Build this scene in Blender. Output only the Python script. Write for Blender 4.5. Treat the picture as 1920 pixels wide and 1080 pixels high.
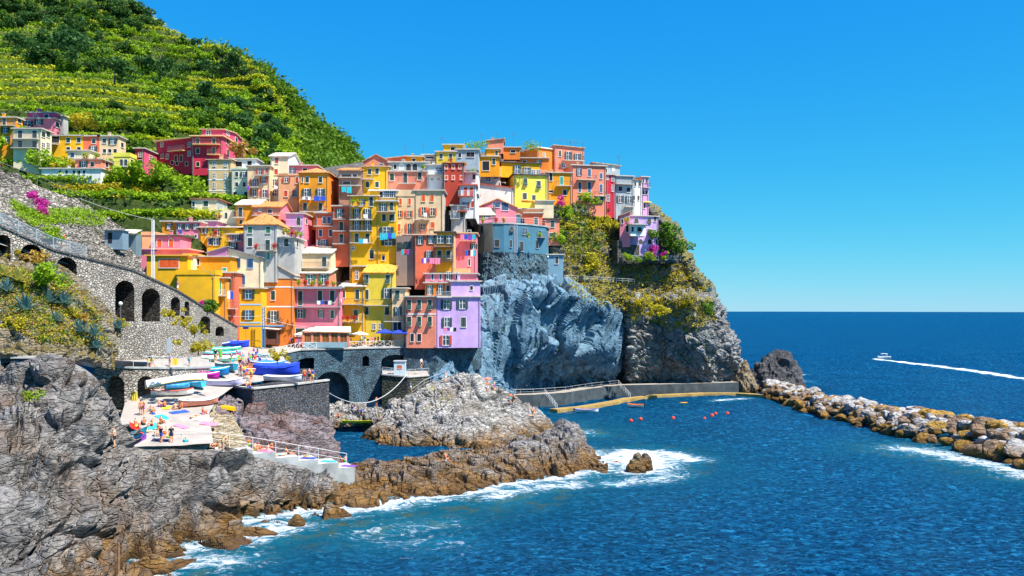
import bpy, bmesh, math, random
import numpy as np
from mathutils import Vector, Matrix
from mathutils.bvhtree import BVHTree
R = math.radians
random.seed(7)
for o in list(bpy.data.objects): bpy.data.objects.remove(o, do_unlink=True)
scene = bpy.context.scene
COL = scene.collection

# ------------------------------------------------------------------ camera, sky, sun, exposure
F, CH = 1663.0, 20.0          # focal length in photo pixels, eye height above the sea
cam_d = bpy.data.cameras.new("camera"); cam = bpy.data.objects.new("camera", cam_d); COL.objects.link(cam)
cam.location = (0, 0, CH); cam.rotation_euler = (R(90), 0, 0)
cam_d.sensor_width = 36; cam_d.lens = 36 * F / 1920; cam_d.shift_y = 43 / 1920
cam_d.clip_start = 0.5; cam_d.clip_end = 40000
scene.camera = cam
SUN_EL, SUN_DIR = R(56), Vector((0.83, -0.56))     # where the sun stands: to the right, a little behind the viewer, high
world = bpy.data.worlds.new("World"); scene.world = world; world.use_nodes = True
wn, wl = world.node_tree.nodes, world.node_tree.links
sky = wn.new('ShaderNodeTexSky'); sky.sky_type = 'NISHITA'; sky.sun_disc = False
sky.sun_elevation = SUN_EL; sky.sun_rotation = math.atan2(SUN_DIR.x, SUN_DIR.y)
sky.altitude = 0; sky.air_density = 1.0; sky.dust_density = 0.0; sky.ozone_density = 1.0
spr = wn.new('ShaderNodeSeparateColor'); cmb = wn.new('ShaderNodeCombineColor'); wl.new(sky.outputs[0], spr.inputs[0])
for ch, (gain, ref, pw) in enumerate(((.031, 1.0, 1.9), (1.62, 2.4, .74), (4.75, 4.3, .13))):     # the polarised, deep blue of the photograph's sky
    dv_ = wn.new('ShaderNodeMath'); dv_.operation = 'DIVIDE'; dv_.inputs[1].default_value = ref; wl.new(spr.outputs[ch], dv_.inputs[0])
    pw_ = wn.new('ShaderNodeMath'); pw_.operation = 'POWER'; pw_.inputs[1].default_value = pw; wl.new(dv_.outputs[0], pw_.inputs[0])
    ml_ = wn.new('ShaderNodeMath'); ml_.operation = 'MULTIPLY'; ml_.inputs[1].default_value = gain; wl.new(pw_.outputs[0], ml_.inputs[0]); wl.new(ml_.outputs[0], cmb.inputs[ch])
wl.new(cmb.outputs[0], wn['Background'].inputs['Color'])
wn['Background'].inputs['Strength'].default_value = 0.10
sl = bpy.data.lights.new("sun", 'SUN'); sl.energy = 5.0; sl.angle = R(0.5); sl.color = (1.0, 0.94, 0.84)
sun = bpy.data.objects.new("sun", sl); COL.objects.link(sun)
sd = Vector((SUN_DIR.x * math.cos(SUN_EL), SUN_DIR.y * math.cos(SUN_EL), math.sin(SUN_EL)))
sun.rotation_euler = sd.to_track_quat('Z', 'Y').to_euler(); sun.location = (-60, -40, 120)
scene.view_settings.view_transform = 'Standard'; scene.view_settings.look = 'None'
scene.view_settings.exposure = 0.9; scene.view_settings.gamma = 1
scene.render.engine = 'CYCLES'
scene.cycles.max_bounces = 6; scene.cycles.transparent_max_bounces = 4

# ------------------------------------------------------------------ helpers
def P(px, py, d):
    return Vector(((px - 960) / F * d, d, CH - (py - 583) / F * d))
def Pz(px, py, z):                       # the point on height z seen at that place
    return P(px, py, (CH - z) * F / (py - 583))
def flat(px, d, z):
    v = P(px, 583, d); return Vector((v.x, d, z))
def tag(o, label=None, cat=None, group=None, kind=None):
    if label: o['label'] = label
    if cat: o['category'] = cat
    if group: o['group'] = group
    if kind: o['kind'] = kind
    return o
def link(name, data, parent=None, loc=None, rz=0):
    o = bpy.data.objects.new(name, data); COL.objects.link(o)
    if loc is not None: o.location = loc
    if rz: o.rotation_euler = (0, 0, rz)
    if parent: o.parent = parent
    return o
def empty(name, label, cat, loc, rz=0, group=None):
    o = link(name, None, None, loc, rz); o.empty_display_size = .3
    return tag(o, label, cat, group)
class MB:
    def __init__(s): s.v = []; s.f = []; s.m = []; s.mats = []
    def mi(s, m):
        if m not in s.mats: s.mats.append(m)
        return s.mats.index(m)
    def poly(s, pts, m):
        n = len(s.v); s.v += [tuple(p) for p in pts]; s.f.append(tuple(range(n, n + len(pts)))); s.m.append(s.mi(m))
    def box(s, x0, x1, y0, y1, z0, z1, m, M=None):
        n = len(s.v)
        for x, y, z in ((x0,y0,z0),(x1,y0,z0),(x1,y1,z0),(x0,y1,z0),(x0,y0,z1),(x1,y0,z1),(x1,y1,z1),(x0,y1,z1)):
            s.v.append(tuple(M @ Vector((x,y,z))) if M else (x,y,z))
        for f in ((0,3,2,1),(4,5,6,7),(0,1,5,4),(1,2,6,5),(2,3,7,6),(3,0,4,7)):
            s.f.append(tuple(n+i for i in f)); s.m.append(s.mi(m))
    def tube(s, pts, r, m, n=6, r2=None, cap=True):
        pts = [Vector(p) for p in pts]; base = len(s.v); k = len(pts)
        for i, p in enumerate(pts):
            t = (pts[min(i+1,k-1)] - pts[max(i-1,0)]); t = t.normalized() if t.length > 1e-9 else Vector((0,0,1))
            a = t.orthogonal().normalized() if abs(t.z) > .99 else t.cross(Vector((0,0,1))).normalized()
            b = t.cross(a); rr = r if r2 is None else r + (r2 - r) * i / max(k-1,1)
            for j in range(n):
                an = 2*math.pi*j/n
                s.v.append(tuple(p + (a*math.cos(an) + b*math.sin(an))*rr))
        for i in range(k-1):
            for j in range(n):
                s.f.append((base+i*n+j, base+i*n+(j+1)%n, base+(i+1)*n+(j+1)%n, base+(i+1)*n+j)); s.m.append(s.mi(m))
        if cap:
            s.f.append(tuple(base+j for j in range(n))[::-1]); s.m.append(s.mi(m))
            s.f.append(tuple(base+(k-1)*n+j for j in range(n))); s.m.append(s.mi(m))
    def prism(s, outline, h0, h1, m, axis='z'):       # outline of (a,b) extruded
        n = len(outline); base = len(s.v)
        for h in (h0, h1):
            for a, b in outline:
                s.v.append((a,b,h) if axis=='z' else ((a,h,b) if axis=='y' else (h,a,b)))
        for i in range(n):
            j = (i+1) % n; s.f.append((base+i, base+j, base+n+j, base+n+i)); s.m.append(s.mi(m))
        s.f.append(tuple(base+i for i in range(n))[::-1]); s.m.append(s.mi(m))
        s.f.append(tuple(base+n+i for i in range(n))); s.m.append(s.mi(m))
    def grid(s, P_, m, closed=False):
        nr, nc = len(P_), len(P_[0]); base = len(s.v)
        for row in P_: s.v += [tuple(p) for p in row]
        for i in range(nr-1):
            for j in range(nc if closed else nc-1):
                k = (j+1) % nc
                s.f.append((base+i*nc+j, base+i*nc+k, base+(i+1)*nc+k, base+(i+1)*nc+j)); s.m.append(s.mi(m))
    def mesh(s, name, smooth=False):
        me = bpy.data.meshes.new(name); me.from_pydata(s.v, [], s.f)
        for m in s.mats: me.materials.append(m)
        me.polygons.foreach_set('material_index', s.m)
        if smooth: me.polygons.foreach_set('use_smooth', [True]*len(s.f))
        me.update(); return me
    def build(s, name, parent=None, smooth=False, loc=None, rz=0):
        return link(name, s.mesh(name, smooth), parent, loc, rz)
# ---- numpy noise
def _hash(ix, iy, iz, seed):
    n = (ix.astype(np.uint64)*np.uint64(374761393) + iy.astype(np.uint64)*np.uint64(668265263)
         + iz.astype(np.uint64)*np.uint64(2246822519) + np.uint64(seed*3266489917 % (2**32))) & np.uint64(0xffffffff)
    n = ((n ^ (n >> np.uint64(15))) * np.uint64(2246822519)) & np.uint64(0xffffffff)
    n = ((n ^ (n >> np.uint64(13))) * np.uint64(3266489917)) & np.uint64(0xffffffff)
    return ((n ^ (n >> np.uint64(16))) & np.uint64(0xffffff)).astype(np.float64) / 16777215.0
def vnoise(p, seed=0):
    i = np.floor(p).astype(np.int64); f = p - i; u = f*f*f*(f*(f*6-15)+10); i = i + 100000
    r = 0
    for dx in (0,1):
        for dy in (0,1):
            for dz in (0,1):
                w = (u[:,0] if dx else 1-u[:,0])*(u[:,1] if dy else 1-u[:,1])*(u[:,2] if dz else 1-u[:,2])
                r = r + w*_hash(i[:,0]+dx, i[:,1]+dy, i[:,2]+dz, seed)
    return r*2-1
def fbm(p, o=4, seed=0):
    r = 0; a = 1.0
    for k in range(o):
        r = r + a*vnoise(p*(2.03**k)+17.3*k, seed+k); a *= .5
    return r
def voronoi(p, seed=0):
    i = np.floor(p).astype(np.int64); n = len(p)
    d1 = np.full(n, 9.); d2 = np.full(n, 9.); idv = np.zeros(n)
    for dx in (-1,0,1):
        for dy in (-1,0,1):
            for dz in (-1,0,1):
                c = i + np.array([dx,dy,dz]); h = c + 100000
                q = np.stack([_hash(h[:,0],h[:,1],h[:,2],seed+k) for k in (1,2,3)], 1)
                dd = np.sqrt((((c+q)-p)**2).sum(1)); hid = _hash(h[:,0],h[:,1],h[:,2],seed+9)
                near = dd < d1
                d2 = np.where(near, d1, np.minimum(d2, dd)); idv = np.where(near, hid, idv); d1 = np.where(near, dd, d1)
    return d1, d2, idv
def facets(p, seed=0):                    # tilted flat slabs: distance to the slab's edge, height, random
    i = np.floor(p).astype(np.int64); n = len(p); d1 = np.full(n, 9.); d2 = np.full(n, 9.); h_ = np.zeros(n); r_ = np.zeros(n)
    for dx in (-1,0,1):
        for dy in (-1,0,1):
            for dz in (-1,0,1):
                c = i + np.array([dx,dy,dz]); h = c + 100000
                q = c + np.stack([_hash(h[:,0],h[:,1],h[:,2],seed+k) for k in (1,2,3)], 1)
                t = np.stack([_hash(h[:,0],h[:,1],h[:,2],seed+k) for k in (4,5,6)], 1)-.5; rv = _hash(h[:,0],h[:,1],h[:,2],seed+9)
                dd = np.abs(q-p).max(1)*.6+np.sqrt(((q-p)**2).sum(1))*.4; near = dd < d1; hh = ((p-q)*t).sum(1)
                d2 = np.where(near, d1, np.minimum(d2, dd)); h_ = np.where(near, hh, h_); r_ = np.where(near, rv, r_); d1 = np.where(near, dd, d1)
    return d2-d1, h_, r_
def sstep(a, b, x):
    t = np.clip((x-a)/(b-a), 0, 1); return t*t*(3-2*t)
def catmull(C, n):                        # C: (k, ...) control points -> n samples
    k = len(C); t = np.linspace(0, k-1-1e-9, n); i = np.floor(t).astype(int); u = (t-i).reshape((-1,)+(1,)*(C.ndim-1))
    g = lambda j: C[np.clip(j, 0, k-1)]
    p0, p1, p2, p3 = g(i-1), g(i), g(i+1), g(i+2)
    return p1 + .5*u*((p2-p0) + u*((2*p0-5*p1+4*p2-p3) + u*(3*(p1-p2)+p3-p0)))
def linear(C, n):
    k = len(C); t = np.linspace(0, k-1-1e-9, n); i = np.floor(t).astype(int); u = (t-i).reshape((-1,)+(1,)*(C.ndim-1))
    return C[i]*(1-u) + C[np.minimum(i+1,k-1)]*u
GROUND = []                                # (verts, quads) of everything one can stand on
def np_mesh(name, V, nr, nc, m, smooth=True, ground=True, attrs=None):
    idx = np.arange(nr*nc).reshape(nr, nc)
    Q = np.stack([idx[:-1,:-1], idx[1:,:-1], idx[1:,1:], idx[:-1,1:]], -1).reshape(-1, 4)
    me = bpy.data.meshes.new(name); me.vertices.add(len(V)); me.vertices.foreach_set('co', V.astype(np.float32).ravel())
    me.loops.add(Q.size); me.loops.foreach_set('vertex_index', Q.ravel().astype(np.int32))
    me.polygons.add(len(Q)); me.polygons.foreach_set('loop_start', np.arange(0, Q.size, 4, dtype=np.int32))
    try: me.polygons.foreach_set('loop_total', np.full(len(Q), 4, dtype=np.int32))
    except Exception: pass
    me.polygons.foreach_set('use_smooth', np.full(len(Q), smooth))
    for k, a in (attrs or {}).items():
        at = me.attributes.new(k, 'FLOAT', 'POINT'); at.data.foreach_set('value', a.astype(np.float32))
    me.materials.append(m); me.update(calc_edges=True); me.validate()
    if ground: GROUND.append((V, Q))
    return me
def surf(ctrl, nr, nc, lin=False):         # ctrl rows of (px,py,d) or Vector -> dense surface points
    C = np.array([[tuple(c) if isinstance(c, Vector) else tuple(P(*c)) for c in row] for row in ctrl], float)
    f = linear if lin else catmull
    A = f(C, nr); A = f(A.transpose(1,0,2), nc).transpose(1,0,2)
    return A
def normals(A):
    du = np.gradient(A, axis=1); dv = np.gradient(A, axis=0)
    n = np.cross(du, dv); n /= np.maximum(np.linalg.norm(n, axis=2, keepdims=True), 1e-9)
    view = np.array([0,0,CH]) - A
    s = np.sign((n*view).sum(2, keepdims=True).mean()); return n*s
def rockdisp(p, seed=0, size=4.0, blk=1.0, crack=.5, sdir=(.3,.2,.93), thick=1.1, samp=.5, fine=.35):
    w = np.stack([fbm(p*.10, 3, seed+k*7) for k in range(3)], 1)*1.8
    q = p + w; sd_ = np.array(sdir)/np.linalg.norm(sdir); g = q@sd_
    qs = q + sd_[None,:]*(g*1.1)[:,None]                       # blocks lie flat in the bedding
    d1, d2, i1 = voronoi(qs/size, seed); e1, e2, j1 = voronoi(qs/(size*.36)+5, seed+20)
    h = (i1-.5)*blk*sstep(.0,.22,d2-d1) - crack*.7*(1-sstep(0, .10, d2-d1)) + (j1-.5)*blk*.30*sstep(0,.25,e2-e1) - crack*.22*(1-sstep(0,.12,e2-e1))
    for th, am in ((thick, 1.0), (thick*.37, .28)):
        t = g/th + .8*fbm(q*.2, 3, seed+40); fl = np.floor(t); fr = t-fl
        lay = _hash(fl.astype(np.int64)+100000, fl.astype(np.int64)*3+100000, fl.astype(np.int64)*7+100000, seed)
        h += samp*am*((lay-.5)*1.1 + (fr**3)*.55)
    h += fine*fbm(q*.9, 4, seed+60) + fine*.35*np.abs(fbm(q*3.1, 3, seed+80))
    return h
def rock(name, ctrl, nr, nc, m, seed=0, amp=1.0, edge=0.0, lin=False, **kw):
    A = surf(ctrl, nr, nc, lin); N = normals(A)
    V = A.reshape(-1,3); h = rockdisp(V, seed, **kw)*amp
    if edge:
        u = np.linspace(0,1,nc)[None,:].repeat(nr,0).ravel(); v = np.linspace(0,1,nr)[:,None].repeat(nc,1).ravel()
        h = h*sstep(0, edge, np.minimum(np.minimum(u,1-u), np.minimum(v,1-v)))
    V = V + N.reshape(-1,3)*h[:,None]
    o = link(name, np_mesh(name, V, nr, nc, m, smooth=False)); o['kind'] = 'structure'
    return o
# ------------------------------------------------------------------ materials
MATS = {}
def new_mat(key):
    m = bpy.data.materials.new(key); m.use_nodes = True
    nt = m.node_tree; return m, nt, nt.nodes, nt.links, nt.nodes['Principled BSDF']
def ramp(ns, ls, src, stops):
    r = ns.new('ShaderNodeValToRGB'); e = r.color_ramp.elements
    while len(e) < len(stops): e.new(.5)
    for q, (p, c) in zip(e, stops):
        q.position = p; q.color = (c[0], c[1], c[2], 1) if not isinstance(c, (int, float)) else (c, c, c, 1)
    ls.new(src, r.inputs[0]); return r.outputs[0]
def noise(ns, ls, coord, scale, detail=4, rough=.6, dist=0, sx=None):
    n = ns.new('ShaderNodeTexNoise'); n.inputs['Scale'].default_value = scale; n.inputs['Detail'].default_value = detail
    n.inputs['Roughness'].default_value = rough; n.inputs['Distortion'].default_value = dist
    if sx:
        mp = ns.new('ShaderNodeMapping'); mp.inputs['Scale'].default_value = sx; ls.new(coord, mp.inputs[0]); coord = mp.outputs[0]
    ls.new(coord, n.inputs['Vector']); return n.outputs['Fac']
def mix(ns, ls, fac, a, b, mode='MIX'):
    n = ns.new('ShaderNodeMix'); n.data_type = 'RGBA'; n.blend_type = mode
    for sock, v in ((n.inputs[0], fac), (n.inputs[6], a), (n.inputs[7], b)):
        if isinstance(v, (int, float)): sock.default_value = v
        elif isinstance(v, tuple): sock.default_value = (v[0], v[1], v[2], 1)
        else: ls.new(v, sock)
    return n.outputs[2]
def bump(ns, ls, bsdf, h, strength=.4, dist=.1):
    b = ns.new('ShaderNodeBump'); b.inputs['Strength'].default_value = strength; b.inputs['Distance'].default_value = dist
    ls.new(h, b.inputs['Height']); ls.new(b.outputs[0], bsdf.inputs['Normal'])
def wpos(ns):
    return ns.new('ShaderNodeNewGeometry').outputs['Position']
def sep_z(ns, ls, pos):
    s = ns.new('ShaderNodeSeparateXYZ'); ls.new(pos, s.inputs[0]); return s.outputs[2]
def lin(c):                                # 0-255 sRGB -> linear
    return tuple((v/255/12.92 if v/255 <= .04045 else ((v/255+.055)/1.055)**2.4) for v in c)
def plain(key, col, rough=.7, var=.15, scale=3.0, bmp=0, metal=0, spec=.3):
    if key in MATS: return MATS[key]
    m, nt, ns, ls, b = new_mat(key); pos = wpos(ns)
    n = noise(ns, ls, pos, scale, 5)
    c = mix(ns, ls, ramp(ns, ls, n, [(.3, 0.0), (.7, 1.0)]), tuple(v*(1-var) for v in col), tuple(min(1, v*(1+var)) for v in col))
    ls.new(c, b.inputs['Base Color']); b.inputs['Roughness'].default_value = rough; b.inputs['Metallic'].default_value = metal
    b.inputs['Specular IOR Level'].default_value = spec
    if bmp: bump(ns, ls, b, noise(ns, ls, pos, scale*3, 4), .5, bmp)
    MATS[key] = m; return m
def wall_mat(col, dirt=.45):
    key = 'plaster_%d_%d_%d_%d' % (col[0]*999, col[1]*999, col[2]*999, dirt*100)
    if key in MATS: return MATS[key]
    m, nt, ns, ls, b = new_mat(key); pos = wpos(ns)
    a = noise(ns, ls, pos, .35, 6, .65); st = noise(ns, ls, pos, 1.0, 5, .7, 0, (1.3, 1.3, .16)); sp = noise(ns, ls, pos, 2.2, 6, .75)
    c = mix(ns, ls, ramp(ns, ls, a, [(.35, 0.0), (.68, 1.0)]), tuple(v*.78+.015 for v in col), tuple(min(1, v*1.10) for v in col))
    dark = tuple(v*.5+.03 for v in col)
    f = ns.new('ShaderNodeMath'); f.operation = 'MULTIPLY'; f.inputs[1].default_value = dirt
    ls.new(ramp(ns, ls, st, [(.52, 0.0), (.8, 1.0)]), f.inputs[0])
    c = mix(ns, ls, f.outputs[0], c, dark)
    f2 = ns.new('ShaderNodeMath'); f2.operation = 'MULTIPLY'; f2.inputs[1].default_value = dirt
    ls.new(ramp(ns, ls, sp, [(.62, 0.0), (.72, 1.0)]), f2.inputs[0])
    c = mix(ns, ls, f2.outputs[0], c, tuple(v*.55+.14 for v in col))
    ls.new(c, b.inputs['Base Color']); b.inputs['Roughness'].default_value = .9; b.inputs['Specular IOR Level'].default_value = .15
    bump(ns, ls, b, sp, .35, .05); MATS[key] = m; return m
def stone_mat(key, cols, scale=2.4, mortar=(.08,.075,.07), sx=(1,1,1.7), moss=0, patch=None):
    if key in MATS: return MATS[key]
    m, nt, ns, ls, b = new_mat(key); pos = wpos(ns)
    mp = ns.new('ShaderNodeMapping'); mp.inputs['Scale'].default_value = sx; ls.new(pos, mp.inputs[0])
    dn = ns.new('ShaderNodeTexNoise'); dn.inputs['Scale'].default_value = 1.2; ls.new(mp.outputs[0], dn.inputs['Vector'])
    wv = ns.new('ShaderNodeMix'); wv.data_type = 'RGBA'; wv.blend_type = 'LINEAR_LIGHT'; wv.inputs[0].default_value = .18
    ls.new(mp.outputs[0], wv.inputs[6]); ls.new(dn.outputs['Color'], wv.inputs[7])
    v1 = ns.new('ShaderNodeTexVoronoi'); v1.inputs['Scale'].default_value = scale; ls.new(wv.outputs[2], v1.inputs['Vector'])
    v2 = ns.new('ShaderNodeTexVoronoi'); v2.feature = 'DISTANCE_TO_EDGE'; v2.inputs['Scale'].default_value = scale; ls.new(wv.outputs[2], v2.inputs['Vector'])
    sp = ns.new('ShaderNodeSeparateColor'); ls.new(v1.outputs['Color'], sp.inputs[0])
    k = len(cols); c = ramp(ns, ls, sp.outputs[0], [(i/max(k-1,1), q) for i, q in enumerate(cols)])
    big = noise(ns, ls, pos, .25, 4)
    c = mix(ns, ls, ramp(ns, ls, big, [(.35, .55), (.65, 0.0)]), c, tuple(v*.55 for v in cols[0]))
    if moss: c = mix(ns, ls, ramp(ns, ls, noise(ns, ls, pos, .5, 5), [(.62-moss*.2, 0.0), (.75, .9)]), c, (.05,.09,.02))
    c = mix(ns, ls, ramp(ns, ls, v2.outputs['Distance'], [(.015, 1.0), (.06, 0.0)]), c, mortar)
    if patch: c = mix(ns, ls, ramp(ns, ls, noise(ns, ls, pos, .45, 7, .7), [(.46, 0.0), (.58, .85)]), c, patch)
    ls.new(c, b.inputs['Base Color']); b.inputs['Roughness'].default_value = .92; b.inputs['Specular IOR Level'].default_value = .15
    bump(ns, ls, b, ramp(ns, ls, v2.outputs['Distance'], [(0, 0.0), (.2, 1.0)]), 1.0, .22); MATS[key] = m; return m
def rock_mat(key, lo, hi, tint=None, wet=True, scale=1.0, veg=None, rust=.5, strata=(2.2,2.2,9), rot=(.45,.55,0), fw=1.1):
    if key in MATS: return MATS[key]
    m, nt, ns, ls, b = new_mat(key); pos = wpos(ns); z = sep_z(ns, ls, pos)
    a = noise(ns, ls, pos, .22*scale, 8, .68, .3); f = noise(ns, ls, pos, 1.6*scale, 8, .72); mr_ = ns.new('ShaderNodeMapping'); mr_.inputs['Rotation'].default_value = rot; ls.new(pos, mr_.inputs[0]); s = noise(ns, ls, mr_.outputs[0], .4, 7, .68, .9, strata)
    c = mix(ns, ls, ramp(ns, ls, a, [(.3, 0.0), (.66, 1.0)]), lo, hi)
    c = mix(ns, ls, ramp(ns, ls, f, [(.38, .75), (.55, 0.0)]), c, tuple(v*.45 for v in lo))
    c = mix(ns, ls, ramp(ns, ls, s, [(.45, 0.0), (.7, .6)]), c, tuple(min(1, v*1.35) for v in hi))
    if tint: c = mix(ns, ls, ramp(ns, ls, noise(ns, ls, pos, .16*scale+.03, 6, .6), [(.5, 0.0), (.66, rust)]), c, tint)
    if wet:
        nz = ns.new('ShaderNodeMath'); nz.operation = 'MULTIPLY_ADD'; nz.inputs[1].default_value = 5.0; nz.inputs[2].default_value = -2.5
        ls.new(noise(ns, ls, pos, .3, 5), nz.inputs[0])
        ad = ns.new('ShaderNodeMath'); ad.operation = 'ADD'; ls.new(z, ad.inputs[0]); ls.new(nz.outputs[0], ad.inputs[1])
        mr = ns.new('ShaderNodeMapRange'); mr.inputs[1].default_value = .5; mr.inputs[2].default_value = 2.6; mr.inputs[3].default_value = .9; mr.inputs[4].default_value = 0
        ls.new(ad.outputs[0], mr.inputs[0])
        oc = ramp(ns, ls, noise(ns, ls, pos, .7, 5), [(.3, (.06,.035,.012)), (.5, (.2,.10,.02)), (.7, (.36,.19,.035))])
        c = mix(ns, ls, mr.outputs[0], c, oc)
        m2 = ns.new('ShaderNodeMapRange'); m2.inputs[1].default_value = -.2; m2.inputs[2].default_value = .7; m2.inputs[3].default_value = .8; m2.inputs[4].default_value = 0
        ls.new(z, m2.inputs[0]); c = mix(ns, ls, m2.outputs[0], c, (.07,.035,.015))
    if veg:
        nrm = ns.new('ShaderNodeNewGeometry').outputs['Normal']; up = sep_z(ns, ls, nrm)
        mm = ns.new('ShaderNodeMath'); mm.operation = 'MULTIPLY_ADD'; mm.inputs[1].default_value = .55; ls.new(up, mm.inputs[0]); ls.new(noise(ns, ls, pos, .3, 6), mm.inputs[2])
        c = mix(ns, ls, ramp(ns, ls, mm.outputs[0], [(.62, 0.0), (.8, .95)]), c, veg)
    ls.new(c, b.inputs['Base Color']); b.inputs['Roughness'].default_value = .85; b.inputs['Specular IOR Level'].default_value = .25
    ad = ns.new('ShaderNodeMath'); ad.operation = 'ADD'; ls.new(f, ad.inputs[0]); ls.new(s, ad.inputs[1])
    vq = ns.new('ShaderNodeMapping'); vq.inputs['Rotation'].default_value = rot; vq.inputs['Scale'].default_value = tuple(v/2.2*.62*scale for v in strata); ls.new(pos, vq.inputs[0])
    vw = ns.new('ShaderNodeTexNoise'); vw.inputs['Scale'].default_value = .9; ls.new(vq.outputs[0], vw.inputs['Vector'])
    vm = ns.new('ShaderNodeMix'); vm.data_type = 'RGBA'; vm.blend_type = 'LINEAR_LIGHT'; vm.inputs[0].default_value = .22; ls.new(vq.outputs[0], vm.inputs[6]); ls.new(vw.outputs['Color'], vm.inputs[7])
    ve = ns.new('ShaderNodeTexVoronoi'); ve.feature = 'DISTANCE_TO_EDGE'; ve.inputs['Scale'].default_value = 1.0; ls.new(vm.outputs[2], ve.inputs['Vector'])
    fis = ramp(ns, ls, ve.outputs['Distance'], [(0, 0.0), (.10, 1.0)])
    a2 = ns.new('ShaderNodeMath'); a2.operation = 'MULTIPLY_ADD'; fm_ = ns.new('ShaderNodeMath'); fm_.operation = 'MULTIPLY'; ls.new(fis, fm_.inputs[0]); ls.new(ramp(ns, ls, noise(ns, ls, pos, .35, 3), [(.35, .25), (.6, 1.0)]), fm_.inputs[1]); a2.inputs[1].default_value = fw; ls.new(fm_.outputs[0], a2.inputs[0]); ls.new(ad.outputs[0], a2.inputs[2])
    bump(ns, ls, b, a2.outputs[0], 1.0, .28); MATS[key] = m; return m
def leaf_mat(key, c1, c2, c3=None):
    if key in MATS: return MATS[key]
    m, nt, ns, ls, b = new_mat(key); pos = wpos(ns); oi = ns.new('ShaderNodeObjectInfo').outputs['Random']
    c = ramp(ns, ls, noise(ns, ls, pos, .9, 4), [(.32, c1), (.68, c2)])
    c = mix(ns, ls, ramp(ns, ls, oi, [(0, 0.0), (1, .75)]), c, c3 or tuple(.5*(x+y) for x, y in zip(c1, c2)))
    ls.new(c, b.inputs['Base Color']); b.inputs['Roughness'].default_value = .6; b.inputs['Specular IOR Level'].default_value = .25
    tr = ns.new('ShaderNodeBsdfTranslucent'); ls.new(c, tr.inputs['Color']); mx = ns.new('ShaderNodeMixShader'); mx.inputs[0].default_value = .35
    ls.new(b.outputs[0], mx.inputs[1]); ls.new(tr.outputs[0], mx.inputs[2]); ls.new(mx.outputs[0], ns['Material Output'].inputs['Surface'])
    MATS[key] = m; return m
# ------------------------------------------------------------------ sea
ROCK = rock_mat('shore_rock', (.075,.07,.07), (.37,.35,.33), (.17,.105,.06), True, rust=.6)
ROCKL = rock_mat('pale_rock', (.15,.147,.145), (.56,.535,.50), (.27,.20,.13), True, rust=.5)
SHORE = [[(270,1110),(285,1052),(330,1030),(400,1010),(420,985),(520,965),(600,955),(700,952),(760,940),(840,928),(900,918),(960,908),(1020,899),(1070,891),(1130,881),(1138,866),(1110,848)],
         [(1175,862),(1190,850),(1215,848),(1232,862),(1225,878),(1200,885),(1175,862)],
         [(1700,842),(1770,852),(1830,866),(1890,880),(1935,892)], [(1030,800),(1090,812)]]
def seg_dist(X, Y, poly):
    d = np.full(X.shape, 1e9); t_ = np.zeros(X.shape); L = 0
    for a, b in zip(poly[:-1], poly[1:]):
        ax, ay = a; bx, by = b; l2 = (bx-ax)**2+(by-ay)**2+1e-9
        t = np.clip(((X-ax)*(bx-ax)+(Y-ay)*(by-ay))/l2, 0, 1)
        dd = np.hypot(X-ax-t*(bx-ax), Y-ay-t*(by-ay)); m_ = dd < d
        d = np.where(m_, dd, d)
    return d
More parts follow.
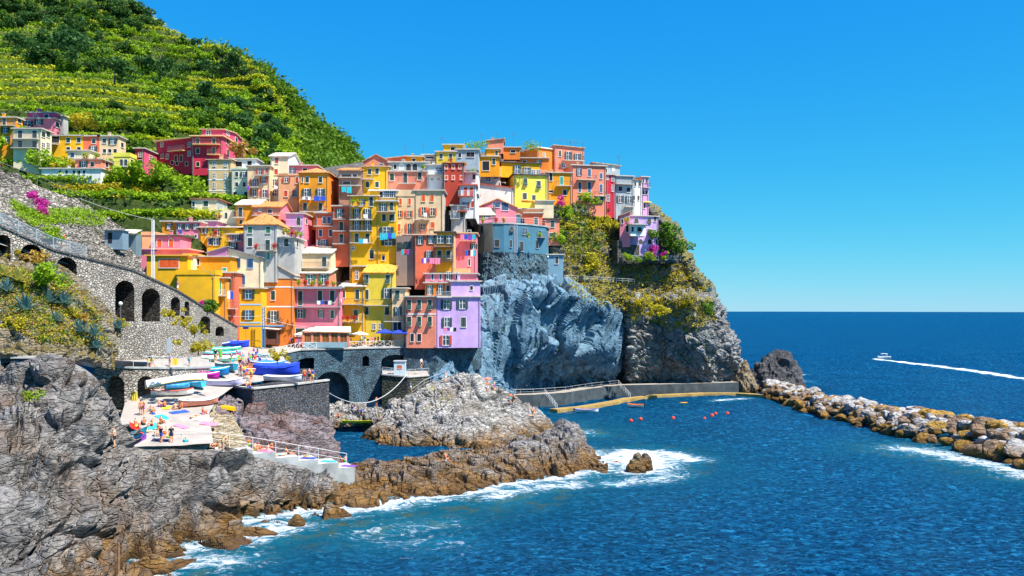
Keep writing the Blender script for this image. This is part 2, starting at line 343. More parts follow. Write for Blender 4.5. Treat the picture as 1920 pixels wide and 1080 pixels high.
def make_sea():
    xs = np.concatenate([np.linspace(-9000,-160,14), np.linspace(-100,60,330), np.linspace(60.8,260,230), np.linspace(300,9000,14)])
    ys = np.concatenate([np.linspace(-300,40,6), np.linspace(52,160,270), np.linspace(160.8,420,220), np.linspace(450,30000,24)])
    X, Y = np.meshgrid(xs, ys); X = X.ravel(); Y = Y.ravel()
    w = lambda pl: [tuple(Pz(x, y, 0).xy) for x, y in pl]
    foam = np.zeros(X.shape); sh = np.full(X.shape, 1e9)
    for pl, wd, st in ((SHORE[0], 3.2, 1), (SHORE[1], 4.2, 1.15), (SHORE[2], 4.5, .95), (SHORE[3], 4, .8)):
        dd = seg_dist(X, Y, w(pl)); foam = np.maximum(foam, st*np.exp(-(dd/wd)**1.3)); sh = np.minimum(sh, dd)
    for pl, wd, st in (([(1140,856),(1180,848),(1230,845),(1300,862)], 2.6, 1.25), ([(1150,905),(1190,902),(1240,900),(1265,890)], 3.2, .8),
                       ([(700,1000),(760,990),(820,985)], 4.5, .55), ([(720,1015),(800,1018),(840,1020)], 4.5, .5), ([(560,955),(640,962)], 3, 1.0), ([(400,1000),(470,1005),(540,985)], 3.5, 1.05),
                       ([(290,1060),(360,1050),(420,1050)], 3.5, .95), ([(930,930),(1000,915),(1080,905)], 3.0, .9),
                       ([(1345,751),(1400,748)], 2.0, .9), ([(1485,700),(1500,702)], 3, .9), ([(1478,712),(1505,716)], 3, .8)):
        dd = seg_dist(X, Y, w(pl)); foam = np.maximum(foam, st*np.exp(-(dd/wd)**1.4))
    wk = w([(1648,674),(1700,680),(1800,692),(1990,720)]); dd = seg_dist(X, Y, wk); foam = np.maximum(foam, 1.5*np.exp(-(dd/2.6)**2))
    V = np.stack([X, Y, np.zeros(X.shape)], 1)
    near = (Y < 420) & (Y > 50) & (np.abs(X) < 300)
    V[:,2] += np.where(near, .20*fbm(np.stack([X*.16+Y*.06, Y*.26-X*.05, X*0], 1), 3, 3)+.09*fbm(np.stack([X*.55+Y*.3, Y*.8-X*.2, X*0], 1), 3, 13), 0)
    m, nt, ns, ls, b = new_mat('sea_water'); pos = wpos(ns)
    fa = ns.new('ShaderNodeAttribute'); fa.attribute_name = 'foam'; sa = ns.new('ShaderNodeAttribute'); sa.attribute_name = 'shallow'
    n1 = noise(ns, ls, pos, .05, 4, .6); n2 = noise(ns, ls, pos, .45, 6, .7, .8, (.8,1.5,1))
    deep = ramp(ns, ls, n1, [(.35, (.001,.032,.088)), (.65, (.002,.055,.145))])
    deep = mix(ns, ls, ramp(ns, ls, n2, [(.42, 0.0), (.68, .75)]), deep, (.003,.105,.23)); deep = mix(ns, ls, ramp(ns, ls, noise(ns, ls, pos, 1.3, 5, .7, .6, (1,1.4,1)), [(.45, .85), (.54, 0.0)]), deep, (.0006,.013,.045)); deep = mix(ns, ls, ramp(ns, ls, noise(ns, ls, pos, 1.05, 6, .72, .9, (1,1.5,1)), [(.53, 0.0), (.64, .85)]), deep, (.016,.21,.40))  # ripple highlights and dark troughs painted into the water colour by noise
    c = mix(ns, ls, sa.outputs['Fac'], deep, (.004,.085,.13))
    wd = noise(ns, ls, pos, .45, 5, .6); alg = ns.new('ShaderNodeMath'); alg.operation = 'MULTIPLY'
    ls.new(ramp(ns, ls, wd, [(.5, 0.0), (.66, .85)]), alg.inputs[0]); ls.new(ramp(ns, ls, sa.outputs['Fac'], [(.45, 0.0), (.8, 1.0)]), alg.inputs[1])
    c = mix(ns, ls, alg.outputs[0], c, (.075,.085,.012))
    fn = noise(ns, ls, pos, .55, 9, .78, 1.6, (1, 1.4, 1)); ft = ns.new('ShaderNodeMath'); ft.operation = 'ADD'
    fr2 = ramp(ns, ls, fn, [(.36, 0.0), (.64, 1.0)])
    ls.new(fa.outputs['Fac'], ft.inputs[0]); ls.new(fr2, ft.inputs[1])
    fm = ramp(ns, ls, ft.outputs[0], [(.93/2, 0.0), (1.16/2, .95)])
    hv = ns.new('ShaderNodeMath'); hv.operation = 'MULTIPLY'; hv.inputs[1].default_value = .5
    ls.new(ft.outputs[0], hv.inputs[0]); fm = ramp(ns, ls, hv.outputs[0], [(.54, 0.0), (.80, .93)])
    aer = ramp(ns, ls, fa.outputs['Fac'], [(.12, 0.0), (.75, .7)]); c = mix(ns, ls, aer, c, (.01,.17,.24))
    gl = noise(ns, ls, pos, 2.3, 2, .5, 0, (1, 1.6, 1))
    c = mix(ns, ls, fm, c, (.86,.9,.92))
    ls.new(c, b.inputs['Base Color'])
    b.inputs['Roughness'].default_value = .9; b.inputs['Specular IOR Level'].default_value = 0
    gls = ns.new('ShaderNodeBsdfGlossy'); gls.inputs['Roughness'].default_value = .09; gls.inputs['Color'].default_value = (.16,.62,1,1)
    lw = ns.new('ShaderNodeLayerWeight'); lw.inputs[0].default_value = .25; fr_ = ramp(ns, ls, lw.outputs[0], [(0, .02), (.6, .06), (1, .09)])
    inv = ns.new('ShaderNodeMath'); inv.operation = 'SUBTRACT'; inv.inputs[0].default_value = 1; ls.new(fm, inv.inputs[1])
    fx = ns.new('ShaderNodeMath'); fx.operation = 'MULTIPLY'; ls.new(fr_, fx.inputs[0]); ls.new(inv.outputs[0], fx.inputs[1])
    mxs = ns.new('ShaderNodeMixShader'); ls.new(fx.outputs[0], mxs.inputs[0]); ls.new(b.outputs[0], mxs.inputs[1]); ls.new(gls.outputs[0], mxs.inputs[2]); ls.new(mxs.outputs[0], ns['Material Output'].inputs['Surface'])
    w1 = noise(ns, ls, pos, 1.2, 7, .7, .7, (1.0,1.25,1)); w2 = noise(ns, ls, pos, .12, 3, .5, .3, (.6, 1.8, 1)); w3 = ns.new('ShaderNodeMath'); w3.operation = 'MULTIPLY_ADD'; w3.inputs[1].default_value = 1.6
    ls.new(w2, w3.inputs[0]); ls.new(w1, w3.inputs[2])
    bump(ns, ls, b, w3.outputs[0], 1.0, .7); ls.new(b.inputs['Normal'].links[0].from_socket, gls.inputs['Normal'])
    attrs = {'foam': foam, 'shallow': np.clip(np.exp(-(sh/11)**1.2)*1.0 + .75*np.exp(-(seg_dist(X, Y, w([(560,990),(700,960),(900,930)]))/8)**2), 0, 1)}
    o = link('sea', np_mesh('sea', V, len(ys), len(xs), m, True, False, attrs)); o['kind'] = 'structure'
make_sea()
# seabed below, so that the sheet has a ground under it
# ------------------------------------------------------------------ hills
def hill_mat():
    m, nt, ns, ls, b = new_mat('hill_ground'); pos = wpos(ns); up = sep_z(ns, ls, ns.new('ShaderNodeNewGeometry').outputs['Normal']); ab = ns.new('ShaderNodeMath'); ab.operation = 'ABSOLUTE'; ls.new(up, ab.inputs[0])
    a = ramp(ns, ls, noise(ns, ls, pos, .25, 6, .65), [(.35, (.05,.10,.012)), (.65, (.15,.20,.02))]); w = ramp(ns, ls, noise(ns, ls, pos, .9, 6, .7), [(.35, (.018,.03,.010)), (.6, (.05,.075,.015)), (.75, (.16,.13,.08))])
    ls.new(mix(ns, ls, ramp(ns, ls, ab.outputs[0], [(.62, 0.0), (.86, 1.0)]), w, a), b.inputs['Base Color']); b.inputs['Roughness'].default_value = .95; b.inputs['Specular IOR Level'].default_value = .1
    bump(ns, ls, b, noise(ns, ls, pos, 1.2, 6, .7), .8, .5); return m
GRASS = hill_mat()
def hill_points():
    #      px    ridge(y,d)  upper(y,d)  mid(y,d)   low(y,d)   foot(y,d)   garden(y,d)  toe(y,d)
    cols = [(-330,(-330,350),(-60,300),(90,255),(190,215),(260,190),(360,168),(480,150)),
            (-120,(-230,350),(0,300),(110,252),(195,212),(262,190),(362,168),(480,150)),
            (40,(-150,348),(30,298),(120,250),(198,211),(265,190),(365,168),(480,150)),
            (150,(-70,343),(60,295),(135,250),(205,212),(275,190),(370,168),(480,150)),
            (225,(-12,336),(85,292),(150,250),(215,214),(290,191),(375,168),(480,150)),
            (300,(55,328),(115,290),(170,252),(225,216),(300,192),(380,168),(480,150)),
            (370,(100,318),(145,286),(190,252),(238,219),(305,194),(382,169),(480,152)),
            (430,(114,306),(160,278),(205,250),(250,221),(310,197),(385,172),(480,155)),
            (480,(146,292),(188,270),(225,246),(262,222),(312,200),(390,176),(480,160)),
            (520,(200,280),(228,262),(252,243),(280,222),(320,203),(395,180),(480,166)),
            (548,(262,268),(278,254),(292,240),(305,224),(335,206),(400,184),(480,170)),
            (570,(330,256),(336,248),(342,238),(350,224),(365,208),(405,186),(480,172))]
    rows = []
    back = []
    for c in cols:
        p = P(c[0], *c[1]); back.append(Vector((p.x*1.12+8, p.y+70, p.z-45)))
    rows.append(back)
    for k in range(1, 8): rows.append([(c[0],)+c[k] for c in cols])
    return rows
HR, HC = 330, 230
A = surf(hill_points(), HR, HC); N = normals(A); V = A.reshape(-1,3).copy()
# terraces: the slope is cut into steps of about three metres
Z = V[:,2]; st = 4.2; wob = 1.1*fbm(V*np.array([.02,.02,0]), 3, 5)
t = (Z+wob)/st; fr = t-np.floor(t); terr = (np.floor(t)+sstep(.62, .96, fr)*.88+fr*.12)*st - wob
mask = np.ones(len(V))
HFR, HMASK = fr.copy(), mask.copy()
V[:,2] = Z + (terr-Z)*mask*.95 + .35*fbm(V*.12, 4, 2)
hill = link('hill', np_mesh('hill', V, HR, HC, GRASS)); hill['kind'] = 'structure'
FARM = plain('far_hill_ground', (.05,.075,.03), .95, .5, .2, .3)
far = [[Vector((-200,520,20)), Vector((-100,500,20)), Vector((-60,460,10)), Vector((-20,420,0)), Vector((30,400,0))],
       [(380,120,400),(500,165,385),(580,232,370),(650,288,350),(720,372,330)],
       [(380,200,350),(500,230,340),(580,275,330),(640,315,318),(700,390,300)],
       [(380,330,270),(500,330,265),(580,340,260),(640,350,255),(690,400,250)]]
A = surf(far, 60, 70); V = A.reshape(-1,3).copy(); V += normals(A).reshape(-1,3)*(4*fbm(V*.04, 4, 8))[:,None]
fh = link('far_hill', np_mesh('far_hill', V, 60, 70, FARM)); fh['kind'] = 'structure'
SLOPE = stone_mat('village_slope_stone', [(.12,.11,.10),(.24,.22,.20),(.33,.30,.26)], 1.6, moss=.6)
VX = (235,400,560,720,860,920,1000,1100,1175,1240)
vil = [[(px, y-20, d+14) for px, y, d in zip(VX,(410,395,345,318,308,305,300,330,390,440),(180,186,190,190,198,212,222,230,232,234))],
       [(px, y, d) for px, y, d in zip(VX,(420,400,350,322,314,312,310,345,398,450),(172,180,186,187,194,208,219,227,229,231))],
       [(px, y, d) for px, y, d in zip(VX,(520,500,480,470,445,430,410,402,440,480),(160,168,173,175,180,192,200,216,222,226))],
       [(px, y, d) for px, y, d in zip(VX,(600,620,640,640,600,560,530,500,480,500),(152,157,160,160,166,186,194,210,216,220))]]
A = surf(vil, 60, 90); V = A.reshape(-1,3)
vs = link('village_slope', np_mesh('village_slope', V, 60, 90, SLOPE)); vs['kind'] = 'structure'
# ------------------------------------------------------------------ rocky shore
fg = [[(-110,660,92),(0,675,90),(60,678,89),(120,676,88),(175,704,88),(215,760,88),(250,835,87),(330,842,88),(420,846,90),(520,866,94),(610,884,98),(665,892,102)],
      [(-110,712,82),(0,718,83),(60,714,83),(110,708,82),(165,738,83),(205,790,84),(235,850,84.5),(330,872,86),(420,878,88),(520,884,92),(610,900,96),(665,905,100)],
      [(-110,790,73),(0,780,75),(60,770,77),(120,765,78),(170,785,79),(205,830,80),(240,880,81),(330,910,83),(420,905,86),(520,910,90),(610,918,94),(665,925,97)],
      [(-110,900,66),(0,880,68),(60,870,70),(120,865,72),(170,875,74),(210,895,76),(245,930,77),(330,950,80),(420,938,84),(520,935,88),(610,932,92.5),(665,945,95)],
      [(-110,1010,60),(0,990,62),(60,975,64.5),(120,970,67),(170,970,69.5),(210,975,72.5),(250,985,74),(330,990,77.5),(415,968,83),(520,955,88),(610,945,91.5),(665,955,92)],
      [(-110,1120,54),(0,1090,57),(60,1080,60),(120,1065,63.5),(170,1055,66),(210,1048,69),(255,1045,70.5),(330,1030,74),(420,995,80),(520,972,85),(610,962,88),(665,962,89)],
      [(-110,1260,48),(0,1220,50),(60,1200,52),(120,1180,54),(180,1160,57),(230,1140,60),(280,1110,63),(345,1075,69),(440,1030,75),(530,1000,81),(620,980,85),(675,975,87)]]
rock('rocky_shore', fg, 330, 400, ROCK, 3, 1.0, 0.14, size=5.5, blk=3.2, crack=1.9, sdir=(-.50,-.35,.79), thick=1.3, samp=.75, fine=.2)
def seaw(y, z=-.8): return (CH-z)*F/(y-583)
cols1 = (672,700,740,790,835,880,925,975,1015,1045)
m1 = [[Vector((P(x, y, d+14).x, d+14, -1)) for x, y, d in zip(cols1,(815,800,765,740,715,703,730,757,785,830),(150,)*10)],
      [(x, y, d) for x, y, d in zip(cols1,(822,796,758,734,714,702,728,756,786,832),(152,149,148,148,148,148,150,150,149,147))],
      [(x, y, d) for x, y, d in zip(cols1,(826,806,782,768,756,750,764,780,800,838),(148,143,141,141,142,142,144,145,145,144))],
      [(x, y, d) for x, y, d in zip(cols1,(830,818,806,800,795,792,800,808,815,842),(144,137,135,134,134,134,137,139,141,142))],
      [(x, y, seaw(y)) for x, y in zip(cols1,(836,840,846,848,852,858,858,856,850,848))]]
rock('rock_islet', m1, 200, 260, ROCKL, 12, 1.0, .02, size=4.5, blk=1.3, crack=.8, sdir=(.2,-.5,.84), thick=1.2, samp=.5, fine=.18)
cols2 = (588,640,690,740,790,840,890,940,985,1030,1068,1100,1140)
cy = (884,880,872,866,858,850,842,832,820,808,800,838,884); cd = (99,103,107,110,113,115,117,119,121,123,125,121,113)
wy = (958,957,953,944,937,929,920,911,904,898,892,886,890)
m2 = [[Vector((P(x, y, d+9).x, d+9, -1)) for x, y, d in zip(cols2, cy, cd)],
      [(x, y, d+2) for x, y, d in zip(cols2, cy, cd)],
      [(x, y+.3*(w-y), d-.38*(d-seaw(w,0))) for x, y, d, w in zip(cols2, cy, cd, wy)],
      [(x, y+.66*(w-y), d-.72*(d-seaw(w,0))) for x, y, d, w in zip(cols2, cy, cd, wy)],
      [(x, w, seaw(w, -.2)) for x, w in zip(cols2, wy)], [(x, w+14, seaw(w+14, -1.6)) for x, w in zip(cols2, wy)]]
rock('rocky_spit', m2, 190, 400, ROCK, 21, 1.0, .02, size=4.0, blk=1.25, crack=.7, sdir=(-.52,-.32,.79), thick=1.0, samp=.45, fine=.16)
PIERROCK = rock_mat('purple_rock', (.17,.14,.15), (.30,.25,.26), (.17,.07,.04), False, rust=.75)
m3 = [[(x, y, d) for x, y, d in zip((405,450,520,580,625),(750,762,770,778,790),(112,113,116,119,122))],
      [(x, y, d) for x, y, d in zip((400,450,520,580,625),(772,776,782,788,805),(107,109,111,114,118))],
      [(x, y, d) for x, y, d in zip((390,450,520,580,625),(805,810,812,818,835),(101,103,105,108,112))],
      [(x, y, d) for x, y, d in zip((380,450,520,580,640),(830,842,850,858,868),(96,97,99.5,103,107))],
      [(x, y, d) for x, y, d in zip((380,450,520,580,640),(850,862,872,880,890),(95,96,98.5,102,105))]]
rock('pier_foot_rocks', m3, 120, 170, PIERROCK, 31, 1.0, .03, size=4.6, blk=2.2, crack=1.3, sdir=(.3,-.1,.9), thick=2.2, samp=.25, fine=.12)
SLAB = rock_mat('ochre_slab_rock', (.30,.25,.16), (.55,.48,.36), (.40,.28,.12), False, rust=.5)
m3b = [[(330,770,101.5),(370,760,104.5),(430,758,109)],[(325,800,96),(375,792,98.5),(440,785,103)],[(320,822,92.2),(380,815,94),(455,812,99)],[(318,842,88.8),(380,838,91.3),(470,850,95)]]
rock('sloping_slab', m3b, 60, 80, SLAB, 35, .5, .06, size=2.5, blk=.6, crack=.5, sdir=(.5,-.5,.7), thick=.5, samp=.5, fine=.3)
# inlet rocks under the bridge
m4 = [[(618,745,158),(660,748,158),(710,752,156),(760,770,154)],[(618,765,152),(660,766,151),(705,766,150),(760,790,148)],[(618,785,147),(660,784,147),(700,780,147),(755,800,145)],[(618,802,146),(660,800,146.5),(700,798,147),(740,815,142)]]
rock('inlet_rocks', m4, 70, 100, ROCKL, 41, .8, .04, size=2.5, blk=1.0, crack=.6, sdir=(.3,.3,.9), thick=.8, samp=.5, fine=.3)
# ------------------------------------------------------------------ cliff and headland
CLIFF = rock_mat('cliff_rock', (.065,.135,.195), (.19,.32,.42), (.08,.11,.14), True, .8, None, .5, (1.3,1.3,.34), (.05,.08,0), .35)  # rock tinted blue, so its shade sits in the colour
def cliff_patch():
    cols = (812,842,872,905,950,1000,1050,1110,1158,1166)
    rows = [[(x, y, d+10) for x, y, d in zip(cols,(615,590,545,510,500,500,515,540,566,572),(166,168,178,186,188,188,191,198,206,214))],
            [(x, y, d) for x, y, d in zip(cols,(640,610,570,540,530,530,540,556,576,580),(163,165,170,174,176,178,181,190,199,208))],
            [(x, y, d) for x, y, d in zip(cols,(660,640,618,600,595,595,600,610,620,622),(161,162,165,168,174,179,184,193,200,212))],
            [(x, y, d) for x, y, d in zip(cols,(680,670,662,655,655,655,656,662,665,667),(159,159.5,161,166,175,182,187,195,202,216))],
            [(x, y, d) for x, y, d in zip(cols,(700,705,700,700,705,710,712,712,712,712),(157,157,158.5,165,180,191,199,207,213,222))],
            [(x, y, d) for x, y, d in zip(cols,(730,740,735,735,745,752,752,745,740,740),(154,154,155.5,162,181,192,201,209,215,226))]]
    nr, nc = 230, 300
    A = surf(rows, nr, nc); N = normals(A); V = A.reshape(-1,3)
    # tall slabs parted by steep cracks
    q = V*np.array([1,1,.30]) + .22*np.stack([fbm(V*.15, 2, k) for k in range(3)], 1); q[:,0] += V[:,2]*-.22
    e1, t1, r1 = facets(q/4.2, 5); e2, t2, r2 = facets(q/1.6+3, 6)
    h = (r1-.5)*2.0 + t1*2.6 - .75*(1-sstep(0,.05,e1)) + (r2-.5)*.45 + t2*.7 - .22*(1-sstep(0,.06,e2)) + .07*fbm(V*.6, 3, 9)
    low = 1-sstep(3.5, 8, V[:,2]+2*fbm(V*.2, 3, 3)); h += low*(rockdisp(V, 77, size=2.6, blk=1.1, crack=.6, fine=.15)+.2)
    lft = 1-sstep(-20, -8, V[:,0]); h += lft*rockdisp(V, 78, size=2.2, blk=.6, sdir=(-.7,-.2,.7), thick=.8, samp=.4, fine=.12)*.35
    V = V + N.reshape(-1,3)*h[:,None]
    o = link('cliff', np_mesh('cliff', V, nr, nc, CLIFF, False)); o['kind'] = 'structure'
cliff_patch()
HEAD = rock_mat('headland_rock', (.085,.10,.12), (.46,.46,.46), (.24,.18,.10), True, 1.0, None, .35)
def head_patch():
    ys = (560,585,610,650,690,725,750); rx = (1335,1350,1358,1379,1387,1394,1398)
    rows = []
    for k, (y, r_) in enumerate(zip(ys, rx)):
        l = 1170; dz = (0,0,2,4,9,17,22)[k]
        row = [(l-4, y, 222), (l+3, y, 214+dz*.3), (l+12, y, 204+dz*.5)]
        for t in (.12,.3,.5,.7,.87,1): row.append((l+12+(r_-l-12)*t, y+(0 if k else -4*math.sin(t*3)), 204+dz*.5+9*t+3*math.sin(t*7)))
        row.append((r_-1, y, 236)); row.append((r_-40, y+3, 262)); rows.append(row)
    rows.insert(0, [(c[0], c[1]-12, c[2]+10) for c in rows[0]])
    rock('headland', rows, 200, 260, HEAD, 51, 1.0, .015, size=4.5, blk=1.6, crack=.9, sdir=(.75,-.1,.65), thick=1.4, samp=.7, fine=.5)
    # the sloping garden ground above
    ys = (385,405,436,470,505,540,572,590); lx = (1028,1032,1036,1040,1045,1050,1075,1150); rx = (1215,1236,1268,1283,1302,1328,1344,1352)
    ds = (197,195,193,191,189,187,186,188)
    rows = []
    for y, l, r_, d in zip(ys, lx, rx, ds):
        row = [(l-14, y, d+6)]
        for t in (0,.15,.3,.45,.6,.75,.9,1): xx = l+(r_-l)*t; row.append((xx, y, d+20*min(1,max(0,(xx-1045)/125))**1.2+12*max(0,(xx-1170)/150)))
        row.append((r_-2, y, d+58)); row.append((r_-50, y+4, d+80)); rows.append(row)
    rock('headland_garden', rows, 170, 200, HEAD2, 57, .9, .015, size=3.6, blk=1.3, crack=.6, sdir=(0,-.2,.97), thick=3.0, samp=1.1, fine=.5)
HEAD2 = rock_mat('garden_rock', (.09,.10,.11), (.27,.27,.27), (.22,.17,.07), False, 1.0, (.24,.22,.05), .45)
head_patch()
# ------------------------------------------------------------------ slopes on the left
DRY = rock_mat('dry_slope', (.22,.20,.16), (.46,.42,.35), (.28,.19,.07), False, 1.0, (.17,.13,.03), .7)
ls_ = [[(-120,440,97),(0,470,97),(60,480,98),(120,500,100),(170,540,101),(200,575,101),(228,600,101)],
       [(-120,500,91),(0,530,92),(60,540,93),(120,560,95),(165,585,97),(198,612,98),(226,640,99)],
       [(-120,580,86),(0,590,88),(60,600,89),(120,615,91),(165,630,94),(195,645,96),(220,662,98)],
       [(-120,640,83),(0,640,86),(60,645,87),(120,650,88.5),(165,662,92),(190,672,95),(215,680,97)],
       [(-120,690,81),(0,672,85),(60,672,86),(120,672,87.5),(165,680,91),(190,688,94),(215,694,96)]]
rock('dry_slope', ls_, 130, 190, DRY, 61, .8, .03, size=3.2, blk=1.2, crack=.6, sdir=(.1,-.3,.95), thick=1.2, samp=.5, fine=.4)
RUB = stone_mat('terrace_stone', [(.20,.18,.155),(.36,.33,.285),(.54,.49,.42)], 1.5, moss=.35)
up = [[(-120,296,126),(0,322,128),(70,348,131),(130,372,134),(170,392,137),(215,418,142),(262,445,147)],
      [(-120,350,120),(0,365,122),(70,385,125),(130,402,129),(170,418,132),(215,440,137),(258,462,142)],
      [(-120,372,111),(0,396,113),(70,420,116),(130,442,120),(170,456,124),(215,474,129),(262,492,136)],
      [(-120,420,105),(0,440,107),(70,462,110),(130,484,113),(170,498,116),(215,512,121),(275,530,130)]]
rock('terraced_bank', up, 110, 190, RUB, 66, .7, .03, size=2.4, blk=.8, crack=.5, sdir=(0,-.2,.97), thick=2.4, samp=.8, fine=.35)
# ------------------------------------------------------------------ houses
C = dict(yel=(.84,.44,.012), amb=(.82,.31,.012), org=(.82,.22,.03), cor=(.80,.16,.075), sal=(.82,.26,.16), pnk=(.82,.22,.29), mag=(.68,.085,.18), crm=(.54,.03,.06),
         red=(.46,.055,.03), bei=(.78,.54,.31), crem=(.78,.66,.44), wht=(.78,.76,.72), pea=(.84,.40,.19), lil=(.70,.34,.64), lilb=(.58,.38,.70), gry=(.46,.45,.42), gbl=(.36,.43,.46),
         grn=(.56,.60,.46), lim=(.84,.72,.09), och=(.60,.43,.22), blu=(.20,.36,.46), olv=(.70,.50,.05), brn=(.42,.22,.14), pur=(.48,.18,.36), ylg=(.72,.52,.05))
SH = dict(g=lin((28,62,54)), G=lin((30,110,75)), r=lin((190,62,25)), b=lin((35,75,115)), k=lin((32,40,46)), o=lin((225,90,25)), t=lin((40,160,140)), w=lin((200,205,205)))
TILE_O, TILE_P, TILE_W = (.66,.27,.07), (.60,.42,.27), (.70,.62,.50)
def tile_mat(col):
    key = 'tiles_%d_%d' % (col[0]*99, col[1]*99)
    if key in MATS: return MATS[key]
    m, nt, ns, ls, b = new_mat(key); tc = ns.new('ShaderNodeTexCoord').outputs['Object']; pos = wpos(ns)
    wv = ns.new('ShaderNodeTexWave'); wv.inputs['Scale'].default_value = 1.3; wv.inputs['Distortion'].default_value = .6; ls.new(tc, wv.inputs[0])
    br = ns.new('ShaderNodeTexVoronoi'); br.inputs['Scale'].default_value = 2.6; ls.new(tc, br.inputs['Vector'])
    sp = ns.new('ShaderNodeSeparateColor'); ls.new(br.outputs['Color'], sp.inputs[0])
    c = ramp(ns, ls, sp.outputs[0], [(0, tuple(v*.6 for v in col)), (.3, col), (1, tuple(min(1, v*1.25) for v in col))])
    c = mix(ns, ls, ramp(ns, ls, noise(ns, ls, pos, .9, 5), [(.5, 0.0), (.7, .5)]), c, tuple(v*.5+.1 for v in col))
    ls.new(c, b.inputs['Base Color']); b.inputs['Roughness'].default_value = .9
    bump(ns, ls, b, wv.outputs['Fac'], .8, .12); MATS[key] = m; return m
def shut_mat(k):
    key = 'shutter_'+k
    if key in MATS: return MATS[key]
    m, nt, ns, ls, b = new_mat(key); tc = ns.new('ShaderNodeTexCoord').outputs['Object']; s = ns.new('ShaderNodeSeparateXYZ'); ls.new(tc, s.inputs[0])
    mt = ns.new('ShaderNodeMath'); mt.operation = 'SINE'; mu = ns.new('ShaderNodeMath'); mu.operation = 'MULTIPLY'; mu.inputs[1].default_value = 48
    ls.new(s.outputs[2], mu.inputs[0]); ls.new(mu.outputs[0], mt.inputs[0])
    col = SH[k]; c = mix(ns, ls, ramp(ns, ls, noise(ns, ls, wpos(ns), 1.4, 3), [(.3, 0.0), (.7, 1.0)]), tuple(v*.75 for v in col), tuple(min(1,v*1.3) for v in col))
    ls.new(c, b.inputs['Base Color']); b.inputs['Roughness'].default_value = .55; bump(ns, ls, b, mt.outputs[0], .5, .03); MATS[key] = m; return m
def glass_mat():
    if 'pane' in MATS: return MATS['pane']
    m, nt, ns, ls, b = new_mat('pane'); n = noise(ns, ls, wpos(ns), .8, 2)
    ls.new(ramp(ns, ls, n, [(.35, (.02,.028,.04)), (.65, (.07,.11,.17))]), b.inputs['Base Color']); b.inputs['Roughness'].default_value = .08; b.inputs['Specular IOR Level'].default_value = .7
    MATS['pane'] = m; return m
M_GLASS = glass_mat(); M_TRIM = plain('white_trim', (.78,.76,.72), .7, .08); M_TRIMY = plain('cream_trim', (.80,.66,.42), .7, .08)
M_RAIL = plain('rail_iron', (.16,.15,.15), .5, .1, metal=.3); M_RAILW = plain('rail_pale', (.55,.58,.60), .5, .1, metal=.2); M_SLAB = plain('slab_concrete', (.50,.46,.40), .9, .2, 2)
M_DARK = plain('dark_opening', (.018,.017,.018), .9, .2); M_PIPE = plain('drainpipe', (.30,.27,.25), .6, .2); M_IN = plain('room_inside', (.10,.07,.05), .9, .4)
WCACHE = {}
